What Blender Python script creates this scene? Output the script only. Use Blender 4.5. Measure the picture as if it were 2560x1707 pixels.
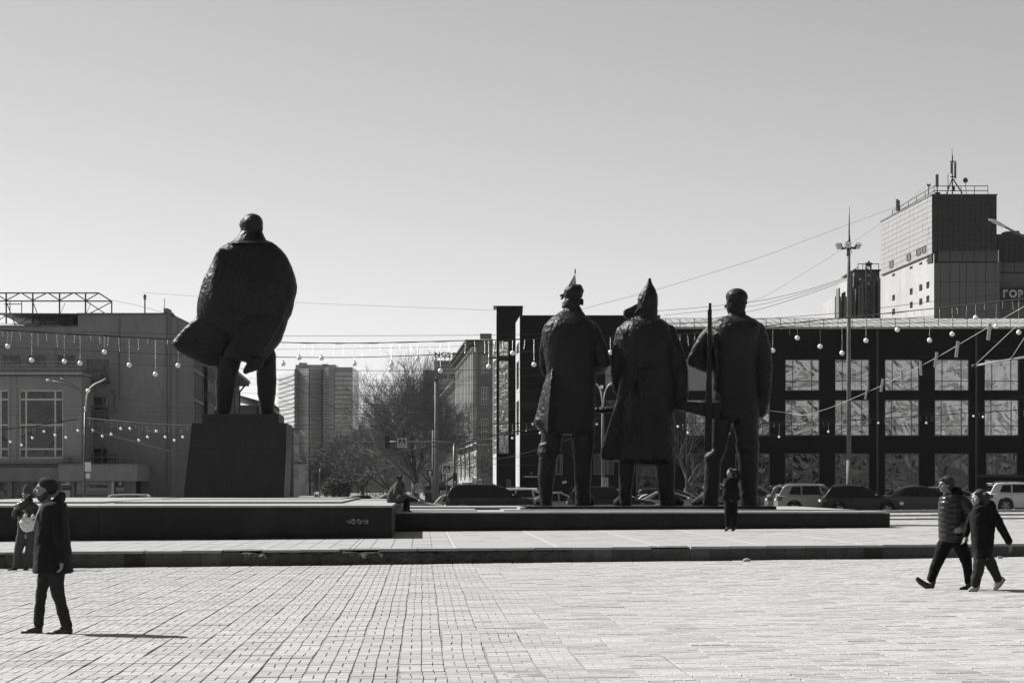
import bpy, math, random
from mathutils import Vector, Matrix, noise
random.seed(7)
rnd = random.uniform
sc = bpy.context.scene
for o in list(bpy.data.objects): bpy.data.objects.remove(o)
# ------------------------------------------------------------------ camera, sky, sun, exposure
F = 5400.0          # focal length in pixels of a 2560 px wide picture
HOR = 1210.0        # row of the horizon
EYE = 1.75
cam_d = bpy.data.cameras.new('camera'); cam = bpy.data.objects.new('camera', cam_d)
sc.collection.objects.link(cam); sc.camera = cam
cam.location = (0, 0, EYE); cam.rotation_euler = (math.pi/2, 0, 0)
cam_d.sensor_width = 36; cam_d.lens = 36*F/2560; cam_d.shift_y = (HOR-853.5)/2560
cam_d.clip_start = 0.5; cam_d.clip_end = 6000
SUN_EL = math.radians(42); TRAV = Vector((0.87, -0.49, 0)).normalized()
w = bpy.data.worlds.new('World'); sc.world = w; w.use_nodes = True
nt = w.node_tree; nt.nodes.clear()
sky = nt.nodes.new('ShaderNodeTexSky'); sky.sky_type = 'NISHITA'; sky.sun_disc = False
sky.sun_elevation = SUN_EL
sky.sun_rotation = math.atan2(-TRAV.x, -TRAV.y)
sky.air_density = 1.0; sky.dust_density = 0.35; sky.altitude = 300; sky.ozone_density = 1.0
bw = nt.nodes.new('ShaderNodeRGBToBW'); bg = nt.nodes.new('ShaderNodeBackground'); wo = nt.nodes.new('ShaderNodeOutputWorld')
bg.inputs['Strength'].default_value = 0.055
nt.links.new(sky.outputs[0], bw.inputs[0]); nt.links.new(bw.outputs[0], bg.inputs[0]); nt.links.new(bg.outputs[0], wo.inputs[0])
sl = bpy.data.lights.new('sun', 'SUN'); sl.energy = 5.0; sl.angle = math.radians(0.53); sl.color = (1.0, 0.985, 0.97)
so = bpy.data.objects.new('sun', sl); sc.collection.objects.link(so)
so.location = (-40, 60, 60)
tv = Vector((TRAV.x*math.cos(SUN_EL), TRAV.y*math.cos(SUN_EL), -math.sin(SUN_EL)))
so.rotation_euler = tv.to_track_quat('-Z', 'Y').to_euler()
sc.view_settings.view_transform = 'Standard'; sc.view_settings.look = 'None'
sc.view_settings.exposure = 1.15; sc.view_settings.gamma = 1; sc.view_settings.use_curve_mapping = False
sc.render.engine = 'CYCLES'

# ------------------------------------------------------------------ helpers
def P(px, py, d): return Vector(((px-1280)*d/F, d, EYE-(py-HOR)*d/F))
def X(px, d): return (px-1280)*d/F
def Z(py, d): return EYE-(py-HOR)*d/F
def z_low(x, y=25): return 0.010*(x+5.4)
def und(x, y): return 0.018*noise.noise(Vector((x*0.35, y*0.22, 0)))
def z_up(x): return 0.375+0.007*x
def z_road(x): return 0.02+0.0135*max(-90, min(90, x))

class MB:
    def __init__(s): s.v = []; s.f = []; s.m = []
    def add(s, vs, fs, mi=0):
        b = len(s.v); s.v += [Vector(v) for v in vs]; s.f += [tuple(i+b for i in f) for f in fs]; s.m += [mi]*len(fs); return s
    def box(s, x0, x1, y0, y1, z0, z1, mi=0):
        if x1 < x0: x0, x1 = x1, x0
        if y1 < y0: y0, y1 = y1, y0
        if z1 < z0: z0, z1 = z1, z0
        return s.add([(x0,y0,z0),(x1,y0,z0),(x1,y1,z0),(x0,y1,z0),(x0,y0,z1),(x1,y0,z1),(x1,y1,z1),(x0,y1,z1)],
              [(0,3,2,1),(4,5,6,7),(0,1,5,4),(1,2,6,5),(2,3,7,6),(3,0,4,7)], mi)
    def obox(s, o, u, n, a0, a1, b0, b1, z0, z1, mi=0):
        # box in a frame: a along u, b along n (outward), z up
        o = Vector(o); u = Vector(u); n = Vector(n); k = Vector((0,0,1)); r = []
        for z in (z0, z1):
            for a, b in ((a0,b0),(a1,b0),(a1,b1),(a0,b1)): r.append(o+u*a+n*b+k*z)
        fs = [(0,3,2,1),(4,5,6,7),(0,1,5,4),(1,2,6,5),(2,3,7,6),(3,0,4,7)]
        if u.cross(n).z < 0: fs = [tuple(reversed(f)) for f in fs]
        if (a1 < a0) != (b1 < b0): fs = [tuple(reversed(f)) for f in fs]
        return s.add(r, fs, mi)
    def quad(s, a, b, c, d, mi=0): return s.add([a,b,c,d], [(0,1,2,3)], mi)
    def loft(s, rings, mi=0, cap=True):
        n = len(rings[0]); b = len(s.v)
        for r in rings: s.v += [Vector(p) for p in r]
        for i in range(len(rings)-1):
            for j in range(n):
                k = (j+1) % n
                s.f.append((b+i*n+j, b+i*n+k, b+(i+1)*n+k, b+(i+1)*n+j)); s.m.append(mi)
        if cap:
            s.f.append(tuple(b+j for j in reversed(range(n)))); s.m.append(mi)
            s.f.append(tuple(b+(len(rings)-1)*n+j for j in range(n))); s.m.append(mi)
        return s
    def tube(s, pts, r, n=8, mi=0, rnd_=False, k=1.0, kdir=(0,1,0)):
        pts = [Vector(p) for p in pts]
        if not isinstance(r, (list, tuple)): r = [r]*len(pts)
        r = list(r)
        if rnd_:
            d0 = (pts[0]-pts[1]).normalized(); d1 = (pts[-1]-pts[-2]).normalized()
            pre = [(pts[0]+d0*r[0]*c, r[0]*q) for c, q in ((0.92,0.3),(0.6,0.8))]
            post = [(pts[-1]+d1*r[-1]*c, r[-1]*q) for c, q in ((0.6,0.8),(0.92,0.3))]
            pts = [p for p, _ in pre]+pts+[p for p, _ in post]; r = [q for _, q in pre]+r+[q for _, q in post]
        rings = []; t = (pts[1]-pts[0]).normalized()
        a = Vector(kdir); a = (a-t*a.dot(t))
        if a.length < 0.05: a = t.orthogonal()
        a.normalize()
        for i, p in enumerate(pts):
            if i == 0: t = pts[1]-pts[0]
            elif i == len(pts)-1: t = pts[-1]-pts[-2]
            else: t = (pts[i+1]-pts[i]).normalized()+(pts[i]-pts[i-1]).normalized()
            if t.length < 1e-6: t = pts[i]-pts[i-1]
            t.normalize(); a = a-t*a.dot(t)
            if a.length < 1e-4: a = t.orthogonal()
            a.normalize(); c = t.cross(a)
            rings.append([p+(a*math.cos(2*math.pi*j/n)*k+c*math.sin(2*math.pi*j/n))*r[i] for j in range(n)])
        return s.loft(rings, mi)
    def ell(s, c, rx, ry, rz, nu=16, nv=9, rot=None, mi=0):
        c = Vector(c); rings = []
        for i in range(1, nv):
            ph = math.pi*i/nv; q = []
            for j in range(nu):
                th = 2*math.pi*j/nu; v = Vector((rx*math.sin(ph)*math.cos(th), ry*math.sin(ph)*math.sin(th), -rz*math.cos(ph)))
                if rot is not None: v = rot @ v
                q.append(c+v)
            rings.append(q)
        top = Vector((0,0,rz)); bot = Vector((0,0,-rz))
        if rot is not None: top = rot @ top; bot = rot @ bot
        b = len(s.v); s.loft(rings, mi, cap=False); n = nu; L = len(rings)
        s.v += [c+bot, c+top]; ib = len(s.v)-2; it = ib+1
        for j in range(n):
            s.f.append((b+(j+1)%n, b+j, ib)); s.m.append(mi)
            s.f.append((b+(L-1)*n+j, b+(L-1)*n+(j+1)%n, it)); s.m.append(mi)
        return s
    def disc(s, c, ax, r, th, n=16, mi=0):
        c = Vector(c); ax = Vector(ax).normalized()
        return s.tube([c-ax*th/2, c+ax*th/2], r, n, mi)
    def poly(s, pts, depth, mi=0):
        # extrude a planar polygon (list of points) by a vector
        n = len(pts); pts = [Vector(p) for p in pts]; dv = Vector(depth); b = len(s.v)
        s.v += pts+[p+dv for p in pts]
        s.f.append(tuple(b+i for i in range(n))); s.m.append(mi)
        s.f.append(tuple(b+n+i for i in reversed(range(n)))); s.m.append(mi)
        for i in range(n):
            j = (i+1) % n; s.f.append((b+j, b+i, b+n+i, b+n+j)); s.m.append(mi)
        return s
    def mesh(s, name, mats, off=Vector((0,0,0)), smooth=False):
        me = bpy.data.meshes.new(name)
        me.from_pydata([tuple(v-off) for v in s.v], [], s.f)
        if not isinstance(mats, (list, tuple)): mats = [mats]
        for m in mats: me.materials.append(m)
        if len(mats) > 1: me.polygons.foreach_set('material_index', s.m)
        if smooth: me.polygons.foreach_set('use_smooth', [True]*len(me.polygons))
        me.update(); return me
    def build(s, name, mats, parent=None, smooth=False, loc=None, fix=False):
        off = Vector(loc) if loc is not None else Vector((0,0,0))
        if parent is not None: off = wloc(parent)
        me = s.mesh(name, mats, off, smooth)
        if fix: recalc(me)
        o = bpy.data.objects.new(name, me); sc.collection.objects.link(o)
        if parent is not None: o.parent = parent
        elif loc is not None: o.location = off
        return o

def recalc(me):
    import bmesh
    b = bmesh.new(); b.from_mesh(me); bmesh.ops.recalc_face_normals(b, faces=b.faces); b.to_mesh(me); b.free()
def wloc(o):
    v = Vector((0,0,0))
    while o is not None: v += o.location; o = o.parent
    return v
def tag(o, label, cat, group=None, kind=None):
    if label: o['label'] = label
    if cat: o['category'] = cat
    if group: o['group'] = group
    if kind: o['kind'] = kind
    return o
def thing(name, label, cat, loc=(0,0,0), group=None):
    o = bpy.data.objects.new(name, None); sc.collection.objects.link(o); o.location = loc
    o.empty_display_size = 0.3
    return tag(o, label, cat, group)
def inst(name, me, parent, loc, rot=None):
    o = bpy.data.objects.new(name, me); sc.collection.objects.link(o); o.parent = parent
    o.location = Vector(loc)-(wloc(parent) if parent else Vector((0,0,0)))
    if rot: o.rotation_euler = rot
    return o
def copy_tree(o, parent=None):
    c = o.copy(); sc.collection.objects.link(c); c.parent = parent
    for ch in [q for q in bpy.data.objects if q.parent == o]: copy_tree(ch, c)
    return c
_tex = {}
def clouds(size, depth=3):
    k = (size, depth)
    if k not in _tex:
        t = bpy.data.textures.new('hammer', 'CLOUDS'); t.noise_scale = size; t.noise_depth = depth; _tex[k] = t
    return _tex[k]
def fuse(mb, voxel, name, mats, parent, it=3, disp=None, fac=0.5):
    o = mb.build(name, mats, parent, fix=False)
    m = o.modifiers.new('r', 'REMESH'); m.mode = 'VOXEL'; m.voxel_size = voxel; m.use_smooth_shade = True
    if it: s = o.modifiers.new('s', 'SMOOTH'); s.iterations = it; s.factor = fac
    for d in (disp or []):
        q = o.modifiers.new('d', 'DISPLACE'); q.texture = clouds(d[0]); q.strength = d[1]; q.mid_level = 0.5; q.texture_coords = 'LOCAL'
    dg = bpy.context.evaluated_depsgraph_get(); dg.update()
    me = bpy.data.meshes.new_from_object(o.evaluated_get(dg)); old = o.data
    o.modifiers.clear(); o.data = me; bpy.data.meshes.remove(old)
    me.polygons.foreach_set('use_smooth', [True]*len(me.polygons))
    return o
def text_mesh(txt, size, mat, name='lettering', extrude=0.01, bold=0.0):
    c = bpy.data.curves.new(name, 'FONT'); c.body = txt; c.size = size; c.extrude = extrude; c.offset = bold
    c.align_x = 'CENTER'; c.align_y = 'CENTER'; c.resolution_u = 2
    o = bpy.data.objects.new(name, c); sc.collection.objects.link(o)
    dg = bpy.context.evaluated_depsgraph_get(); dg.update()
    me = bpy.data.meshes.new_from_object(o.evaluated_get(dg)); bpy.data.objects.remove(o); bpy.data.curves.remove(c)
    me.materials.clear(); me.materials.append(mat); return me
def text(txt, size, mat, parent, loc, width=None, extrude=0.01, bold=0.0, rz=0):
    me = text_mesh(txt, size, mat, 'lettering', extrude, bold)
    o = inst('lettering', me, parent, loc, (math.pi/2, 0, rz))
    if width:
        xs = [v.co.x for v in me.vertices]; wd = max(xs)-min(xs); k = width/wd
        for v in me.vertices: v.co.x *= k
    return o

# ------------------------------------------------------------------ materials (grey, as the photograph)
def mat(name, v, rough=0.7, var=0.15, scale=3.0, bump=0.0, bscale=20.0, metal=0.0, spec=0.4, stretch=None, spots=0.0, coat=0.0):
    m = bpy.data.materials.new(name); m.use_nodes = True; t = m.node_tree; b = t.nodes['Principled BSDF']
    b.inputs['Roughness'].default_value = rough; b.inputs['Metallic'].default_value = metal
    b.inputs['Specular IOR Level'].default_value = spec
    if coat: b.inputs['Coat Weight'].default_value = coat
    tc = t.nodes.new('ShaderNodeNewGeometry'); src = tc.outputs['Position']
    if stretch:
        mp = t.nodes.new('ShaderNodeVectorMath'); mp.operation = 'MULTIPLY'; mp.inputs[1].default_value = stretch
        t.links.new(src, mp.inputs[0]); src = mp.outputs[0]
    if var:
        n = t.nodes.new('ShaderNodeTexNoise'); n.inputs['Scale'].default_value = scale; n.inputs['Detail'].default_value = 8; n.inputs['Roughness'].default_value = 0.65
        t.links.new(src, n.inputs['Vector'])
        r = t.nodes.new('ShaderNodeValToRGB'); e = r.color_ramp.elements
        lo = v*(1-var); hi = v*(1+var)
        e[0].position = 0.3; e[0].color = (lo,lo,lo,1); e[1].position = 0.7; e[1].color = (hi,hi,hi,1)
        t.links.new(n.outputs[0], r.inputs[0]); col = r.outputs[0]
        if spots:
            n2 = t.nodes.new('ShaderNodeTexNoise'); n2.inputs['Scale'].default_value = scale*9; n2.inputs['Detail'].default_value = 4
            t.links.new(src, n2.inputs['Vector'])
            r2 = t.nodes.new('ShaderNodeValToRGB'); e2 = r2.color_ramp.elements
            e2[0].position = 0.35; e2[0].color = (1-spots,)*3+(1,); e2[1].position = 0.6; e2[1].color = (1,1,1,1)
            mx = t.nodes.new('ShaderNodeMix'); mx.data_type = 'RGBA'; mx.blend_type = 'MULTIPLY'; mx.inputs[0].default_value = 1
            t.links.new(n2.outputs[0], r2.inputs[0]); t.links.new(col, mx.inputs[6]); t.links.new(r2.outputs[0], mx.inputs[7]); col = mx.outputs[2]
        t.links.new(col, b.inputs['Base Color'])
    else: b.inputs['Base Color'].default_value = (v,v,v,1)
    if bump:
        n = t.nodes.new('ShaderNodeTexNoise'); n.inputs['Scale'].default_value = bscale; n.inputs['Detail'].default_value = 5
        t.links.new(src, n.inputs['Vector'])
        bp = t.nodes.new('ShaderNodeBump'); bp.inputs['Strength'].default_value = 1.0; bp.inputs['Distance'].default_value = bump
        t.links.new(n.outputs[0], bp.inputs['Height']); t.links.new(bp.outputs[0], b.inputs['Normal'])
    return m
def wavy_glass(name, refl, wave, scale, base=0.02):
    m = bpy.data.materials.new(name); m.use_nodes = True; t = m.node_tree; b = t.nodes['Principled BSDF']
    b.inputs['Base Color'].default_value = (refl,refl,refl,1); b.inputs['Metallic'].default_value = 1.0; b.inputs['Roughness'].default_value = 0.02
    g = t.nodes.new('ShaderNodeNewGeometry')
    n = t.nodes.new('ShaderNodeTexNoise'); n.inputs['Scale'].default_value = scale; n.inputs['Detail'].default_value = 2.0; n.inputs['Roughness'].default_value = 0.35; n.inputs['Distortion'].default_value = 1.6
    t.links.new(g.outputs['Position'], n.inputs['Vector'])
    bp = t.nodes.new('ShaderNodeBump'); bp.inputs['Strength'].default_value = 1; bp.inputs['Distance'].default_value = wave
    t.links.new(n.outputs[0], bp.inputs['Height']); t.links.new(bp.outputs[0], b.inputs['Normal'])
    return m
M = {}
M['paver'] = mat('paving_concrete', 0.285, 0.85, 0.12, 1.3, 0.002, 90, spots=0.12, spec=0.2, stretch=(0.35, 2.2, 1))
M['paver_b'] = mat('paving_concrete_darker', 0.262, 0.85, 0.14, 1.1, 0.002, 90, spots=0.16, spec=0.2, stretch=(0.35, 2.2, 1))
M['paver_c'] = mat('paving_concrete_paler', 0.305, 0.85, 0.10, 1.6, 0.002, 90, spots=0.10, spec=0.2, stretch=(0.35, 2.2, 1))
M['paverbed'] = mat('joint_sand', 0.15, 0.95, 0.3, 3)
M['slab'] = mat('plaza_slab', 0.24, 0.8, 0.10, 1.2, 0.002, 60, spots=0.08, spec=0.25, stretch=(0.5, 1.6, 1))
M['slabstrip'] = mat('pale_strip', 0.268, 0.8, 0.06, 2)
M['asphalt'] = mat('asphalt', 0.12, 0.9, 0.2, 0.7, 0.004, 60)
M['ground'] = mat('far_ground', 0.16, 0.95, 0.3, 0.05)
M['kerb'] = mat('kerb_stone', 0.25, 0.8, 0.2, 3)
M['granite'] = mat('dark_granite', 0.012, 0.28, 0.6, 2.2, 0.003, 30, spec=0.25, stretch=(1.6,1.6,0.35), spots=0.3)  # vertical streaks in the colour stand in for reflections on the polish
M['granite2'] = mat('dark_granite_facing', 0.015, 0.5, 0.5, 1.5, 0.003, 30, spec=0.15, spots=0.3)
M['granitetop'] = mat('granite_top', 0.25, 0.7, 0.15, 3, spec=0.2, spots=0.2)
M['roughstone'] = mat('broken_concrete', 0.055, 0.95, 0.6, 5, 0.02, 14, spots=0.5)
M['riser'] = mat('riser_stone', 0.05, 0.8, 0.35, 4, 0.003, 40, spots=0.35)
M['riser_b'] = mat('riser_stone_light', 0.075, 0.8, 0.3, 5, 0.003, 40, spots=0.3)
M['riser_c'] = mat('riser_stone_dark', 0.02, 0.85, 0.4, 5, 0.004, 30, spots=0.4)
M['bronze'] = mat('cast_bronze', 0.014, 0.40, 0.35, 1.2, 0.05, 8, spec=0.11, spots=0.3)
M['wood_gun'] = M['bronze']
def pal(name, v, **k):
    if name.startswith(('cloth','facade','hair','shirt')): k.setdefault('spec', 0.12)
    M[name] = mat(name, v, **k); return M[name]
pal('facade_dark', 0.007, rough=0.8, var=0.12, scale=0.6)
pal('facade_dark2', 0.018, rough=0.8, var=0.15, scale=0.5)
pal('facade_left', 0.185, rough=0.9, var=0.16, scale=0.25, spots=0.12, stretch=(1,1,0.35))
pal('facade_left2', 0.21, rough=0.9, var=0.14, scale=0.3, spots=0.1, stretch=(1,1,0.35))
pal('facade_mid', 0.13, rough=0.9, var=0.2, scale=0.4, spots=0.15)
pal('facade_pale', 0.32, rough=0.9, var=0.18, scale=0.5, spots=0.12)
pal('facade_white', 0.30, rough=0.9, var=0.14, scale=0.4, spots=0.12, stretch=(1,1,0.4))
pal('clad_light', 0.22, rough=0.5, var=0.06, scale=0.5)
pal('clad_dark', 0.015, rough=0.6, var=0.10, scale=0.5)
pal('clad_mid', 0.085, rough=0.7, var=0.08, scale=0.5)
pal('band_glass', 0.04, rough=0.3, var=0.1, scale=0.5)
pal('frame_white', 0.42, rough=0.6, var=0.08, scale=4)
pal('frame_grey', 0.13, rough=0.6, var=0.08, scale=4)
pal('win_dark', 0.02, rough=0.12, var=0.5, scale=0.9, spec=0.8)
pal('metal_dark', 0.03, rough=0.5, var=0.1, scale=4)
pal('metal_mid', 0.09, rough=0.5, var=0.12, scale=4)
pal('metal_light', 0.45, rough=0.45, var=0.1, scale=4)
pal('roof_metal', 0.26, rough=0.5, var=0.18, scale=0.6, stretch=(2,0.4,1))
pal('concrete_pole', 0.13, rough=0.9, var=0.2, scale=3, spots=0.2)
pal('cable', 0.012, rough=0.8, var=0)
pal('bulb', 0.85, rough=0.3, var=0)
pal('globe', 0.8, rough=0.25, var=0.03, scale=20)
pal('bark', 0.06, rough=0.95, var=0.4, scale=4, bump=0.01, bscale=30)
pal('twig', 0.12, rough=0.95, var=0.35, scale=2)
pal('leaf_dark', 0.05, rough=0.9, var=0.4, scale=2)
pal('tower_glass', 0.21, rough=0.25, var=0.12, scale=0.06)
pal('tower_dark', 0.13, rough=0.3, var=0.12, scale=0.06)
pal('tower_light', 0.34, rough=0.4, var=0.1, scale=0.06)
pal('sign_white', 0.45, rough=0.5, var=0.03, scale=5)
pal('sign_blue', 0.05, rough=0.5, var=0.05, scale=5)
pal('sign_mid', 0.24, rough=0.5, var=0.08, scale=3)
pal('black', 0.008, rough=0.6, var=0)
pal('tyre', 0.015, rough=0.9, var=0.1, scale=10)
pal('rim', 0.25, rough=0.35, var=0.1, scale=10, metal=0.6)
pal('lamp_glass', 0.6, rough=0.2, var=0.1, scale=15)
pal('tail_glass', 0.06, rough=0.2, var=0.1, scale=10)
pal('carglass', 0.004, rough=0.05, var=0, spec=0.35)
pal('paint_black', 0.006, rough=0.25, var=0, coat=0.15, spec=0.25)
pal('paint_dark', 0.02, rough=0.25, var=0, coat=0.25, spec=0.3)
pal('paint_grey', 0.12, rough=0.28, var=0, coat=0.6)
pal('paint_silver', 0.2, rough=0.28, var=0, coat=0.6)
pal('paint_white', 0.45, rough=0.25, var=0, coat=0.6)
pal('skin', 0.16, rough=0.6, var=0.12, scale=30)
pal('hair', 0.018, rough=0.7, var=0.3, scale=60)
pal('hair_mid', 0.03, rough=0.7, var=0.4, scale=60)
pal('cloth_black', 0.006, rough=0.9, var=0.3, scale=8, bump=0.004, bscale=18)
pal('cloth_dark', 0.012, rough=0.92, var=0.25, scale=8, bump=0.006, bscale=14)
pal('cloth_grey', 0.022, rough=0.95, var=0.2, scale=9, bump=0.006, bscale=14)
pal('cloth_mid', 0.05, rough=0.95, var=0.2, scale=9, bump=0.004, bscale=30)
pal('nylon', 0.012, rough=0.32, var=0.1, scale=8, bump=0.006, bscale=16, spec=0.35)
pal('shirt', 0.16, rough=0.9, var=0.5, scale=25)
pal('plastic_bag', 0.5, rough=0.35, var=0.12, scale=18, bump=0.015, bscale=22)
pal('shoe_black', 0.012, rough=0.5, var=0)
pal('shoe_grey', 0.25, rough=0.8, var=0.3, scale=25)
M['glass_wave'] = wavy_glass('mirrored_window_glass', 0.36, 0.055, 0.62)
M['glass_wave2'] = wavy_glass('mirrored_window_glass_dim', 0.09, 0.05, 0.6)
M['glass_dark'] = wavy_glass('dim_window_glass', 0.05, 0.05, 0.5)
M['glass_bay'] = wavy_glass('stair_glass', 0.55, 0.02, 1.5)
# ------------------------------------------------------------------ ground
EX = Vector((1, 0.0417, 0)).normalized(); EY = Vector((-0.0417, 1, 0)).normalized()
def W(u, v, z=0): return Vector((EX.x*u+EY.x*v, EX.y*u+EY.y*v, z))
g = MB(); g.quad((-3000,-600,-1.6),(3000,-600,-1.6),(3000,5500,-1.6),(-3000,5500,-1.6))
tag(g.build('ground', M['ground']), None, None, kind='structure')
# sheet under the lower plaza (joint bed), follows the cross slope
g = MB()
def zl(u, v): p = W(u, v); return z_low(p.x)+und(p.x, p.y)
us = [-60+120*i/48 for i in range(49)]; vs_ = [-40+i*(86.4/40) for i in range(41)]
for i in range(48):
    for j in range(40):
        q = [(us[i],vs_[j]),(us[i+1],vs_[j]),(us[i+1],vs_[j+1]),(us[i],vs_[j+1])]
        g.quad(*[W(a, b, zl(a, b)-0.011) for a, b in q])
low = tag(g.build('lower_plaza', M['paverbed']), None, None, kind='structure')
# patterned paving slabs: each slab carries eight brick faces in basket weave
PT = 0.43
def slab_faces(mb, cx, cy, zf, flip, jx=0, jy=0, jz=0):
    h = PT/2; c = h; bw_ = 0.0024
    for a in (0, 1):
        for b in (0, 1):
            x0 = -h+a*c; y0 = -h+b*c
            hor = (a+b) % 2 == flip
            for k in (0, 1):
                if hor: r = (x0, x0+c, y0+k*c/2, y0+(k+1)*c/2)
                else: r = (x0+k*c/2, x0+(k+1)*c/2, y0, y0+c)
                gx0 = 0.0075 if abs(r[0]+h) < 1e-6 else bw_; gx1 = 0.0075 if abs(r[1]-h) < 1e-6 else bw_
                gy0 = 0.0032 if abs(r[2]+h) < 1e-6 else 0.0016; gy1 = 0.0032 if abs(r[3]-h) < 1e-6 else 0.0016
                X0 = r[0]+gx0+jx; X1 = r[1]-gx1+jx; Y0 = r[2]+gy0+jy; Y1 = r[3]-gy1+jy
                e = 0.004; pts = []
                dz = rnd(-0.0012, 0.0012)+jz
                for (x, y, ins, z) in ((X0,Y0,0,-0.02),(X1,Y0,0,-0.02),(X1,Y1,0,-0.02),(X0,Y1,0,-0.02)): pts.append((x, y, z))
                for (x, y) in ((X0+e,Y0+e),(X1-e,Y0+e),(X1-e,Y1-e),(X0+e,Y1-e)): pts.append((x, y, dz))
                pts2 = []
                for x, y, z in pts: pts2.append(zf(cx+x, cy+y, z))
                mb.add(pts2, [(4,5,6,7),(0,1,5,4),(1,2,6,5),(2,3,7,6),(3,0,4,7)])
def put(u, v, z):
    p = W(u, v); wob = 0.02*noise.noise(Vector((round(u/PT)*1.7, v*0.55, 3)))+0.03*noise.noise(Vector((u*0.15, v*0.25, 9)))
    return p+EX*wob+Vector((0,0,z_low(p.x)+und(p.x, p.y)+z))
variants = []
for i in range(6):
    b = MB(); slab_faces(b, 0, 0, lambda x, y, z: Vector((x, y, z)), i % 2); variants.append(b.mesh('paving_slab', M[('paver','paver_b','paver_c')[i//2]]))
stuff = MB(); cells = []
v0 = 12.0
nv = int((46.45-v0)/PT)
for j in range(nv):
    v = v0+(j+0.5)*PT; hw = v*0.245+7.0
    for i in range(int(-hw/PT)-1, int(hw/PT)+2):
        cells.append((v, i*PT, i, j))
vis = sorted([c for c in cells if c[0] > 17.0 and abs(c[1]) < c[0]*0.24+0.3], key=lambda c: c[0])[:300]
vset = set((c[2], c[3]) for c in vis)
for v, u, i, j in cells:
    jx, jy, jz = rnd(-0.004,0.004), rnd(-0.003,0.003), rnd(-0.003,0.003)
    if (i, j) in vset:
        me = variants[random.randrange(3)*2+(i+j) % 2]
        p = put(u, v, jz); sx = (put(u+0.2, v, 0)-put(u-0.2, v, 0)); sy = (put(u, v+0.2, 0)-put(u, v-0.2, 0))
        o = inst('paving_slab', me, low, p+EX*jx+EY*jy, (math.atan2(sy.z, 0.4), -math.atan2(sx.z, 0.4), math.atan2(EX.y, EX.x)))
    else:
        k0 = len(stuff.f); slab_faces(stuff, u, v, put, (i+j) % 2, jx, jy, jz); mi = random.choice((0,0,1,2))
        for q_ in range(k0, len(stuff.f)): stuff.m[q_] = mi
tag(stuff.build('paving_slabs', [M['paver'], M['paver_b'], M['paver_c']], low), 'patterned paving slabs further back', None, kind='stuff')

# upper plaza: bed, large slabs, pale strips
g = MB(); g.quad(*[W(a, b)+Vector((0,0,z_up(W(a, b).x)-0.014)) for a, b in ((-70,46.75),(70,46.75),(70,94),(-70,94))])
for u0 in (-70,):   # side faces of the terrace
    g.obox(W(0,0), EX, EY, -70, 70, 46.72, 46.9, -1.5, 0.0)
up = tag(g.build('upper_plaza', M['paverbed']), None, None, kind='structure')
SX, SY = 0.45, 0.9
vmesh = []
def slab_top(mb, x0, x1, y0, y1, f):
    e = 0.004
    pts = [f(x0,y0,-0.02),f(x1,y0,-0.02),f(x1,y1,-0.02),f(x0,y1,-0.02),f(x0+e,y0+e,0),f(x1-e,y0+e,0),f(x1-e,y1-e,0),f(x0+e,y1-e,0)]
    mb.add(pts, [(4,5,6,7),(0,1,5,4),(1,2,6,5),(2,3,7,6),(3,0,4,7)])
for i in range(3):
    b = MB(); slab_top(b, -SX/2+0.004, SX/2-0.004, -SY/2+0.004, SY/2-0.004, lambda x, y, z: Vector((x, y, z))); vmesh.append(b.mesh('plaza_slab', M['slab']))
st = MB(); strip = MB(); cells = []
for j in range(52):
    v = 47.15+SY*(j+0.5); off = (j % 2)*0.0
    if v > 93.5: break
    for i in range(-60, 70):
        u = i*SX
        if abs(u) > v*0.245+8: continue
        if i % 5 == 2:
            k = 0.06
            slab_top(strip, u-SX/2+0.01, u-SX/2+0.09, v-SY/2, v+SY/2, lambda x, y, z: W(x, y)+Vector((0,0,z_up(W(x,y).x)+z+0.001)))
            slab_top(st, u-SX/2+0.10, u+SX/2-0.004, v-SY/2+0.004, v+SY/2-0.004, lambda x, y, z: W(x, y)+Vector((0,0,z_up(W(x,y).x)+z)))
        else: cells.append((v, u))
cells.sort(key=lambda c: c[0]+(0 if abs(c[1]) < c[0]*0.237 else 100))
for n_, (v, u) in enumerate(cells):
    dz = rnd(-0.003, 0.003)
    if n_ < 290:
        p = W(u, v); inst('plaza_slab', vmesh[n_ % 3], up, (p.x, p.y, z_up(p.x)+dz), (0, -math.atan(0.007), math.atan2(EX.y, EX.x)))
    else: slab_top(st, u-SX/2+0.004, u+SX/2-0.004, v-SY/2+0.004, v+SY/2-0.004, lambda x, y, z: W(x, y)+Vector((0,0,z_up(W(x,y).x)+z+dz)))
tag(st.build('plaza_slabs', M['slab'], up), None, None, kind='stuff')
tag(strip.build('pale_strips', M['slabstrip'], up), None, None, kind='stuff')
# low ridges on the far right plaza (kerb-like steps seen beyond the podium)
for (v, u0, u1, hgt) in ((76.5, 12.6, 40, 0.04), (84.5, 12, 44, 0.05), (93.9, -60, 60, 0.10)):
    b = MB(); n_ = int((u1-u0)/1.0)
    for i in range(n_):
        b.obox(W(u0+i*1.0, v)+Vector((0,0,z_up(u0+i))), EX, EY, 0.01, 0.99, 0, 0.3, -0.2, hgt+rnd(-0.004,0.004))
    tag(b.build('kerb', M['kerb'], up), None, None)
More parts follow.
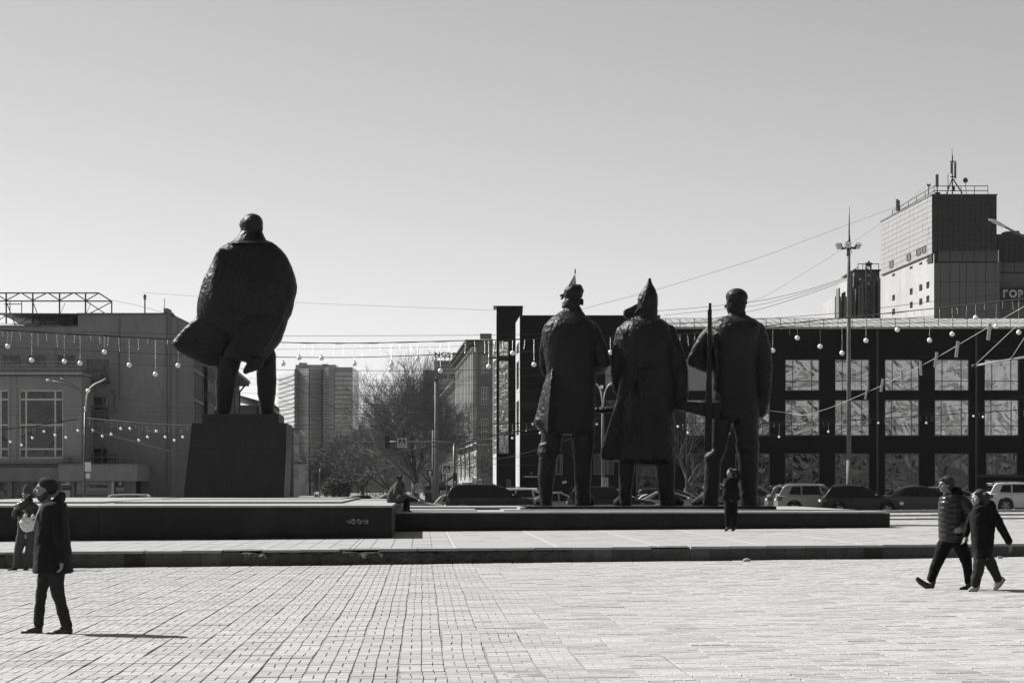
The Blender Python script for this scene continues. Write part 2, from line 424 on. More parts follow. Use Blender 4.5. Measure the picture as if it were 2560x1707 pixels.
# road and far pavement
g = MB()
def zr(x): return z_road(x)
xs = [-900,-90,0,90,900]
for i in range(4):
    a, b_ = xs[i], xs[i+1]
    g.quad((a,94.3+a*0.0417 if abs(a) < 100 else 94,zr(a)),(b_,94.3+b_*0.0417 if abs(b_) < 100 else 94,zr(b_)),(b_,1500,zr(b_)),(a,1500,zr(a)))
tag(g.build('road', M['asphalt']), None, None, kind='structure')
g = MB()
for i in range(60):
    x0 = -60+i*2; g.box(x0+0.01, x0+1.99, 139, 139.2, zr(x0)-0.1, zr(x0)+0.14)
g.quad((-60,139.2,zr(-60)+0.13),(60,139.2,zr(60)+0.13),(60,260,zr(60)+0.13),(-60,260,zr(-60)+0.13))
tag(g.build('pavement', M['kerb']), None, None, kind='structure')
# lane markings
g = MB()
for v in (108.2, 112, 116.2):
    for i in range(14):
        x = -40+i*6; g.quad((x,v,zr(x)+0.005),(x+2.5,v,zr(x+2.5)+0.005),(x+2.5,v+0.14,zr(x+2.5)+0.005),(x,v+0.14,zr(x)+0.005))
tag(g.build('lane_markings', M['sign_white']), None, None, kind='structure')

# ------------------------------------------------------------------ the long riser between the two plaza levels
riser = tag(thing('riser_wall', None, None, (0, 46.6, 0)), None, None, kind='structure')
RV = 46.55
u = -16.0; k = 0
while u < 22:
    wd = rnd(0.40, 0.44); p = W(u+wd/2, RV); top = z_up(p.x)-0.052; bot = z_low(p.x)-0.05
    px = 1280+F*p.x/p.y
    rough = 590 < px < 1440 or px < 36
    if rough:
        b = MB(); nx = 9; nz = 9; base = len(b.v); lip = rnd(0.0, 0.05)
        for a in range(nx+1):
            for c in range(nz+1):
                uu = u+wd*a/nx; zz = bot+(top-bot)*c/nz
                nn = noise.noise(Vector((uu*3.1, zz*7, 2)))*0.05+noise.noise(Vector((uu*11, zz*16, 5)))*0.035+noise.noise(Vector((uu*27, zz*30, 8)))*0.012
                back = -0.06+0.10*max(0, c/nz-0.6)*2
                q = W(uu, RV+back+nn+0.04); b.v.append(Vector((q.x, q.y, zz+(0 if c in (0,) else 0.035*noise.noise(Vector((uu*7, 1, zz*5)))-(0.015 if c == nz else 0)))))
        for a in range(nx):
            for c in range(nz):
                i0 = base+a*(nz+1)+c; b.f.append((i0, i0+nz+1, i0+nz+2, i0+1)); b.m.append(0)
        # ragged ledge top
        for a in range(nx):
            q0 = b.v[base+a*(nz+1)+nz]; q1 = b.v[base+(a+1)*(nz+1)+nz]
            b.quad(q0, q1, q1+EY*0.25, q0+EY*0.25)
        b.build('concrete_core', M['roughstone'], riser)
    else:
        m_ = M['riser'] if random.random() < 0.7 else (M['riser_b'] if random.random() < 0.65 else M['riser_c'])
        if 296 < px < 340: m_ = M['riser_c']
        set_ = rnd(0, 0.012); chip = rnd(0, 0.03) if random.random() < 0.4 else 0
        b = MB(); o = W(u, RV+set_)
        x0, x1 = 0.003, wd-0.003; d_ = 0.08
        pf = [o+EX*x0+Vector((0,0,bot)), o+EX*x1+Vector((0,0,bot)), o+EX*x1+Vector((0,0,top-chip)), o+EX*(x1-chip*2)+Vector((0,0,top)), o+EX*x0+Vector((0,0,top))]
        b.poly(pf, EY*d_)
        b.build('stone_block', m_, riser)
    # coping slab above it
    miss = (560 < px < 590) or (880 < px < 900) or (1180 < px < 1215) or (1340 < px < 1352) or random.random() < 0.04
    if not miss and k % 2 == 0:
        b = MB(); wd2 = wd*2-0.006; set_ = rnd(-0.02, 0.015)+(rnd(0.0,0.09) if rough else 0)
        b.obox(W(u+0.003, RV+set_)+Vector((0,0,0)), EX, EY, 0, wd2, 0, 0.6+0.0, z_up(p.x)-0.05, z_up(p.x)+0.003+rnd(-0.004,0.004))
        b.build('coping_slab', M['slab'], riser)
    u += wd; k += 1
b = MB(); b.obox(W(0,0), EX, EY, -70, 70, 46.74, 46.95, -1.0, 0.25)
tag(b.build('concrete_backing', M['roughstone'], riser), None, None)
# a loose broken stone lying by the riser
b = MB(); p = P(1866, 1400, 46.2); q = Vector((p.x, 46.1, z_low(p.x)))
b.ell(q+Vector((0,0,0.03)), 0.09, 0.06, 0.04, 8, 5)
tag(b.build('loose_stone', M['slab'], loc=q), 'small flat broken stone lying below the riser right of centre', 'stone')
b = MB(); p = P(2492, 1389, 46.6); q = Vector((p.x, 46.3, z_low(p.x))); b.box(q.x-0.05, q.x+0.05, q.y-0.04, q.y+0.04, q.z, q.z+0.05)
tag(b.build('loose_stone', M['slab'], loc=q), 'tiny pale stone chip by the riser behind the walking couple', 'stone')

# ------------------------------------------------------------------ podium of the single statue
def podium(name, label, vf, u0, u1, ztop, joints, vback, toe=0.12):
    t = tag(thing(name, label, 'podium', W((u0+u1)/2, vf, 0.35)), None, None)
    js = [u0]+joints+[u1]
    for a, b_ in zip(js, js[1:]):
        zb = z_up((a+b_)/2)
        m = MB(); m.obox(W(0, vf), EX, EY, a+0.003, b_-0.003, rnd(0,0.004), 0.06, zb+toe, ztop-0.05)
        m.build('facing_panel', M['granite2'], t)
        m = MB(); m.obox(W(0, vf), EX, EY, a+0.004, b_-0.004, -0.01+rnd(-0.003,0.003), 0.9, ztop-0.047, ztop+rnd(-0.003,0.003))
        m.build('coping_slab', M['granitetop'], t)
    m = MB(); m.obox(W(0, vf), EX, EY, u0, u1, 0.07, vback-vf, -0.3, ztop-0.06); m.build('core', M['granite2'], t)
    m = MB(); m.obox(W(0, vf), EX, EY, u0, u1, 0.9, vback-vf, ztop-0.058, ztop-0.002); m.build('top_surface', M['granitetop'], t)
    return t
def ux(px, v): # u so that W(u, v) shows at column px
    a = (px-1280)/F
    # (EX.x u + EY.x v) = a (EX.y u + EY.y v)
    return v*(a*EY.y-EY.x)/(EX.x-a*EX.y)
V1 = 55.9
js = [ux(p, V1) for p in (-60, 90, 246, 405, 518, 691, 842, 929)]
pod1 = podium('stone_podium', 'long tall dark granite podium at the left under the single cloaked statue', V1, ux(-260, V1), ux(980, V1), 1.2, js, 81.5)
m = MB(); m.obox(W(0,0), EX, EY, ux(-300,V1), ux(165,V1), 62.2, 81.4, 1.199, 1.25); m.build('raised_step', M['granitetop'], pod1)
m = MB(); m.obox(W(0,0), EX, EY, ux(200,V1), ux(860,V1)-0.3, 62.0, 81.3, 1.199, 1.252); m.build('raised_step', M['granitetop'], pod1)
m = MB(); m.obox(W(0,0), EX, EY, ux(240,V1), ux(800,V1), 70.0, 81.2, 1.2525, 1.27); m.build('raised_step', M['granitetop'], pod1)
# end cheek wall slightly proud
# faint chalk marks on the podium
GR = pal('chalk', 0.22, rough=0.9, var=0.6, scale=40)
gt = tag(thing('chalk_marks', 'faint chalk letters and round blobs on the podium front near its right end', 'graffiti', W(ux(893,V1),V1,0.8)), None, None)
text('\u00b7\u043d', 0.17, GR, gt, W(ux(871,V1), V1-0.012, Z(1303, V1)), 0.14, 0.004)
for i, px in enumerate((883, 898, 914)):
    b = MB(); c = W(ux(px, V1), V1-0.008, Z(1303, V1))
    b.tube([c+EX*0.058*math.cos(t/10*5.6+0.4+i)+Vector((0,0,0.055*math.sin(t/10*5.6+0.4+i))) for t in range(11)], [0.013+0.008*math.sin(t*0.9+i) for t in range(11)], 6)
    b.tube([c-EX*0.03, c+EX*0.02+Vector((0,0,0.012)), c+EX*0.03-Vector((0,0,0.02))], 0.012, 6)
    for v in b.v: v.y = c.y+(v.y-c.y)*0.25
    b.build('letter', GR, gt)
V2 = 63.8
u_s = ux(984, V2)-0.0; u_e = ux(2225, V2)
js = []; q = ux(1135, V2)
while q < u_e-0.4: js.append(q); q += 0.93
pod2 = podium('stone_podium', 'long low dark granite podium under the three standing figures', V2, ux(975,V2), u_e, 0.93, js, 80, toe=0.05)
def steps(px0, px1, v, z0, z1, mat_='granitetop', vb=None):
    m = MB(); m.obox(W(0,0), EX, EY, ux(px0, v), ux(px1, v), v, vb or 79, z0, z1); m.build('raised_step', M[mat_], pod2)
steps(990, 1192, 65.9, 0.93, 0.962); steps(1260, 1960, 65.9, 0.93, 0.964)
steps(1000, 1300, 69.5, 0.9645, 1.02, vb=73)
# the slab the three figures stand on
V3 = 67.3
plinth = MB(); plinth.obox(W(0,0), EX, EY, ux(1316, V3), ux(1941, V3), V3, 73.2, 0.9645, 1.055)
tag(plinth.build('statue_plinth', M['bronze'], loc=W(ux(1628,V3), V3, 0.95)), 'thin dark bronze slab under the three figures on the low podium', 'plinth')
m = MB(); m.obox(W(0,0), EX, EY, ux(1300, V3-0.1), ux(1312, V3-0.1), V3-0.2, 72, 0.9645, 1.03); m.build('raised_step', M['granitetop'], pod2)

# ------------------------------------------------------------------ tall pedestal
D1 = 77.0; S1 = F/D1
ped = thing('pedestal', 'tall tapering polished dark granite pedestal of the single cloaked statue', 'pedestal', (X(595,D1), D1+2, 1.25))
def taper(mb, d0, pxl0, pxr0, pxl1, pxr1, z0, z1, dd, dt=0.0):
    # z0 bottom, z1 top; front plane tilts back by dt
    xl0, xr0, xl1, xr1 = X(pxl0,d0), X(pxr0,d0), X(pxl1,d0), X(pxr1,d0)
    sk = Vector((-0.0417,1,0))
    b = [Vector((xl0,d0,z0)), Vector((xr0,d0,z0)), Vector((xr0,d0,z0))+sk*dd, Vector((xl0,d0,z0))+sk*dd]
    t = [Vector((xl1,d0+dt,z1)), Vector((xr1,d0+dt,z1)), Vector((xr1,d0,z1))+sk*(dd-dt), Vector((xl1,d0,z1))+sk*(dd-dt)]
    mb.add(b+t, [(0,3,2,1),(4,5,6,7),(0,1,5,4),(1,2,6,5),(2,3,7,6),(3,0,4,7)])
zb = 1.252
zt1 = Z(1121, D1); zt2 = Z(1057, D1); zt3 = Z(1034, D1)
for (a0, a1, b0, b1) in ((458, 575, 471.5, 586.5), (575.6, 709, 587.0, 714.5)):
    m = MB(); taper(m, D1, a0, a1, b0, b1, zb, zt1-0.004, 3.6, 0.10); m.build('granite_block', M['granite'], ped)
m = MB(); taper(m, D1+0.10, 472.5, 714.8, 479, 716, zt1+0.004, zt2, 3.4, 0.03); m.build('granite_block', M['granite'], ped)
m = MB(); taper(m, D1+0.3, 507, 697, 507, 697, zt2+0.002, zt3, 3.0, 0.0); m.build('top_slab', M['granite'], ped)
# ------------------------------------------------------------------ statues (cast bronze, seen from behind)
def RL(mb, rows, d, k=0.5, yo=0.0, e=2.3, n=24, ry=None, step=7, vert=True, yof=None, fold=None):
    """rings from measured left and right edges (columns at distance d), each an oval with real depth"""
    pts = []
    for a, b in zip(rows, rows[1:]):
        ns = max(1, int(abs(b[0]-a[0])/step))
        for i in range(ns):
            t = i/ns; pts.append([a[q]+(b[q]-a[q])*t for q in range(3)])
    pts.append(list(rows[-1][:3]))
    rings = []
    for (py, xl, xr) in pts:
        cx = X((xl+xr)/2, d); rx = max(0.004, (xr-xl)/2*d/F); z = Z(py, d)
        yy = (k(py) if callable(k) else k)*rx if ry is None else (ry(py) if callable(ry) else ry)
        oy = yof(py) if yof else yo
        ring = []
        for j in range(n):
            t = 2*math.pi*j/n; c, s_ = math.cos(t), math.sin(t)
            q = 1.0
            if fold: q = 1+fold[0]*math.sin(fold[1]*t+fold[2]*py)*min(1, max(0, (py-fold[3])/fold[4]))*abs(s_)
            ring.append((cx+rx*math.copysign(abs(c)**(2/e), c), d+oy+q*yy*math.copysign(abs(s_)**(2/e), s_), z))
        rings.append(ring)
    rings.reverse()
    return mb.loft(rings)
def T(mb, pts, d, k=1.0, n=12):
    """limb: list of (column, row, metres further back, radius in columns)"""
    return mb.tube([P(a, b, d)+Vector((0, c, 0)) for a, b, c, r in pts], [r*d/F for *_, r in pts], n, rnd_=True, k=k)
def mpx(v, d): return v*d/F
HAM = [(0.45, 0.03), (0.12, 0.045)]
HAM2 = [(0.25, 0.03), (0.08, 0.02)]

# --- single cloaked figure
DL = D1+1.9
L = thing('statue', 'lone bald bronze statue in a wind-blown cloak standing on the tall pedestal', 'statue', (X(595,DL), DL, zt3))
def sx(rows, f=1.0): return rows
b = MB()
RL(b, [(600,590,664),(606,575,680),(612,563,690),(621,548,700),(630,541,709),(640,536,716),(656,530,725),(680,519,735),(691,512,738),(717,503,743.5),(735,498,741),(749,495,737),(770,492,733),(787,492,728),(800,496,720),(815,520,717),(835,556,709),(850,580,704),(865,596,694),(884,612,676),(893,625,664)], DL, k=0.52, e=2.5)
# hanging back panel, right of the split
PN = [(758,632,700,-0.45),(765,628,712,-0.6),(777,619,719,-0.75),(800,607,716,-0.92),(830,591,710,-1.02),(850,580,702,-1.05),(871,569,689,-1.05),(885,562,680,-1.05),(897,558,672,-1.0),(903,598,664,-1.0),(910,632,660,-1.0),(918,642,655,-0.95),(925,650,654,-0.9)]
b.loft([[(X(xl,DL),DL+yy+0.62,Z(py,DL)),(X(xl+(xr-xl)*0.10,DL),DL+yy+0.12,Z(py,DL)),(X(xl+(xr-xl)*0.22,DL),DL+yy,Z(py,DL)),(X(xl+(xr-xl)*0.6,DL),DL+yy+0.04,Z(py,DL)),(X(xl+(xr-xl)*0.8,DL),DL+yy+0.16,Z(py,DL)),(X(xr,DL),DL+yy+0.6,Z(py,DL)),(X(xr,DL),DL+yy+0.8,Z(py,DL)),(X(xl,DL),DL+yy+0.8,Z(py,DL))] for py, xl, xr, yy in reversed(PN)])
b.poly([P(632,898,DL)-Vector((0,1.0,0)), P(613,932,DL)-Vector((0,0.95,0)), P(619,938,DL)-Vector((0,0.95,0)), P(640,931,DL)-Vector((0,1.0,0)), P(662,922,DL)-Vector((0,1.0,0)), P(668,898,DL)-Vector((0,1.0,0))], Vector((0,0.38,0)))
# flying flap, left of the split
RL(b, [(785,494,600),(791,491,600),(797,488,600),(805,476,598),(822,456,592),(840,439,584),(858,425,575),(864,429,572),(876,441,569),(888,460,566),(900,481,561),(909,500,556),(916,520,545)], DL, ry=lambda py: 0.62-0.27*min(1, max(0, (py-785)/50)), yof=lambda py: 0.05+0.10*min(1, max(0, (py-785)/50)), e=2.6)
# soft fold down the right side and at the left shoulder blade
for pts in ([(718,690,-0.25,14),(722,740,-0.35,14),(700,800,-0.6,12),(668,870,-0.85,7)], [(560,640,-0.6,16),(552,700,-0.7,18),(545,760,-0.6,18)]): T(b, pts, DL, k=0.9)
fuse(b, 0.045, 'coat', M['bronze'], L, 3, HAM)
b = MB()
RL(b, [(585,606,648),(577,600,657)][::-1]+[(590,598,660),(602,584,667),(612,566,684)], DL, k=0.75, e=2.4)
RL(b, [(578,604,656),(592,594,661),(602,583,667)], DL, k=0.8, yo=-0.02, e=2.4)
fuse(b, 0.035, 'collar', M['bronze'], L, 2, HAM2)
b = MB()
b.ell(P(631,559.5,DL), mpx(27,DL), mpx(30,DL), mpx(26,DL), 20, 12)
b.ell(P(617,564,DL)+Vector((0,0.05,0)), mpx(18,DL), mpx(22,DL), mpx(19,DL), 16, 10)
RL(b, [(575,603,656),(590,606,655),(602,606,655)], DL, k=0.9)
T(b, [(606,550,0.12,6),(601,563,0.16,4.5)], DL); T(b, [(604,578,0.15,5),(606,584,0.15,5)], DL)
b.ell(P(616,572,DL)+Vector((0,-0.18,0)), 0.06, 0.05, 0.12, 8, 6); b.ell(P(654,572,DL)+Vector((0,-0.02,0)), 0.06, 0.08, 0.12, 8, 6)
fuse(b, 0.035, 'head', M['bronze'], L, 2, HAM2)
b = MB()
RL(b, [(890,544,606),(911,543,600),(935,539,594),(957,537,589),(990,538,583),(1020,540,578),(1035,541,573)], DL, k=0.9, yo=0.1)
T(b, [(556,1027,0.0,9),(545,1028,0.6,8),(538,1030,1.0,6)], DL); T(b, [(541,1024,0.1,7),(538,1030,0.15,6)], DL)
fuse(b, 0.045, 'leg', M['bronze'], L, 2, HAM2)
b = MB()
RL(b, [(872,652,685),(885,648,690),(917,641,690.5),(957,642,691),(986,644,689),(1010,649,686),(1035,653,684)], DL, k=0.9)
T(b, [(668,1026,0,10),(676,1029,0.7,8),(680,1030,1.0,6)], DL)
fuse(b, 0.045, 'leg', M['bronze'], L, 2, HAM2)

# --- three figures
D3 = 70.6
ZF = 1.055
def sthing(px, label): return thing('statue', label, 'statue', (X(px,D3), D3, ZF), group='three bronze figures on the low podium')
def KB(py): return 0.86-0.24*min(1, max(0, (py-850)/150))
def facet(b, rows, y0=0.2, y1=-0.88):
    b.loft([[(X(xl,D3),D3+y0,Z(py,D3)),(X(xr,D3),D3+y1,Z(py,D3)),(X(xr+22,D3),D3+y1+0.3,Z(py,D3)),(X(xr+34,D3),D3+0.35,Z(py,D3))] for py, xl, xr, y1 in [(r[0], r[1], r[2], y1+(0.35 if i == 0 else 0.12 if i == 1 else 0)) for i, r in enumerate(rows)][::-1]])
# left: worker in cap and long coat
A = sthing(1410, 'bronze figure in a peaked cap and long flared coat, wearing a paper hat')
b = MB()
RL(b, [(792,1382,1470),(800,1372,1480),(812,1360,1488),(830,1355,1492),(850,1356,1494),(885,1360,1492),(920,1365,1490),(940,1369,1489),(960,1360,1489),(995,1350,1488),(1033,1341,1488),(1052,1335,1488),(1062,1338,1488),(1072,1346,1488),(1083,1366,1487),(1086,1395,1486)], D3, k=KB, e=2.25, fold=(0.10, 7, 0.004, 930, 100))
RL(b, [(1080,1428,1487),(1100,1429,1486),(1118,1430,1485),(1126,1440,1484)], D3, k=0.62, e=2.5)
T(b, [(1372,825,0,17),(1362,870,0.1,13),(1359,915,0.5,11),(1364,930,0.7,9)], D3)
T(b, [(1478,825,0,22),(1497,870,0,22),(1508,905,0.1,20),(1500,918,0.4,18),(1470,915,0.9,12)], D3)
T(b, [(1395,1000,-0.5,5),(1372,1060,-0.62,7),(1370,1078,-0.62,6)], D3)
facet(b, [(925,1369,1379),(950,1362,1377),(995,1349,1373),(1033,1340,1371),(1060,1332,1369),(1070,1341,1369),(1081,1360,1369)], 0.2, -0.80)
fuse(b, 0.040, 'coat', M['bronze'], A, 1, HAM)
b = MB()
RL(b, [(765,1417,1450),(775,1408,1455),(785,1392,1461),(795,1376,1468),(799,1376,1470)], D3, k=0.75, yo=-0.05, e=2.3)
fuse(b, 0.03, 'collar', M['bronze'], A, 1, HAM2)
b = MB()
RL(b, [(736,1413,1452),(750,1411,1452),(762,1408,1450),(770,1410,1447),(785,1413,1448)], D3, k=1.05)
T(b, [(1407,742,0.25,4),(1404,746,0.3,3)], D3); b.ell(P(1456,755,D3), 0.045, 0.09, 0.13, 8, 6)
T(b, [(1409,757,0.25,4.5),(1409,767,0.2,4.5)], D3)
fuse(b, 0.03, 'head', M['bronze'], A, 1, HAM2)
b = MB()
RL(b, [(711,1436,1452),(713,1425,1454),(718,1415,1456),(727,1410,1460),(736,1410,1457),(744,1411,1456)], D3, k=1.1, e=2.6)
b.poly([P(1412,733,D3)+Vector((0,0.0,0)), P(1399,735,D3)+Vector((0,0.15,0)), P(1400,739,D3)+Vector((0,0.2,0)), P(1413,740,D3)], Vector((0,0.42,0.0)))
fuse(b, 0.028, 'cap', M['bronze'], A, 1, HAM2)
for rows in ([(1070,1354,1412),(1084,1354,1409),(1105,1352,1406),(1112,1346,1404),(1130,1345,1401),(1138,1348,1398),(1153,1347,1392),(1188,1344,1388),(1222,1347,1383),(1245,1350,1381),(1265,1351,1379)],
             [(1075,1431,1487),(1105,1431,1485),(1112,1431,1484),(1133,1432,1483),(1140,1434,1480),(1188,1436,1479),(1222,1437,1476),(1250,1438,1476),(1265,1438,1477)]):
    b = MB(); RL(b, rows, D3, k=0.95)
    c = (rows[-1][1]+rows[-1][2])/2
    RL(b, [(rows[4][0]-6,rows[4][1]-1,rows[4][2]+1),(rows[4][0]+5,rows[4][1]-2,rows[4][2]+2)], D3, k=1.0)
    if c < 1400: T(b, [(1368,1240,0,13),(1350,1252,0.3,12),(1342,1256,0.65,10)], D3)
    else: T(b, [(1458,1240,0,15),(1474,1250,0.3,14),(1481,1255,0.65,10)], D3)
    fuse(b, 0.04, 'leg', M['bronze'], A, 1, HAM2)
# a paper boat someone put on the cap
pb = thing('paper_boat_hat', 'folded paper boat with a twig on the cap of the leftmost of the three figures', 'paper hat', tuple(P(1431,713,D3)))
b = MB(); y0 = Vector((0,0.12,0)); ap = P(1438,684,D3)
b.add([P(1421,714,D3)-y0, P(1440,713,D3)-y0*1.2, P(1440,712,D3)+y0, P(1421,714,D3)+y0, ap], [(0,1,4),(1,2,4),(2,3,4),(3,0,4),(3,2,1,0)])
b.build('paper_sail', M['sign_mid'], pb)
b = MB(); b.add([P(1431,712,D3)-y0*1.5, P(1435,712,D3)-y0*1.5, ap-y0*0.3, P(1431,712,D3)-y0*1.3], [(0,1,2),(0,2,3),(1,3,2),(0,3,1)]); b.build('paper_fold', M['sign_white'], pb)
b = MB(); b.tube([ap, P(1437.5,679,D3), P(1438.5,673,D3)], 0.025, 6); b.build('twig', M['bark'], pb)

# middle: soldier in pointed felt helmet and greatcoat
Bs = sthing(1620, 'bronze figure in a tall pointed felt helmet and ankle-length greatcoat')
b = MB()
RL(b, [(797,1578,1650),(803,1562,1662),(812,1553,1672),(825,1545,1677),(850,1541,1680),(885,1546,1683),(915,1554,1685),(935,1552,1686),(965,1546,1687),(1000,1541,1687),(1053,1524,1688),(1095,1511,1688),(1130,1501,1689),(1141,1499,1689),(1150,1504,1689),(1154,1545,1689),(1162,1585,1688)], D3, k=KB, e=2.25, fold=(0.14, 6, 0.006, 920, 120))
T(b, [(1556,830,0,17),(1543,880,0,14),(1540,930,0.15,13),(1545,975,0.6,11)], D3)
T(b, [(1672,830,0,20),(1690,880,0,20),(1700,930,-0.05,20),(1704,980,0.0,18),(1702,1012,0.1,17)], D3)
T(b, [(1580,930,-0.72,4.5),(1600,948,-0.8,4),(1616,962,-0.85,3.5)], D3)
T(b, [(1578,925,-0.75,3.5),(1600,918,-0.82,3.5),(1628,921,-0.82,3.5),(1630,932,-0.8,3)], D3)
T(b, [(1600,960,-0.72,5),(1594,1060,-0.72,6),(1590,1150,-0.7,6)], D3)
facet(b, [(950,1556,1583),(990,1543,1578),(1053,1524,1572),(1095,1511,1562),(1130,1500,1553),(1142,1498,1551),(1151,1504,1551)], 0.1, -0.98)
fuse(b, 0.040, 'coat', M['bronze'], Bs, 1, HAM)
b = MB()
T(b, [(1580,800,-0.25,5),(1606,804,-0.5,5.5),(1632,802,-0.35,5)], D3)
fuse(b, 0.03, 'collar', M['bronze'], Bs, 1, HAM2)
b = MB()
RL(b, [(695.5,1621,1627),(703,1619.5,1628.5),(711,1616,1632),(722,1607,1638),(736,1598,1644),(748,1594,1644.6),(758,1594,1644.6),(770,1594,1644),(797,1584,1644),(806,1584,1644)], D3, k=1.0, e=2.3)
b.poly([P(1596,758,D3)-Vector((0,0.1,0)), P(1582,764,D3), P(1561,773,D3)+Vector((0,0.1,0)), P(1560,788,D3)+Vector((0,0.1,0)), P(1574,799,D3), P(1600,801,D3)], Vector((0,0.5,0)))
T(b, [(1616,722,-0.32,2.5),(1610,748,-0.42,2.6),(1602,766,-0.38,2.6),(1586,785,-0.2,2.4)], D3)
fuse(b, 0.03, 'pointed_helmet', M['bronze'], Bs, 1, HAM2)
for rows, foot in (([(1140,1546,1590),(1162,1546,1588),(1200,1547,1583),(1225,1547,1580),(1265,1550,1579)], [(1563,1242,0,13),(1550,1252,0.3,11),(1543,1256,0.6,9)]),
                   ([(1140,1636,1689),(1164,1638,1688),(1221,1643,1686),(1245,1648,1687),(1265,1651,1690)], [(1668,1242,0,18),(1690,1250,0.2,15),(1706,1256,0.5,9)])):
    b = MB(); RL(b, rows, D3, k=0.95); T(b, foot, D3); fuse(b, 0.04, 'leg', M['bronze'], Bs, 1, HAM2)
b = MB()   # rifle held level at the hip
b.poly([P(1700,1006,D3)-Vector((0,0.35,0)), P(1700,1026,D3)-Vector((0,0.35,0)), P(1794,1052,D3)-Vector((0,0.6,0)), P(1798,1009,D3)-Vector((0,0.6,0)), P(1720,1005,D3)-Vector((0,0.4,0))], Vector((0,0.24,0)))
b.tube([P(1700,1016,D3)+Vector((0,0,0)), P(1620,1018,D3)+Vector((0,0.6,0)), P(1490,1023,D3)+Vector((0,1.1,0))], [0.13,0.12,0.11], 10)
fuse(b, 0.03, 'rifle', M['bronze'], Bs, 1, HAM2)
# right: partisan with slung rifle
Cs = sthing(1830, 'bronze bare-looking round-capped figure in a short jacket with a rifle upright at its left shoulder')
b = MB()
RL(b, [(790,1812,1872),(797,1796,1884),(806,1784,1897),(817,1778,1903),(840,1772,1900),(870,1774,1896),(910,1780,1894),(950,1784,1893),(985,1779,1895),(1020,1777,1897),(1040,1777,1898),(1050,1790,1896)], D3, k=KB, e=2.25)
T(b, [(1893,826,0,22),(1906,870,0,22),(1912,920,0,20),(1912,970,0.1,18),(1908,1015,0.25,16),(1905,1030,0.3,15)], D3)
# left arm bent, elbow out to the left
T(b, [(1786,826,0,20),(1766,846,0.05,20),(1748,872,0.1,17),(1733,895,0.15,14),(1745,905,0.3,13),(1775,912,0.55,16)], D3)
RL(b, [(852,1742,1776),(870,1732,1776),(890,1722,1776),(903,1717,1776),(913,1722,1776),(922,1742,1776),(930,1760,1776)], D3, ry=lambda py: 0.26, yo=0.25)
T(b, [(1784,840,-0.5,4),(1786,880,-0.72,5),(1790,930,-0.72,3)], D3)
T(b, [(1795,985,-0.7,4),(1799,1025,-0.75,4)], D3)
fuse(b, 0.040, 'jacket', M['bronze'], Cs, 1, HAM)
b = MB()
RL(b, [(776,1828,1862),(783,1822,1864),(792,1815,1868),(798,1806,1874)], D3, k=0.8, yo=-0.04)
fuse(b, 0.03, 'collar', M['bronze'], Cs, 1, HAM2)
b = MB()
RL(b, [(735,1818,1866),(755,1816,1866),(770,1815.5,1864),(780,1819,1861),(792,1824,1861)], D3, k=1.0)
b.ell(P(1821,759,D3)-Vector((0,0.14,0)), 0.06, 0.07, 0.13, 8, 6); T(b, [(1817,762,0.3,4),(1815,766,0.3,3)], D3)
fuse(b, 0.03, 'head', M['bronze'], Cs, 1, HAM2)
b = MB()
b.ell(P(1842,742,D3), mpx(28,D3), mpx(31,D3), mpx(21.5,D3), 20, 12)
T(b, [(1824,748,-0.15,8),(1840,760,-0.28,10),(1860,757,-0.1,8)], D3)
fuse(b, 0.03, 'cap', M['bronze'], Cs, 1, HAM2)
for rows, foot in (([(1035,1777,1833),(1052,1777,1831),(1090,1778,1822),(1124,1776,1815),(1136,1762,1812),(1146,1760,1806),(1160,1762,1803),(1221,1759,1799),(1245,1758,1797),(1265,1756,1796)], [(1778,1238,0,17),(1756,1250,0.35,13),(1738,1258,0.7,7)]),
                   ([(1035,1832,1897),(1060,1832,1897),(1105,1841,1896),(1112,1840,1897),(1130,1842,1897),(1136,1846,1896),(1187,1847,1896),(1221,1849,1894),(1250,1850,1894),(1265,1851,1896)], [(1876,1238,0,17),(1893,1250,0.3,13),(1905,1256,0.55,9)])):
    b = MB(); RL(b, rows, D3, k=0.95)
    if rows[0][1] > 1800: RL(b, [(1106,1839,1900),(1112,1838,1899),(1128,1841,1898)], D3, k=1.0)
    T(b, foot, D3); fuse(b, 0.04, 'leg', M['bronze'], Cs, 1, HAM2)
b = MB()
yr = -0.62
def bx2(x0, x1, y0, y1, a=yr, t=0.16):
    q0 = P(x0, y0, D3); q1 = P(x1, y1, D3); b.box(q0.x, q1.x, D3+a, D3+a+t, q1.z, q0.z)
bx2(1767.6,1774.5,760,779, yr+0.03, 0.10); bx2(1765.5,1775.5,778,908); 
b.poly([P(1763,906,D3)+Vector((0,yr-0.01,0)), P(1759,1050,D3)+Vector((0,yr-0.01,0)), P(1757,1126,D3)+Vector((0,yr-0.01,0)), P(1775,1130,D3)+Vector((0,yr-0.01,0)), P(1776,1050,D3)+Vector((0,yr-0.01,0)), P(1776,906,D3)+Vector((0,yr-0.01,0))], Vector((0,0.2,0)))
fuse(b, 0.028, 'rifle', M['bronze'], Cs, 1, HAM2)
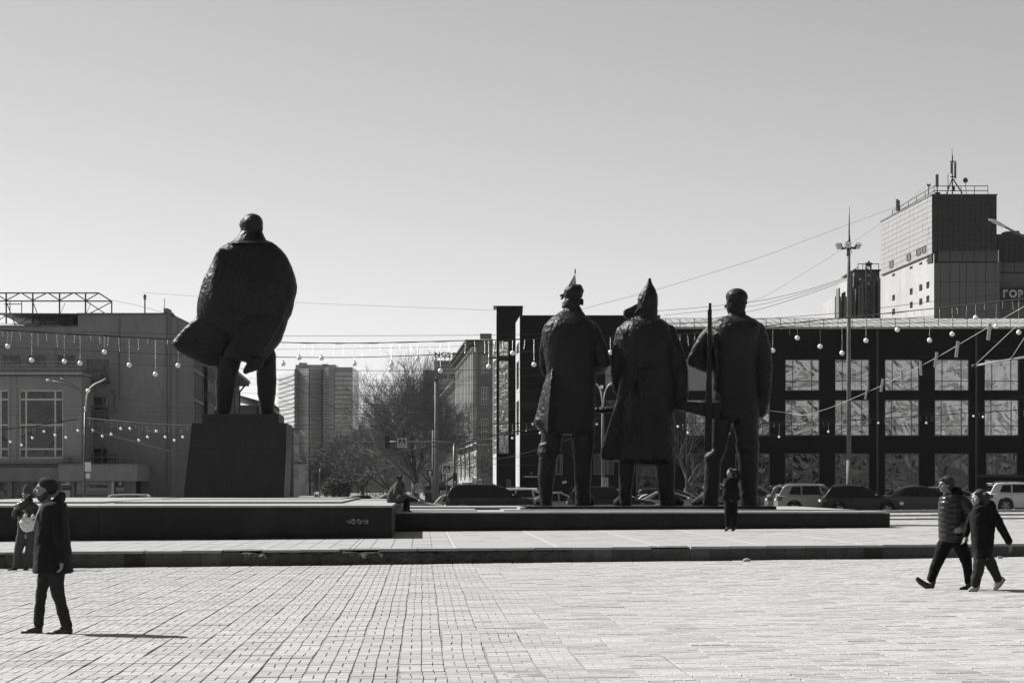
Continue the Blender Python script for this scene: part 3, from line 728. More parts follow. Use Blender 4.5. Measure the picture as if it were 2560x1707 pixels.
# ------------------------------------------------------------------ buildings
class Fac:
    """a facade frame: local x along the wall, y into the building, z up (world height)"""
    def __init__(s, t, O, az=0.0):
        s.t = t; s.O = Vector((O[0], O[1], 0)); s.az = az; s.R = Matrix.Rotation(az, 3, 'Z'); s.cache = {}
    def p(s, x, y, z): return s.O+s.R @ Vector((x, y, z))
    def emit(s, mb, name, mats, parent=None, smooth=False):
        mb.v = [s.O+s.R @ v for v in mb.v]; return mb.build(name, mats, parent or s.t, smooth)
    def wall(s, w, z0, z1, ops, mats, rec=0.25, name='wall', x0=0.0):
        m = MB()
        xs = sorted(set([x0, x0+w]+[q for o in ops for q in o[:2]])); zs = sorted(set([z0, z1]+[q for o in ops for q in o[2:4]]))
        for a, b in zip(xs, xs[1:]):
            run = None
            for c, d in zip(zs, zs[1:]):
                mx, mz = (a+b)/2, (c+d)/2
                hole = any(o[0] < mx < o[1] and o[2] < mz < o[3] for o in ops)
                if hole:
                    if run is not None: m.quad((a,0,run),(b,0,run),(b,0,c),(a,0,c)); run = None
                elif run is None: run = c
            if run is not None: m.quad((a,0,run),(b,0,run),(b,0,z1),(a,0,z1))
        for o in ops:
            a, b, c, d = o[:4]
            m.quad((a,0,c),(a,rec,c),(a,rec,d),(a,0,d)); m.quad((b,rec,c),(b,0,c),(b,0,d),(b,rec,d))
            m.quad((a,0,d),(a,rec,d),(b,rec,d),(b,0,d)); m.quad((a,rec,c),(a,0,c),(b,0,c),(b,rec,c))
        return s.emit(m, name, mats)
    def window(s, o, cols=(), rows=(), fw=0.06, frame='frame_white', glass='win_dark', rec=0.2, sill=None, split=True):
        a, b, c, d = o[:4]; w, h = b-a, d-c
        key = (round(w,3), round(h,3), cols, rows, fw, frame, glass, split)
        if key not in s.cache:
            m = MB(); t_ = 0.07
            xs = [0]+[w*q for q in cols]+[w]; zs = [0]+[h*q for q in rows]+[h]
            m.box(0,fw,0,t_,0,h); m.box(w-fw,w,0,t_,0,h); m.box(fw,w-fw,0.001,t_,0,fw); m.box(fw,w-fw,0.001,t_,h-fw,h)
            for q in cols: m.box(w*q-fw/2, w*q+fw/2, 0.003, t_, fw, h-fw)
            for q in rows: m.box(fw, w-fw, 0.006, t_, h*q-fw/2, h*q+fw/2)
            panes = []
            if split:
                for i in range(len(xs)-1):
                    for j in range(len(zs)-1):
                        pm = MB(); pm.quad((xs[i],0.05,zs[j]),(xs[i+1],0.05,zs[j]),(xs[i+1],0.05,zs[j+1]),(xs[i],0.05,zs[j+1]))
                        gl = glass if not isinstance(glass, (list, tuple)) else glass[0]
                        panes.append(pm.mesh('pane', M[gl]))
            else:
                pm = MB(); pm.quad((0,0.05,0),(w,0.05,0),(w,0.05,h),(0,0.05,h)); panes.append(pm.mesh('pane', M[glass]))
            s.cache[key] = (m.mesh('window', M[frame]), panes)
        fm, panes = s.cache[key]
        wo_ = inst('window', fm, s.t, s.p(a, rec-0.07, c), (0,0,s.az))
        for pm in panes:
            o_ = bpy.data.objects.new('pane', pm); sc.collection.objects.link(o_); o_.parent = wo_
        if sill:
            m = MB(); m.box(a-0.08, b+0.08, -0.10, rec-0.08, c-0.07, c-0.002); s.emit(m, 'sill', M[sill])
        return wo_

def zz(py, s): return EYE+(HOR-py)/s
# ===== the long dark three storey building on the right
DB = 150.0; SB = F/DB
def bx(px): return (px-1280)/SB
B1 = tag(thing('dark_building', 'long dark three-storey building with mirrored square windows and a pale metal roof', 'building', (bx(1960), DB, -0.3)), None, None)
f1 = Fac(B1, (bx(1300), DB)); ox = bx(1300)
def lx(px): return bx(px)-ox
ops = []; 
for k in range(-2, 8):
    a, b_ = lx(1963+124.6*k), lx(1963+124.6*k+86.5)
    if k != -9: ops.append((a, b_, zz(976.5,SB), zz(898,SB), 't', k))
    ops.append((a, b_, zz(1089,SB), zz(999,SB), 'm', k))
    if k == 4: ops.append((a+0.1, b_-0.1, zz(1186,SB), zz(1132,SB), 'b', k))
    else: ops.append((a, b_, zz(1262,SB), zz(1133,SB), 'b', k))
vents = [(lx(1982+250*k), lx(2031+250*k), zz(866,SB), zz(848,SB), 'v', k) for k in range(-1, 4)]
f1.wall(lx(3600)-lx(1650), -1.2, zz(822,SB), ops+vents, M['facade_dark'], 0.22, x0=lx(1650))
for o in ops:
    k = o[5]
    if o[4] == 't':
        if k <= -2: 
            m = MB(); m.box(o[0], o[1], 0.05, 0.12, o[2], o[3]); f1.emit(m, 'blank_panel', M['clad_light']); continue
        f1.window(o, (0.225, 0.775), (0.31,), 0.055, 'frame_grey', 'glass_wave')
    elif o[4] == 'm': f1.window(o, (0.2, 0.785), (0.28,), 0.055, 'frame_grey', 'glass_wave')
    elif k == 4: f1.window(o, (0.22, 0.78), (), 0.055, 'frame_grey', 'glass_wave2')
    else: f1.window(o, (0.22, 0.78), (0.41,), 0.055, 'frame_grey', 'glass_wave2')
for o in vents:
    m = MB(); nh = 7
    m.box(o[0], o[1], 0.18, 0.2, o[2], o[3])
    for i in range(nh):
        z = o[2]+(o[3]-o[2])*(i+0.5)/nh; m.add([(o[0]+0.03,0.02,z-0.03),(o[1]-0.03,0.02,z-0.03),(o[1]-0.03,0.12,z+0.03),(o[0]+0.03,0.12,z+0.03)], [(0,1,2,3)])
    f1.emit(m, 'vent_grille', M['metal_dark'])
for px in (2193, 2440):
    m = MB(); m.box(lx(px)-0.07, lx(px)+0.07, -0.14, 0.0, -0.5, zz(826,SB)); f1.emit(m, 'downpipe', M['metal_dark'])
for py, h_ in ((892, 0.05), (993, 0.04), (1092, 0.05)):
    m = MB(); m.box(lx(1650), lx(3600), -0.05, 0.0, zz(py,SB), zz(py,SB)+h_); f1.emit(m, 'ledge', M['facade_dark2'])
m = MB(); m.box(lx(2440), lx(3600), -0.12, 0, zz(1192,SB), zz(1186,SB)-0.02); f1.emit(m, 'pipe_run', M['metal_dark'])
# eave and sheet metal roof
m = MB(); m.box(lx(1650), lx(3600), -0.25, 0.3, zz(822,SB), zz(820,SB)); f1.emit(m, 'gutter', M['metal_light'])
m = MB(); m.box(lx(1650), lx(3600), -0.22, 0.35, zz(820,SB)+0.002, zz(817.5,SB)); f1.emit(m, 'fascia', M['metal_dark'])
ze = zz(817,SB); zr_ = EYE+(1210-796)*(DB+9)/F
m = MB()
X0, X1 = lx(1652), lx(3600)
m.quad((X0,0.1,ze),(X1,0.1,ze),(X1,9,zr_),(X0-0.6,9,zr_)); m.quad((X0-0.6,9,zr_),(X1,9,zr_),(X1,14,ze-3),(X0,14,ze-3)); f1.emit(m, 'roof', M['roof_metal'])
sm = MB(); sm.add([(0,0.1,ze+0.005),(0.05,0.1,ze+0.005),(0.05-0.0,9,zr_+0.005),(0,9,zr_+0.005),(0,0.1,ze+0.035),(0.05,0.1,ze+0.035),(0.05,9,zr_+0.035),(0,9,zr_+0.035)], [(0,1,2,3),(4,7,6,5),(0,4,5,1),(1,5,6,2),(2,6,7,3),(3,7,4,0)])
sme = sm.mesh('roof_seam', M['metal_mid']); x = X0+0.5
while x < lx(2620): inst('roof_seam', sme, B1, f1.p(x, 0, 0)); x += 0.62
m = MB(); zp = zz(817,SB)
x = lx(1665)
while x < lx(2640): m.tube([(x,0.4,zp),(x,0.4,zp+0.62)], 0.025, 5); x += 1.0
for hh in (0.3, 0.62): m.tube([(lx(1652),0.4,zp+hh),(lx(2640),0.4,zp+hh)], 0.016, 5)
f1.emit(m, 'roof_railing', M['metal_dark'])
# body behind (so that the building has depth)
m = MB(); m.box(lx(1650), lx(3600), 0.3, 16, -1.2, zz(824,SB)); f1.emit(m, 'body', M['facade_dark'])
# taller left wing
o2 = [(lx(1390), lx(1407), zz(1187,SB), zz(1135,SB)), (lx(1484), lx(1535), zz(1186,SB), zz(1134,SB)), (lx(1513), lx(1562), zz(964,SB), zz(914,SB)), (lx(1515), lx(1550), zz(1016,SB), zz(1000,SB)), (lx(1590), lx(1640), zz(1245,SB), zz(1165,SB)),(lx(1265)+1.0, lx(1277)+1.0, zz(1218,SB), zz(1198,SB))]
o2 = [q for q in o2 if q[0] > 0]
f1.wall(lx(1650), -1.2, zz(790,SB), o2, M['facade_dark'], 0.2)
f1.window(o2[0], (0.7,), (), 0.07, 'frame_grey', 'win_dark'); f1.window(o2[1], (0.7,), (), 0.06, 'frame_grey', 'win_dark')
m = MB(); m.box(o2[2][0], o2[2][1], 0.05, 0.12, o2[2][2], o2[2][3]); f1.emit(m, 'blank_panel', M['clad_light'])
f1.window(o2[3], (), (), 0.05, 'frame_grey', 'glass_wave2'); f1.window(o2[4], (0.35,), (0.2,), 0.06, 'frame_grey', 'glass_wave2')
m = MB(); m.box(0.01, lx(1650)-0.01, 0.25, 14, -1.2, zz(790,SB)-0.02); f1.emit(m, 'body', M['facade_dark'])
m = MB(); m.box(-0.05, lx(1650)+0.05, -0.06, 14.1, zz(790,SB), zz(788,SB)); f1.emit(m, 'parapet_cap', M['metal_dark'])
for py in (905, 940, 975, 1010, 1130, 1195):
    m = MB(); m.box(0, lx(1645), -0.03, 0, zz(py,SB), zz(py,SB)+0.04); f1.emit(m, 'ledge', M['facade_dark2'])
# left flank with slot windows, sunlight painted in as a pale wall
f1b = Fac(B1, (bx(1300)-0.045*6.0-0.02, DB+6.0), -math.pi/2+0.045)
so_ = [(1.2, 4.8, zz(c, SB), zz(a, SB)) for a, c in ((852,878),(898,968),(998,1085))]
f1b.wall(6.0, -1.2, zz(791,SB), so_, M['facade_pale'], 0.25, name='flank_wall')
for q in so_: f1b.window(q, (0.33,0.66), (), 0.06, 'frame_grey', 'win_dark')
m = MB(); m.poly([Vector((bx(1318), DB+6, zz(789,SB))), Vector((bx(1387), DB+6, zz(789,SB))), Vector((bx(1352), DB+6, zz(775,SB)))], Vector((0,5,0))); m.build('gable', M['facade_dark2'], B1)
m = MB(); m.box(lx(1310), lx(1352), -0.05, 0, zz(1192,SB), zz(1190,SB)); f1.emit(m, 'pipe_run', M['metal_light'])
m = MB(); m.box(lx(1326), lx(1331), -0.2, 0, zz(1185,SB), zz(1180,SB)); f1.emit(m, 'meter_box', M['metal_mid'])
# shop front with chairs (glazed) behind the middle figure
m = MB(); m.tube([(lx(1407),-0.3,zz(1206,SB)),(lx(1414),-0.5,zz(1204,SB))], 0.09, 8); f1.emit(m, 'security_camera', M['metal_light'])

# ===== stair tower with glazed bay, further back
DT = 172.0; ST = F/DT
B2 = thing('stair_tower', 'dark slab tower with a tall glazed stair bay beside the old corner house', 'building', ((1271-1280)/ST, DT, -0.3))
f2 = Fac(B2, ((1241-1280)/ST, DT)); 
def l2(px): return (px-1241)/ST
f2.wall(l2(1306), -1.2, zz(766,ST), [(l2(1247),l2(1271),zz(890,ST),zz(853,ST)),(l2(1247),l2(1271),zz(1133,ST),zz(901,ST)),(l2(1266),l2(1277),zz(1220,ST),zz(1198,ST))], M['facade_dark'], 0.15)
f2.window((l2(1247),l2(1271),zz(890,ST),zz(853,ST)), (0.5,), (0.5,), 0.05, 'frame_white', 'glass_bay', 0.15)
f2.window((l2(1247),l2(1271),zz(1133,ST),zz(901,ST)), (0.72,), tuple(round(i/13,4) for i in range(1,13)), 0.05, 'frame_white', 'glass_bay', 0.15)
f2.window((l2(1266),l2(1277),zz(1220,ST),zz(1198,ST)), (), (), 0.05, 'frame_grey', 'win_dark', 0.15)
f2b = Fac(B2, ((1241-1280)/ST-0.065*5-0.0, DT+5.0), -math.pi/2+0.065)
f2b.wall(5.0, -1.2, zz(766,ST), [(0.4,4.7,zz(890,ST),zz(850,ST)),(0.4,4.9,zz(1135,ST),zz(898,ST))], M['facade_pale'], 0.15, name='side_wall')  # sunward side: the light is put into a pale wall colour
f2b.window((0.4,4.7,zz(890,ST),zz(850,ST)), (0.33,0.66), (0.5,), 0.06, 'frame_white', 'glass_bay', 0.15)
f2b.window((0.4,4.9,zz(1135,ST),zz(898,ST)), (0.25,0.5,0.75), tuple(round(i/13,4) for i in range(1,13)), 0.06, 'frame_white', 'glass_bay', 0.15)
m = MB(); m.box(0.02, l2(1306)-0.02, 0.2, 12, -1.2, zz(766,ST)-0.03); f2.emit(m, 'body', M['facade_dark'])
m = MB(); m.box(-0.25, l2(1306)+0.05, -0.1, 12.1, zz(766,ST), zz(764.5,ST)); f2.emit(m, 'roof_edge', M['metal_dark'])
m = MB(); m.box(-0.5, l2(1273), -0.25, 0.0, zz(897,ST), zz(892.5,ST)); f2.emit(m, 'canopy', M['metal_dark'])

# ===== old corner house, facade receding down the street
SC = 21.9; DC = F/SC
B3 = thing('corner_house', 'old five-storey corner house with heavy cornice, pilasters and pale window frames', 'building', ((1190-1280)/SC, DC, -0.3))
f3 = Fac(B3, ((1191-1280)/SC, DC))
def l3(px): return (px-1191)/SC
wins3 = [(l3(1203),l3(1221),zz(c,SC),zz(a,SC)) for a, c in ((889,932),(966,1010),(1046,1091),(1138,1184))]
f3.wall(l3(1236), -1.0, zz(858,SC), wins3, M['facade_mid'], 0.3)
for i, q in enumerate(wins3): f3.window(q, (0.35,0.68), (0.3,0.65), 0.09, 'frame_white' if i < 3 else 'frame_grey', 'win_dark', 0.3, 'facade_pale')
m = MB(); m.box(0.02, l3(1236), 0.35, 14, -1.0, zz(859,SC)); f3.emit(m, 'body', M['facade_mid'])
m = MB(); m.box(l3(1189)-0.3, l3(1234), -0.5, 14, zz(858,SC), zz(854,SC)); m.box(-0.7, l3(1234), -0.8, 14, zz(854,SC)+0.002, zz(850,SC)); f3.emit(m, 'cornice', M['metal_mid'])
m = MB(); m.box(-0.4, l3(1232), -0.35, 0, zz(1113,SC), zz(1109,SC)); m.box(-0.3, l3(1232), -0.25, 0, zz(1098,SC), zz(1094,SC)); f3.emit(m, 'string_course', M['facade_pale'])
m = MB(); zt = zz(850,SC)
m.add([(-0.7,-0.7,zt),(l3(1234),-0.7,zt),(l3(1234),6,zz(838,SC)),(1.5,6,zz(838,SC)),(-0.7,16,zt)], [(0,1,2,3),(0,3,4)]); f3.emit(m, 'roof', M['roof_metal'])
m = MB(); m.box(l3(1199), l3(1228), 3, 6, zz(842,SC), zz(829,SC)); f3.emit(m, 'roof_house', M['facade_mid'])
# street side: from far to near
LEN3 = 46.0; slope3 = 0.069
f3b = Fac(B3, ((1191-1280)/SC-slope3*LEN3, DC+LEN3), -math.pi/2+math.atan(slope3))
ops3 = []; nb = 12
for i in range(nb):
    x0 = 1.0+i*(LEN3-1.5)/nb
    for a, c in ((889,932),(966,1010),(1046,1086),(1138,1190)): ops3.append((x0+0.7, x0+2.3, zz(c,SC), zz(a,SC)))
f3b.wall(LEN3, -1.0, zz(858,SC), ops3, M['facade_pale'], 0.35, name='street_wall')  # paler than the front wall: sun on this side is in the colour
for q in ops3: f3b.window(q, (0.5,), (0.62,), 0.10, 'frame_white', 'win_dark', 0.35, split=False)
pl = MB(); pl.box(-0.38, 0.38, -0.45, 0, zz(1094,SC), zz(866,SC)); pl.box(-0.5, 0.5, -0.6, 0.0, zz(876,SC), zz(866,SC)+0.01)
plm = pl.mesh('pilaster', M['facade_pale'])
for i in range(nb+1): inst('pilaster', plm, B3, f3b.p(0.9+i*(LEN3-1.5)/nb-0.1, 0, 0), (0,0,f3b.az))
m = MB(); m.box(0, LEN3+0.5, -0.9, 0, zz(860,SC), zz(853,SC)); m.box(0, LEN3+0.8, -1.3, 0, zz(853,SC)+0.002, zz(850,SC)); f3b.emit(m, 'cornice', M['facade_mid'])
br = MB(); br.box(-0.12, 0.12, -1.1, 0, zz(866,SC), zz(860,SC)); brm = br.mesh('bracket', M['facade_mid'])
for i in range(40): inst('bracket', brm, B3, f3b.p(0.6+i*1.14, 0, 0), (0,0,f3b.az))
m = MB(); m.box(0, LEN3+0.2, -0.5, 0, zz(1113,SC), zz(1109,SC)); m.box(0, LEN3+0.1, -0.3, 0, zz(1098,SC), zz(1094,SC)); f3b.emit(m, 'string_course', M['facade_pale'])
for i in (3, 6, 9):
    m = MB(); x = 1.3+i*3.7; m.tube([(x,-0.25,zz(1200,SC)),(x,-0.25,zz(864,SC))], 0.09, 6); f3b.emit(m, 'downpipe', M['metal_mid'])
for (x, py) in ((42.6,1205),(44.0,1212),(45.2,1200),(39.5,1198)):
    m = MB(); m.box(x-0.45, x+0.45, -0.5, -0.05, zz(py+8,SC), zz(py-6,SC)); q = f3b.emit(m, 'air_conditioner', M['metal_light'])
m = MB(); m.disc((l3(1231),-0.2,zz(1180,SC)), (0,1,0), 0.55, 0.15, 20); f3.emit(m, 'round_sign', M['metal_dark'])
m = MB()
for (a, b_, c, d_) in ((1196,1204,1196,1212),): m.box(l3(a), l3(b_), -0.5, -0.02, zz(d_,SC), zz(c,SC))
f3.emit(m, 'air_conditioner', M['metal_light'])
m = MB(); m.disc((l3(1200),-0.53,zz(1204,SC)), (0,1,0), 0.14, 0.04, 12); f3.emit(m, 'fan', M['metal_dark'])
# shop fascia along the street side
m = MB(); m.box(30, LEN3-0.5, -0.9, -0.3, zz(1222,SC), zz(1206,SC)); f3b.emit(m, 'shop_fascia', M['black'])
# farther block on the same side
B3b = thing('street_house', 'pale four-storey house with a sloping roof next down the street behind the corner house', 'building', ((1128-1280)/17.0, F/17.0, -0.3))
S4 = 17.2; D4 = F/S4
f4 = Fac(B3b, ((1149-1280)/S4-0.069*60+0.7, D4+40), -math.pi/2+math.atan(0.069)); LEN4 = 56
o4 = []
for i in range(13):
    for a, c in ((985,1010),(1032,1056),(1078,1102),(1128,1160)): o4.append((1+i*4.2, 3.2+i*4.2, zz(c,S4), zz(a,S4)))
f4.wall(LEN4, -1, zz(962,S4), o4, M['facade_pale'], 0.3)
for q in o4: f4.window(q, (0.5,), (), 0.12, 'frame_white', 'win_dark', 0.3, split=False)
m = MB(); m.quad((0,-0.8,zz(963,S4)),(LEN4,-0.8,zz(963,S4)),(LEN4,7,zz(925,S4)),(0,7,zz(925,S4))); m.box(0,LEN4,-0.9,0,zz(966,S4),zz(962,S4)); f4.emit(m, 'roof', M['roof_metal'])
for i in range(14):
    m = MB(); m.box(0.2+i*4.2, 0.7+i*4.2, -0.25, 0, -1, zz(968,S4)); f4.emit(m, 'pilaster', M['facade_white'])
# block with rooftop letters
S5 = 14.5; D5 = F/S5
B5 = thing('office_block', 'pale grey office block behind the bare tree with black letters on its roof', 'building', ((1115-1280)/S5, D5, -0.3))
f5 = Fac(B5, ((1085-1280)/S5, D5))
def l5(px): return (px-1085)/S5
o5 = [(l5(1095),l5(1118),zz(946,S5),zz(934,S5)),(l5(1122),l5(1150),zz(946,S5),zz(934,S5)),(l5(1095),l5(1118),zz(990,S5),zz(975,S5)),(l5(1122),l5(1150),zz(990,S5),zz(975,S5))]
f5.wall(l5(1172), -1, zz(901,S5), o5, M['tower_light'], 0.3)
for q in o5: f5.window(q, (0.33,0.66), (), 0.12, 'metal_mid', 'win_dark', 0.3, split=False)
m = MB(); m.box(0.01, l5(1172), 0.35, 15, -1, zz(902,S5)); f5.emit(m, 'body', M['tower_light'])
m = MB(); m.box(l5(1093), l5(1150), -0.15, 0, zz(911,S5), zz(904,S5)); m.box(l5(1096), l5(1172), -0.2, 0, zz(918,S5), zz(916,S5)); f5.emit(m, 'dark_band', M['tower_dark'])
m = MB(); m.box(l5(1057), l5(1085)-0.01, 1.0, 14, -1, zz(925,S5)); f5.emit(m, 'side_block', M['tower_dark'])
m = MB(); m.quad((l5(1057),1,zz(925,S5)+0.003),(l5(1085)-0.01,1,zz(925,S5)+0.003),(l5(1085)-0.01,8,zz(916,S5)),(l5(1062),8,zz(916,S5))); f5.emit(m, 'roof', M['metal_mid'])
rl = thing('rooftop_letters', 'black rooftop letters N G S followed by dark squares on the grey office block', 'sign', ((1115-1280)/S5, D5+0.5, zz(901,S5)))
me_l = text('NGS', 11.5/S5*1.38, M['black'], rl, ((1106-1280)/S5, D5+0.5, zz(886,S5)), 41/S5, 0.15, 0.03)
for px0, px1 in ((1131,1141),(1143.5,1152)):
    m = MB(); m.box((px0-1280)/S5, (px1-1280)/S5, D5+0.35, D5+0.65, zz(892,S5), zz(881,S5)); m.build('letter_block', M['black'], rl)
m = MB()
for px in (1090, 1101, 1112, 1124, 1136, 1148): m.tube([((px-1280)/S5, D5+0.5, zz(901,S5)), ((px-1280)/S5, D5+0.5, zz(891,S5))], 0.08, 5)
m.tube([((1086-1280)/S5, D5+0.5, zz(892.5,S5)), ((1154-1280)/S5, D5+0.5, zz(892.5,S5))], 0.07, 5); m.build('support_frame', M['metal_dark'], rl)

# ===== far twin-slab glass tower
S6 = 7.0; D6 = F/S6
B6 = thing('glass_tower', 'tall pale banded glass high-rise fading in the haze down the street', 'building', ((790-1280)/S6, D6, -1))
def seg(pxa, pxb, top, m_, dd=0, dep=30, name='tower_segment', bands=None):
    m = MB(); m.box((pxa-1280)/S6, (pxb-1280)/S6, D6+dd, D6+dd+dep, -1, zz(top,S6)); o_ = m.build(name, M[m_], B6)
    if bands:
        b = MB(); z = zz(1215,S6)
        while z < zz(top,S6)-2:
            b.box((pxa-1280)/S6+0.15, (pxb-1280)/S6-0.15, D6+dd-0.25, D6+dd+0.05, z, z+0.8); z += 1.65
        b.build('window_bands', M[bands], B6)
def segr(pxa, pxb, topa, topb, m_, d0, d1, name, bands=None):   # slanting face
    m = MB(); a = Vector(((pxa-1280)*(D6+d0)/F, D6+d0, 0)); b_ = Vector(((pxb-1280)*(D6+d1)/F, D6+d1, 0))
    za, zb_ = EYE+(HOR-topa)*(D6+d0)/F, EYE+(HOR-topb)*(D6+d1)/F
    dv = Vector((0,24,0))
    m.add([a+Vector((0,0,-1)), b_+Vector((0,0,-1)), b_+Vector((0,0,zb_)), a+Vector((0,0,za)), a+dv+Vector((0,0,-1)), b_+dv+Vector((0,0,-1)), b_+dv+Vector((0,0,zb_)), a+dv+Vector((0,0,za))], [(0,1,2,3),(5,4,7,6),(3,2,6,7),(4,0,3,7),(1,5,6,2)])
    m.build(name, M[m_], B6)
    if bands:
        bb = MB(); nrm = (b_-a).normalized().cross(Vector((0,0,1)))*0.3; z = zz(1215,S6); top = min(za, zb_)
        if nrm.y > 0: nrm = -nrm
        while z < top-2:
            q = [a+nrm+Vector((0,0,z)), b_+nrm+Vector((0,0,z)), b_+nrm+Vector((0,0,z+0.8)), a+nrm+Vector((0,0,z+0.8))]
            bb.add(q, [(0,1,2,3)]); z += 1.65
        bb.build('window_bands', M[bands], B6)
segr(696, 736, 937, 923, 'tower_light', 40, 0, 'left_face', 'tower_glass')
seg(736, 741, 921, 'tower_dark', 1)
segr(741, 772, 922, 921, 'tower_glass', 3, -2, 'bowed_bay', 'tower_dark'); seg(772, 774, 921, 'tower_dark', 2)
segr(774, 803, 918, 919, 'tower_glass', -2, 2, 'bowed_bay', 'tower_dark')
segr(803, 822, 921, 917, 'tower_dark', 6, -1, 'dark_face'); seg(822, 836, 916, 'tower_glass', -2, bands='tower_dark')
seg(836.4, 882, 918, 'tower_glass', -1, bands='tower_light')
m = MB()
for i in range(40):
    z = zz(1205-i*7.2,S6); m.box((810-1280)/S6, (820.5-1280)/S6, D6-2.8, D6-2.2, z, z+0.4)
for px in (812, 819): m.box((px-1280)/S6, (px+0.8-1280)/S6, D6-3.0, D6-2.3, 0, zz(922,S6))
m.build('balcony_grid', M['facade_white'], B6)
m = MB(); m.box((736-1280)/S6, (837-1280)/S6, D6+4, D6+20, zz(922,S6), zz(910,S6)); m.box((745-1280)/S6, (757-1280)/S6, D6+3, D6+14, zz(915,S6), zz(912,S6)+1); m.box((759-1280)/S6, (764-1280)/S6, D6+3, D6+8, zz(912,S6), zz(905,S6)); m.box((803-1280)/S6, (818-1280)/S6, D6+3, D6+14, zz(912,S6), zz(908.5,S6)); m.build('roof_plant', M['tower_glass'], B6)
for px in (765.5, 838):
    pass
# far low blocks
for (a, b_, top, s_, mm, nm, lb) in ((882, 915, 1073, 8.5, 'tower_glass', 'far_block', 'distant grey flat block just right of the glass high-rise'), (830, 1060, 1165, 9.5, 'tower_dark', 'far_block', 'low distant grey block behind the bushes and bare tree'), (1062, 1100, 1160, 16, 'facade_mid', 'far_shop', 'low dark pavilion behind the concrete pole')):
    d_ = F/s_; t = thing(nm, lb, 'building', ((a+b_)/2*0+((a+b_)/2-1280)/s_, d_, -1))
    f_ = Fac(t, ((a-1280)/s_, d_)); w_ = (b_-a)/s_; h_ = zz(top,s_)
    ops_ = []
    zc = 1.5
    while zc < h_-2.5:
        xx = 0.8
        while xx < w_-1.8: ops_.append((xx, xx+1.4, zc, zc+1.5)); xx += 3.0
        zc += 3.2
    f_.wall(w_, -1, h_, ops_, M[mm], 0.3)
    for q in ops_[:160]: f_.window(q, (), (), 0.12, 'metal_mid', 'win_dark', 0.3, split=False)
    m = MB(); m.box(0.02, w_-0.02, 0.35, 12, -1, h_-0.02); f_.emit(m, 'body', M[mm])
    m = MB(); m.box(w_*0.4, w_*0.6, 2, 5, h_-0.02, h_+1.3); m.box(w_*0.72, w_*0.78, 2, 4, h_-0.02, h_+0.8); f_.emit(m, 'roof_hut', M['metal_mid'])

# ===== small balconied houses on the left side of the street, right of the pedestal
def street_side(name, label, s_, px_near, ztop_py, length, slope, floors, mm, nwin, sill=None, roof=True, extra=None):
    d_ = F/s_; t = thing(name, label, 'building', ((px_near-1280)/s_, d_, -1))
    f_ = Fac(t, ((px_near-1280)/s_, d_), math.pi/2+math.atan(slope))
    ops_ = []; pit = length/nwin
    for i in range(nwin):
        for a, c in floors: ops_.append((i*pit+pit*0.22, i*pit+pit*0.68, zz(c,s_), zz(a,s_)))
    f_.wall(length, -1.2, zz(ztop_py,s_), ops_, M[mm], 0.3)
    for q in ops_: f_.window(q, (0.5,), (), 0.10, 'frame_grey', 'win_dark', 0.3, sill, split=False)
    if roof:
        m = MB(); m.box(-0.4, length+0.4, -0.9, 0.2, zz(ztop_py,s_), zz(ztop_py,s_)+0.25); m.quad((-0.4,-0.9,zz(ztop_py,s_)+0.26),(length+0.4,-0.9,zz(ztop_py,s_)+0.26),(length+0.4,6,zz(ztop_py,s_)+2.2),(-0.4,6,zz(ztop_py,s_)+2.2)); f_.emit(m, 'roof', M['roof_metal'])
    m = MB(); m.box(0.02, length, 0.35, 12, -1.2, zz(ztop_py,s_)-0.02); f_.emit(m, 'body', M[mm])
    return t, f_
t6, f6 = street_side('balcony_house', 'pale stuccoed house with small balconies just right of the tall pedestal', 17.5, 735, 1078, 26, 0.07, ((1092,1112),(1128,1150),(1168,1196)), 'facade_pale', 8)
for i in range(5):
    m = MB(); z = zz(1153,17.5); m.box(2+i*5, 4.6+i*5, -1.1, 0, z-0.2, z)
    for k in range(8): m.tube([(2.05+i*5+k*0.36,-1.05,z),(2.05+i*5+k*0.36,-1.05,z+0.9)], 0.03, 4)
    m.tube([(2+i*5,-1.05,z+0.9),(4.6+i*5,-1.05,z+0.9)], 0.05, 4); f6.emit(m, 'balcony', M['metal_mid'])
m = MB(); m.box(-5, 0, 0.02, 0.6, -1.2, zz(1074,17.5)); f6.emit(m, 'front_wall', M['facade_mid'])
t7, f7 = street_side('balcony_house', 'lower pale house with a canopy behind the first balconied house', 12.5, 777, 1148, 30, 0.07, ((1160,1176),(1190,1212)), 'facade_pale', 8)
m = MB(); m.box(-2, 2, -4, 0, zz(1180,12.5), zz(1176,12.5)); f7.emit(m, 'canopy', M['metal_light'])

# ===== pale plastered block on the left
SL = 30.0; DLb = F/SL
B8 = tag(thing('grey_building', 'large grey plastered corner building at the left with a tall glazed bay and balconies', 'building', ((200-1280)/SL, DLb, -0.5)), None, None)
f8 = Fac(B8, ((-400-1280)/SL, DLb))
def l8(px): return (px+400)/SL
ob = [(l8(217),l8(273),zz(925,SL),zz(898,SL)),(l8(217),l8(272),zz(1026,SL),zz(990,SL)),(l8(217),l8(270),zz(1158,SL),zz(1119,SL))]
st_ = [(l8(9),l8(52),zz(916,SL),zz(888,SL)),(l8(73),l8(115),zz(916,SL),zz(888,SL)),(l8(143),l8(188),zz(918,SL),zz(888,SL)),(l8(-70),l8(-20),zz(916,SL),zz(888,SL))]
f8.wall(l8(195), -1.5, zz(815,SL), st_, M['facade_left'], 0.25)
f8.wall(l8(424)-l8(195), -1.5, zz(784,SL), ob, M['facade_left'], 0.25, x0=l8(195))
for q in st_: f8.window(q, (0.33,0.66), (), 0.08, 'frame_grey', 'glass_dark')
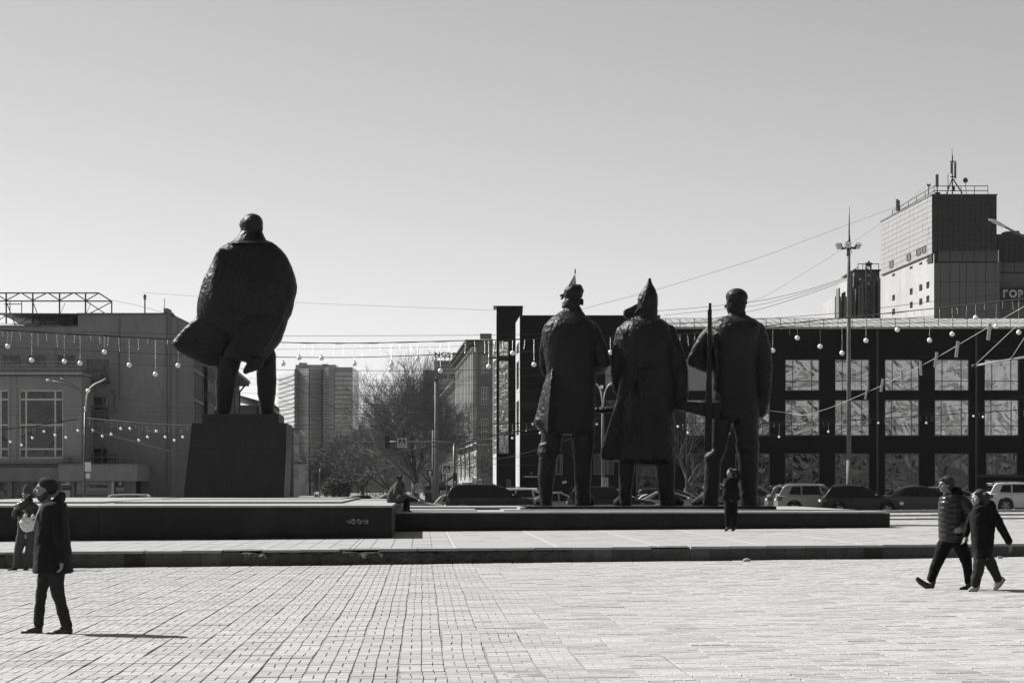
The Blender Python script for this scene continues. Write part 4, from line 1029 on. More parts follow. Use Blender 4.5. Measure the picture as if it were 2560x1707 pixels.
for i, q in enumerate(ob):
    f8.window(q, (0.3,0.72), (0.35,) if i else (), 0.08, 'frame_grey', 'glass_dark' if i != 1 else 'win_dark')
m = MB(); m.box(l8(195)+0.02, l8(424)-0.02, 0.3, 14, -1.5, zz(784,SL)-0.02); m.box(0, l8(195)-0.02, 0.3, 14, -1.5, zz(815,SL)-0.02); f8.emit(m, 'body', M['facade_left'])
for zp_, (a, b_) in ((953,(215,275)),(1044,(215,274)),(1162,(215,300))):
    m = MB(); z = zz(zp_,SL); m.box(l8(a), l8(b_), -1.0, 0, z-0.18, z)
    n_ = 12
    for k in range(n_+1): m.tube([(l8(a)+(l8(b_)-l8(a))*k/n_,-0.95,z),(l8(a)+(l8(b_)-l8(a))*k/n_,-0.95,z+0.85)], 0.025, 4)
    for hh in (0.45, 0.85): m.tube([(l8(a),-0.95,z+hh),(l8(b_),-0.95,z+hh)], 0.03, 4)
    f8.emit(m, 'balcony', M['metal_dark'])
m = MB(); m.box(l8(234), l8(256), -1.02, -0.98, zz(952,SL), zz(929,SL)); f8.emit(m, 'balcony_screen', M['clad_mid'])
m = MB(); m.tube([(l8(299),-0.08,zz(1000,SL)),(l8(299),-0.08,zz(795,SL))], 0.05, 5); m.tube([(l8(287),-0.1,zz(1030,SL)),(l8(287),-0.1,zz(978,SL)),(l8(277),-0.1,zz(975,SL))], 0.06, 5); m.tube([(l8(418),-0.08,zz(1220,SL)),(l8(418),-0.08,zz(790,SL))], 0.06, 5); f8.emit(m, 'downpipe', M['metal_mid'])
m = MB(); m.box(l8(193), l8(425), -0.12, 14, zz(784,SL), zz(782.5,SL)); f8.emit(m, 'parapet_cap', M['metal_dark'])
for k in range(9):
    m = MB(); x0 = l8(-60+k*28.5); x1 = l8(-60+(k+1)*28.5)-0.04
    m.add([(x0,-0.25,zz(813,SL)+rnd(-.02,.02)),(x1,-0.25,zz(813,SL)),(x1+1.0,5,zz(797,SL)),(x0+1.0,5,zz(797,SL)+rnd(-.06,.1))], [(0,1,2,3)]); f8.emit(m, 'roof_sheet', M['roof_metal'])
m = MB(); m.box(0, l8(195), -0.3, 0.1, zz(816,SL), zz(814,SL)); f8.emit(m, 'eave', M['metal_dark'])
# dark hut on the roof
m = MB(); m.box(l8(138), l8(172), 2.0, 5, zz(812,SL), zz(788,SL)); m.add([(l8(136),1.9,zz(788,SL)),(l8(158),1.9,zz(781,SL)),(l8(184),1.9,zz(790,SL)),(l8(192),1.9,zz(805,SL)),(l8(136),5,zz(786,SL)),(l8(158),5,zz(779,SL)),(l8(184),5,zz(788,SL)),(l8(192),5,zz(803,SL))], [(0,1,5,4),(1,2,6,5),(2,3,7,6)]); f8.emit(m, 'roof_hut', M['metal_dark'])
# chimney at the corner
m = MB(); m.box(l8(404), l8(415), 1, 3, zz(784,SL)-0.02, zz(768,SL)); m.box(l8(415)+0.01, l8(421), 1, 3, zz(784,SL)-0.02, zz(776,SL)); m.tube([(l8(404),1.5,zz(768,SL)),(l8(404),1.5,zz(742,SL))], 0.03, 4); f8.emit(m, 'chimney', M['facade_left2'])
# glazed projecting bay
DBy = 5.0; s9 = F/(DLb-DBy); z9 = lambda py: zz(py, s9)
f9 = Fac(B8, ((-400-1280)/s9, DLb-DBy))
def l9(px): return (px+400)/s9
ob9 = [(l9(46),l9(158),z9(1146),z9(974)),(l9(-90),l9(22),z9(1146),z9(974))]
f9.wall(l9(204), z9(1160), z9(938), ob9, M['facade_left2'], 0.3, name='bay_wall')
f9.window(ob9[0], (0.16,0.81), (0.14,0.49,0.86), 0.13, 'frame_white', 'glass_dark', 0.3)
f9.window(ob9[1], (0.16,0.81), (0.14,0.49,0.86), 0.13, 'frame_white', 'glass_dark', 0.3)
m = MB(); m.box(0.02, l9(204)-0.02, 0.4, DBy, -1.5, z9(939)); f9.emit(m, 'bay_body', M['facade_left2'])
m = MB(); m.box(0, l9(206), -0.35, DBy, z9(937), z9(931)); f9.emit(m, 'bay_roof', M['roof_metal'])
m = MB(); m.box(0, l9(206), -0.4, 0.1, z9(940), z9(937)-0.002); f9.emit(m, 'bay_eave', M['metal_dark'])
m = MB()
for k in range(70): m.tube([(l9(-100)+k*0.16*3,-0.3,z9(931)),(l9(-100)+k*0.16*3,-0.3,z9(905))], 0.02, 4) if l9(-100)+k*0.48 < l9(204) else None
for hh in (905, 914, 922): m.tube([(l9(-100),-0.3,z9(hh)),(l9(203),-0.3,z9(hh))], 0.022, 4)
f9.emit(m, 'terrace_railing', M['metal_mid'])
m = MB(); m.box(l9(162), l9(177), -0.6, 0, z9(1155), z9(1143)); f9.emit(m, 'air_conditioner', M['metal_mid'])
for px in (41, 26):
    m = MB(); m.box(l9(px)-0.04, l9(px)+0.04, -0.04, 0, z9(1158), z9(940)); f9.emit(m, 'wall_rib', M['facade_left'])
for (dp, h_) in ((1158, 0.12), (1166, 0.10)):
    m = MB(); m.box(0, l9(210), -0.3, 0, z9(dp), z9(dp)+h_); f9.emit(m, 'string_course', M['facade_left'])
# ground floor: fascia and shop windows
s10 = F/(DLb-DBy-1.0)
f10 = Fac(B8, ((-400-1280)/s10, DLb-DBy-1.0))
def l10(px): return (px+400)/s10
z10 = lambda py: zz(py, s10)
m = MB(); m.box(0, l10(150)-0.01, 0, 1.2, z10(1202), z10(1168)); f10.emit(m, 'shop_fascia', M['facade_left'])
m = MB(); m.box(l10(150), l10(345), -0.5, 6, z10(1202), z10(1162)); m.box(l10(150)-0.05, l10(347), -0.6, 6, z10(1162)+0.002, z10(1160)); f10.emit(m, 'entrance_canopy', M['facade_left2'])
s11 = F/(DLb-DBy-0.4); f11 = Fac(B8, ((-400-1280)/s11, DLb-DBy-0.4))
def l11(px): return (px+400)/s11
ob11 = [(l11(a),l11(b_),-0.8,zz(1204,s11)) for a, b_ in ((-60,18),(30,98),(104,150),(186,282),(286,295))]
f11.wall(l11(340), -1.5, zz(1201,s11), ob11, M['facade_left'], 0.3, name='shop_wall')
for i, q in enumerate(ob11): f11.window(q, (0.25,0.6) if i != 3 else (0.12,0.92), (0.62,), 0.09, 'metal_mid', 'glass_dark' if i != 3 else 'win_dark', 0.3)
# signs of the shops (children of the building: flat boards on it)
def board(fc, lfn, sfn, a, b_, c, d_, mm, name='sign_board', y=-0.12):
    m = MB(); m.box(lfn(a), lfn(b_), y, y+0.06, zz(d_,sfn), zz(c,sfn)); return fc.emit(m, name, M[mm])
bk = board(f11, l11, s11, 193, 279, 1203.5, 1234, 'sign_mid', y=0.05)
def btext(txt, px, py, hpx, wpx, mm, fc=f11, sfn=s11, y=-0.14, bold=0.0):
    me_y = fc.O.y+y
    return text(txt, hpx/sfn*1.4, M[mm], B8, ((px-1280)/sfn, me_y, zz(py,sfn)), wpx/sfn, 0.012, bold)
btext('\u042d\u043a\u0441\u043f\u043e\u0431\u0430\u043d\u043a', 243.5, 1215, 8.2, 53, 'black', y=0.03, bold=0.012)
btext('2-\u0439 \u044d\u0442\u0430\u0436  \u041b\u0435\u043d\u0438\u043d\u0430  \u043f\u0440\u043e\u0441\u043f\u0435\u043a\u0442, \u0434\u043e\u043c 25', 234, 1229, 3.6, 71, 'metal_dark', y=0.03)
board(f11, l11, s11, 155, 176, 1202.5, 1213, 'frame_white'); board(f11, l11, s11, 155, 176, 1213.5, 1224, 'black'); board(f11, l11, s11, 155, 176, 1225, 1248, 'frame_white')
btext('\u0410\u041a', 160.5, 1206, 5.5, 8, 'black'); btext('\u0438\u043d\u0441\u0442\u0430\u043d\u0441', 165.5, 1218, 4, 19, 'frame_white'); btext('- - - -', 163, 1231, 3, 9, 'metal_mid'); btext('- - -', 162, 1237, 3, 7, 'metal_mid')
board(f11, l11, s11, 295, 308, 1204, 1217, 'black'); btext('25', 301.2, 1209, 7, 9, 'sign_white', bold=0.02)
board(f11, l11, s11, 290, 311, 1218, 1226, 'frame_white'); btext('\u0426\u0415\u041d\u0422\u0420 \u041f\u0420\u0410\u0412\u0410', 300.5, 1222.5, 3.6, 18, 'black'); board(f11, l11, s11, 290, 311, 1227, 1231, 'frame_grey')
btext('\u042d\u0422\u041d\u041e', 84, 1215, 7, 26, 'black', y=0.05)
for px in (283.5,):
    m = MB(); m.tube([(l11(px),-0.3,-0.8),(l11(px),-0.3,zz(1203,s11))], 0.12, 8); f11.emit(m, 'column', M['metal_light'])
m = MB(); m.box(l8(345), l8(352), -0.3, 0, -1, zz(1175,SL)); f8.emit(m, 'pier', M['facade_dark2'])
# street side of this building: ribs then ribbon windows receding
sl = 0.065
f12 = Fac(B8, ((423-1280)/SL, DLb), math.pi/2+math.atan(sl)); L12 = 34.0
op12 = []
for i in range(19):
    for a, c in ((848,884),(922,968),(1060,1100),(1130,1160),(1190,1222)):
        if i < 3 and a == 848: pass
        op12.append((5.3+i*1.5, 6.15+i*1.5, zz(c,SL), zz(a,SL)))
f12.wall(L12, -1.5, zz(786,SL), op12, M['facade_left2'], 0.35, name='street_wall')
for q in op12: f12.window(q, (), (), 0.07, 'frame_grey', 'win_dark', 0.35, split=False)
for i in range(4):
    m = MB(); m.box(0.5+i*1.2, 0.95+i*1.2, -0.45, 0, -1.5, zz(790,SL)); f12.emit(m, 'rib', M['facade_left2'])
for py in (888, 972, 1052, 1164):
    m = MB(); m.box(4.8, L12, -0.25, 0, zz(py,SL)-0.15, zz(py,SL)+0.12); f12.emit(m, 'string_course', M['facade_left2'])
for i in range(10):
    m = MB(); m.box(4.9+i*3.0, 5.1+i*3.0, -0.18, 0, zz(1104,SL), zz(848,SL)); f12.emit(m, 'rib', M['facade_left2'])
m = MB(); m.box(0, L12+0.2, -0.35, 14, zz(786,SL), zz(784,SL)-0.01); f12.emit(m, 'parapet_cap', M['metal_mid'])
# next houses down that side
s13 = F/214.0
t13, f13 = street_side('street_house', 'dark grey four-storey house with rows of narrow windows behind the legs of the cloaked statue', s13, 519, 898, 52, 0.065, ((918,950),(975,1003),(1050,1080),(1110,1140),(1175,1200)), 'facade_mid', 22, roof=False)
m = MB(); m.box(-0.5, 52.4, -1.3, 0.2, zz(898,s13), zz(898,s13)+0.3); f13.emit(m, 'cornice', M['metal_dark'])
for i in range(30): 
    m = MB(); m.box(0.5+i*1.75, 0.75+i*1.75, -1.2, 0, zz(898,s13)-0.35, zz(898,s13)-0.002); f13.emit(m, 'bracket', M['facade_mid'])
for x_ in (8, 18, 28, 38, 48):
    m = MB(); m.tube([(x_,-0.25,-1),(x_,-0.25,zz(898,s13)-1.2),(x_+0.2,-1.1,zz(898,s13)-0.1)], 0.11, 6); f13.emit(m, 'downpipe', M['metal_dark'])
s14 = F/268.0
t14, f14 = street_side('street_house', 'further grey house with an ornate roof railing between the statue legs and the high-rise', s14, 648, 1012, 44, 0.065, ((1030,1050),(1075,1095),(1115,1135),(1165,1190)), 'facade_mid', 14, roof=True)
m = MB()
for i in range(60): m.tube([(0.3+i*0.74,-0.6,zz(1012,s14)+0.25),(0.3+i*0.74+0.3,-0.6,zz(1012,s14)+1.1)], 0.035, 4); m.tube([(0.6+i*0.74,-0.6,zz(1012,s14)+0.25),(0.6+i*0.74-0.3,-0.6,zz(1012,s14)+1.1)], 0.035, 4)
m.tube([(0,-0.6,zz(1012,s14)+1.1),(44,-0.6,zz(1012,s14)+1.1)], 0.05, 4); f14.emit(m, 'roof_railing', M['metal_dark'])

# roof truss on the left building (frame of a former rooftop sign)
tr = thing('roof_truss', 'open steel sign truss standing along the roof of the grey corner building', 'truss', ((120-1280)/SL, DLb+1.5, zz(815,SL)))
def q8(px, py, y=1.5): return Vector(((px-1280)/SL, DLb+y, zz(py,SL)))
def strut(px0, py0, px1, py1, r=0.06, y0=1.5, y1=1.5, name='strut'):
    m = MB(); m.tube([q8(px0,py0,y0), q8(px1,py1,y1)], r, 6); m.build(name, M['metal_dark'], tr)
strut(-150,728.5,238,728.5); strut(-150,748.5,271,749); strut(-150,782.5,262,782.5)
posts = [-62, 5, 72, 139.5, 205]
for p_ in posts: strut(p_,806,p_,730,0.07)
strut(271,782,271,749); strut(238,728.5,271,749.5)
for a, b_ in zip(posts, posts[1:]):
    mid = (a+b_)/2; strut(a,747,mid,729,0.05); strut(mid+6,729,b_,747,0.05)
strut(205,748,238,729,0.05); strut(205,748,257,782,0.045); strut(271,751,212,782,0.045)
for p_ in (5,72): strut(p_,750,p_+9,805,0.04,1.5,3.5); strut(p_,785,p_-33,806,0.04); strut(p_,785,p_+34,806,0.04)
strut(0,756.5,44,756.5,0.04); strut(0,780,44,780,0.04); strut(44,748,44,782,0.04); strut(14.5,748,14.5,782,0.04)
for p_ in (139.5,205): strut(p_,783,p_+4,750,0.04,1.5,3)
am = thing('roof_antenna', 'thin mast with a cluster of small loudspeakers on the grey building roof', 'antenna', tuple(q8(352,783,2)))
m = MB(); m.tube([q8(352,783,2), q8(352,732,2)], 0.06, 6); m.build('mast', M['metal_dark'], am)
for dx, py in ((-3,735),(3.5,735),(-2.5,740),(3,741),(0,731)):
    m = MB(); m.tube([q8(352+dx*0.3,py+1,2), q8(352+dx,py,2)], [0.05,0.12], 8); m.build('horn', M['metal_dark'], am)

# ===== tall complex on the right with dark cladding
S7 = 23.5; D7 = F/S7
B7 = tag(thing('clad_tower', 'tall block with tiled dark and pale cladding over white plaster, antennas on its roof', 'building', ((2330-1280)/S7, D7, 0)), None, None)
f7t = Fac(B7, ((2330-1280)/S7, D7))
def l7(px): return (px-2330)/S7
z7 = lambda py: zz(py, S7)
m = MB(); m.box(0, l7(2492), 0.1, 23, z7(655), z7(487)); f7t.emit(m, 'core', M['black'])
# dark cladding panels (front)
nc, nr = 12, 11; w_ = l7(2492)/nc; h_ = (z7(487)-z7(628))/nr
pm = MB(); pm.box(0.012, w_-0.012, 0, 0.1, 0.012, h_-0.012); pme = pm.mesh('cladding_panel', M['clad_dark'])
for i in range(nc):
    for j in range(nr): inst('cladding_panel', pme, B7, f7t.p(i*w_, rnd(-0.004,0.004), z7(628)+j*h_))
m = MB(); m.box(-0.03, l7(2494), -0.05, 0.1, z7(488), z7(485.5)); f7t.emit(m, 'coping', M['metal_dark'])
w5 = (l7(2494)-l7(2345))/5
pm = MB(); pm.box(0.03, w5-0.03, 0, 0.1, 0.02, z7(627)-z7(655)-0.02); pme = pm.mesh('glass_panel', M['band_glass'])
for i in range(5): inst('glass_panel', pme, B7, f7t.p(l7(2345)+i*w5, -0.08, z7(655)))
m = MB(); m.box(l7(2494), l7(2496.5), -0.15, 0.1, z7(656), z7(626)); f7t.emit(m, 'corner_strip', M['metal_light'])
# pale grey cladding under it
m = MB(); m.box(l7(2334), l7(2499), 0.1, 26, -1, z7(656.5)); f7t.emit(m, 'core', M['black'])
pcs = [2334,2351,2374,2398,2415,2439,2463,2487,2499]
for a, b_ in zip(pcs, pcs[1:]):
    for c, d_ in ((657,705),(705,840)):
        m = MB(); m.box(l7(a)+0.02, l7(b_)-0.02, -0.15, 0.1, z7(d_)+0.02, z7(c)-0.02); f7t.emit(m, 'cladding_panel', M['clad_mid'])
# left flank, its sunlight put into paler cladding than the front
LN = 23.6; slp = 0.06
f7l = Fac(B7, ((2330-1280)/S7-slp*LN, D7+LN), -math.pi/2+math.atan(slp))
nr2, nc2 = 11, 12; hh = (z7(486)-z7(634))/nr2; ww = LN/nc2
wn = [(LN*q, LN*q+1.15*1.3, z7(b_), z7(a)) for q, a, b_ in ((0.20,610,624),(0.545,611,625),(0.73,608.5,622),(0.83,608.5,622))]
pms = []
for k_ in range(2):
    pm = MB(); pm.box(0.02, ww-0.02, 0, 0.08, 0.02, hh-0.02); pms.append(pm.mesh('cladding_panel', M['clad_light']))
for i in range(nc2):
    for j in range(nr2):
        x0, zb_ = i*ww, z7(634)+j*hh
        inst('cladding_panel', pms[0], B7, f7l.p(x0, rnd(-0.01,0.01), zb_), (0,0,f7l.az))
for q in wn:
    m = MB(); m.box(q[0], q[1], -0.04, 0.0, q[2], q[3]); o_ = f7l.emit(m, 'window', M['win_dark'])
    m = MB(); a, b_, c, d_ = q
    m.box(a-0.08,a,-0.09,0,c-0.08,d_+0.08); m.box(b_,b_+0.08,-0.09,0,c-0.08,d_+0.08); m.box(a,b_,-0.088,0,c-0.08,c); m.box(a,b_,-0.088,0,d_,d_+0.08); f7l.emit(m, 'window_frame', M['metal_mid'])
opl = []
for x_, rows_ in ((0.20,((632,650),(700,716),(737,754))),(0.55,((631,650),(700,717),(735,752))),(0.73,((629,649),(699,716),(735,752))),(0.86,((627,647),(699,716),(734,751)))):
    for a, b_ in rows_: opl.append((LN*x_, LN*x_+1.35, z7(b_)-0.0, min(z7(a), z7(636)-0.3)))
f7w = Fac(B7, ((2334-1280)/S7-slp*LN, D7+LN-0.3), -math.pi/2+math.atan(slp))
f7w.wall(LN, -1, z7(635), opl, M['facade_white'], 0.35, name='plaster_wall')
for q in opl: f7w.window(q, (0.5,), (), 0.08, 'frame_grey', 'win_dark', 0.3)
m = MB(); m.box(0, LN, 0.0, 0.12, z7(635)-0.02, z7(633)); f7l.emit(m, 'drip_edge', M['metal_dark'])
m = MB(); m.box(-0.1, LN+0.05, -0.06, 0.1, z7(488), z7(485.3)); f7l.emit(m, 'coping', M['metal_mid'])
# roof railing
m = MB(); zt7 = z7(485.5)
rp = [f7t.p(l7(2475),1,0), f7t.p(l7(2340),1,0), f7l.p(LN*0.1,0.8,0)]
for hh_ in (0.5, 1.0):
    m.tube([rp[0]+Vector((0,0,zt7+hh_)), rp[1]+Vector((0,0,zt7+hh_)), rp[2]+Vector((0,0,zt7+hh_*0.9))], 0.045, 5)
for i in range(5):
    q = rp[0].lerp(rp[1], i/4); m.tube([q+Vector((0,0,zt7-0.1)), q+Vector((0,0,zt7+1))], 0.04, 5)
for i in range(1,6):
    q = rp[1].lerp(rp[2], i/5); m.tube([q+Vector((0,0,zt7-0.1)), q+Vector((0,0,zt7+0.9))], 0.04, 5)
m.build('roof_railing', M['metal_dark'], B7)
# right part: dark cladding, glass band, rough plaster, sign
DR = D7+3; f7r = Fac(B7, ((2494-1280)/S7, DR)); 
m = MB(); m.box(0, 25, 0.1, 20, -1, z7(578)); f7r.emit(m, 'core', M['black'])
h_ = (z7(578)-z7(645))/5
pm = MB(); pm.box(0.012, w_-0.012, 0, 0.1, 0.012, h_-0.012); pme = pm.mesh('cladding_panel', M['clad_dark'])
for i in range(8):
    for j in range(5): inst('cladding_panel', pme, B7, f7r.p(i*w_*1.1, 0, z7(645)+j*h_))
pm = MB(); pm.box(0.03, 1.22, 0, 0.1, 0.02, z7(647)-z7(672)); pme = pm.mesh('glass_panel', M['band_glass'])
for i in range(8): inst('glass_panel', pme, B7, f7r.p(i*1.25, -0.04, z7(674)))
m = MB(); m.box(l7(2499)-l7(2494), 25, 0.0, 0.12, -1, z7(677)); f7r.emit(m, 'plaster_wall', M['clad_mid'])
m = MB(); m.quad((0,0.2,z7(577)),(25,0.2,z7(577)),(25,8,z7(566)),(0,8,z7(566))); f7r.emit(m, 'roof', M['roof_metal'])
m = MB(); m.add([(l7(2537)-l7(2494),2,z7(576)),(l7(2541)-l7(2494),2,z7(565)),(l7(2575)-l7(2494),2,z7(563)),(l7(2580)-l7(2494),2,z7(576)),(l7(2537)-l7(2494),4,z7(575)),(l7(2541)-l7(2494),4,z7(563)),(l7(2575)-l7(2494),4,z7(562)),(l7(2580)-l7(2494),4,z7(575))], [(0,3,2,1),(4,5,6,7),(0,1,5,4),(1,2,6,5),(2,3,7,6)]); f7r.emit(m, 'dormer', M['metal_dark'])
# shop sign
sg = thing('shop_sign', 'black board with big white Cyrillic letters at the right edge of the clad block', 'sign', ((2530-1280)/S7, DR-0.3, z7(730)))
m = MB(); m.box((2512-1280)/S7, (2640-1280)/S7, DR-0.5, DR-0.2, z7(748), z7(714)); m.build('sign_board', M['black'], sg)
for ch, px in (('\u0413',2526.5),('\u041e',2546),('\u0420',2565),('\u041e',2586),('\u0414',2608)):
    text(ch, 1.0*17/S7*1.38, M['sign_white'], sg, ((px-1280)/S7, DR-0.53, z7(730.5)), (12 if ch != '\u041e' else 20)/S7, 0.03, 0.045)
# finned block further left with lattice mast
S8 = 20.5; D8 = F/S8
B9 = thing('finned_block', 'pale block with dark vertical fins and pipes behind the metal roof', 'building', ((2150-1280)/S8, D8, 0))
def b9(a, b_, c, d_, y0, y1, mm, name): m = MB(); m.box((a-1280)/S8, (b_-1280)/S8, D8+y0, D8+y1, zz(d_,S8), zz(c,S8)); return m.build(name, M[mm], B9)
b9(2096,2140,736,830,3,14,'facade_white','wall'); b9(2140,2206,680,830,3,14,'facade_white','wall')
b9(2142,2206,673,712,2,10,'facade_mid','upper_box'); b9(2138,2208,670.5,673.5,1.4,11,'metal_dark','eave')
for px, t_, w2 in ((2100,719,3.5),(2114,728,4),(2130,676,5),(2138,722,4),(2150,713,5),(2157,694,7),(2187,700,5),(2200,694,6)):
    b9(px-w2/2, px+w2/2, t_, 830, 0.5, 2.8, 'metal_mid' if px == 2157 else 'facade_mid', 'fin')
m = MB(); 
for a, b_ in (((2151,671),(2204,671)),((2151,656),(2204,656)),((2140,671),(2151,664))): m.tube([Vector(((a[0]-1280)/S8,D8+1.8,zz(a[1],S8))), Vector(((b_[0]-1280)/S8,D8+1.8,zz(b_[1],S8)))], 0.05, 5)
for px in (2151, 2163, 2176, 2203): m.tube([Vector(((px-1280)/S8,D8+1.8,zz(671,S8))), Vector(((px-1280)/S8,D8+1.8,zz(656,S8)))], 0.05, 5)
m.build('roof_railing', M['metal_dark'], B9)
lm = thing('lattice_mast', 'dark steel lattice mast rising beside the finned block', 'mast', ((2170-1280)/S8, D8-0.5, 0))
m = MB()
xa, xb = (2164-1280)/S8, (2176-1280)/S8; ya, yb = D8-0.6, D8
zs_ = [zz(p_,S8) for p_ in range(825, 658, -10)]
for x_ in (xa, xb):
    for y_ in (ya, yb): m.tube([(x_,y_,zs_[0]),(x_,y_,zs_[-1])], 0.06, 5)
for i, (a, b_) in enumerate(zip(zs_, zs_[1:])):
    for y_ in (ya, yb): m.tube([(xa,y_,b_),(xb,y_,b_)], 0.035, 4); m.tube([(xa if i%2 else xb,y_,a),(xb if i%2 else xa,y_,b_)], 0.035, 4)
m.build('lattice', M['metal_dark'], lm)
m = MB(); m.box(xa-0.1, xb+0.1, ya-0.1, yb+0.1, zz(663,S8), zz(658,S8)); m.ell(((xa+xb)/2,ya,zz(656,S8)),0.14,0.14,0.16,8,6); m.build('lamp_head', M['metal_dark'], lm)

# roof antennas of the clad block
def a7(px, py, y=3.0): return P(px, py, D7+y)
def antenna(label, parts, base):
    t = thing('roof_antenna', label, 'antenna', tuple(a7(*base)))
    for nm, mm, pts, r in parts: m = MB(); m.tube([a7(*p_) for p_ in pts], r, 8); m.build(nm, M[mm], t)
    return t
t = antenna('tallest roof antenna mast, tripod with three panel antennas and a whip', [
    ('mast','metal_dark',[(2381,485),(2381,388)],0.07),('whip','metal_dark',[(2380.5,388),(2380,371)],0.025),
    ('brace','metal_dark',[(2366,485),(2380,448)],0.07),('brace','metal_dark',[(2406,484),(2383,448)],0.07),
    ('side_rod','metal_dark',[(2370,470),(2370,435)],0.035),('cross_arm','metal_dark',[(2375,404),(2390,404)],0.06),('cross_arm','metal_dark',[(2376,442),(2390,442)],0.06)], (2381,485))
for px, a, c in ((2379,406,434),(2388.5,406,446),(2385,466,478)):
    m = MB(); p0, p1 = a7(px-2.4, c, 2.7), a7(px+2.4, a, 2.7); m.box(p0.x, p1.x, p0.y, p0.y+0.2, p0.z, p1.z); m.build('panel', M['metal_mid'] if a < 460 else M['metal_dark'], t)
t = antenna('single pale panel antenna left of the tall antenna mast', [('mast','metal_dark',[(2343,485),(2343,440)],0.06),('base','metal_dark',[(2338,484),(2350,484)],0.15)], (2343,485))
m = MB(); p0, p1 = a7(2339.5,467,2.8), a7(2346.5,436,2.8); m.box(p0.x, p1.x, p0.y, p0.y+0.25, p0.z, p1.z); m.build('panel', M['metal_mid'], t)
t = antenna('round dish antenna on a thin pole at the right of the clad roof', [('pole','metal_mid',[(2416,486),(2413.5,455)],0.04)], (2416,486))
m = MB(); m.disc(a7(2413.5,451,2.9), (0.3,-1,0), 0.29, 0.08, 20); m.build('dish', M['metal_mid'], t); m = MB(); m.disc(a7(2413.5,451,2.8), (0.3,-1,0), 0.13, 0.08, 12); m.build('feed', M['metal_dark'], t)
t = antenna('small mast with a forked loudspeaker head on the sloping roof edge', [('mast','metal_dark',[(2321,488),(2322,462)],0.05),('horn','metal_dark',[(2318.5,460),(2321,466)],0.09),('horn','metal_dark',[(2325.5,460),(2323,466)],0.09)], (2321,488))
t = antenna('short pair of panel antennas on the left end of the clad roof', [('mast','metal_dark',[(2246,530),(2246,500)],0.06),('rod','metal_dark',[(2248.5,527),(2248.5,502)],0.05)], (2246,530))
m = MB(); p0, p1 = a7(2240.5,527,16), a7(2245,498,16); m.box(p0.x, p1.x, p0.y, p0.y+0.25, p0.z, p1.z); m.build('panel', M['metal_mid'], t)
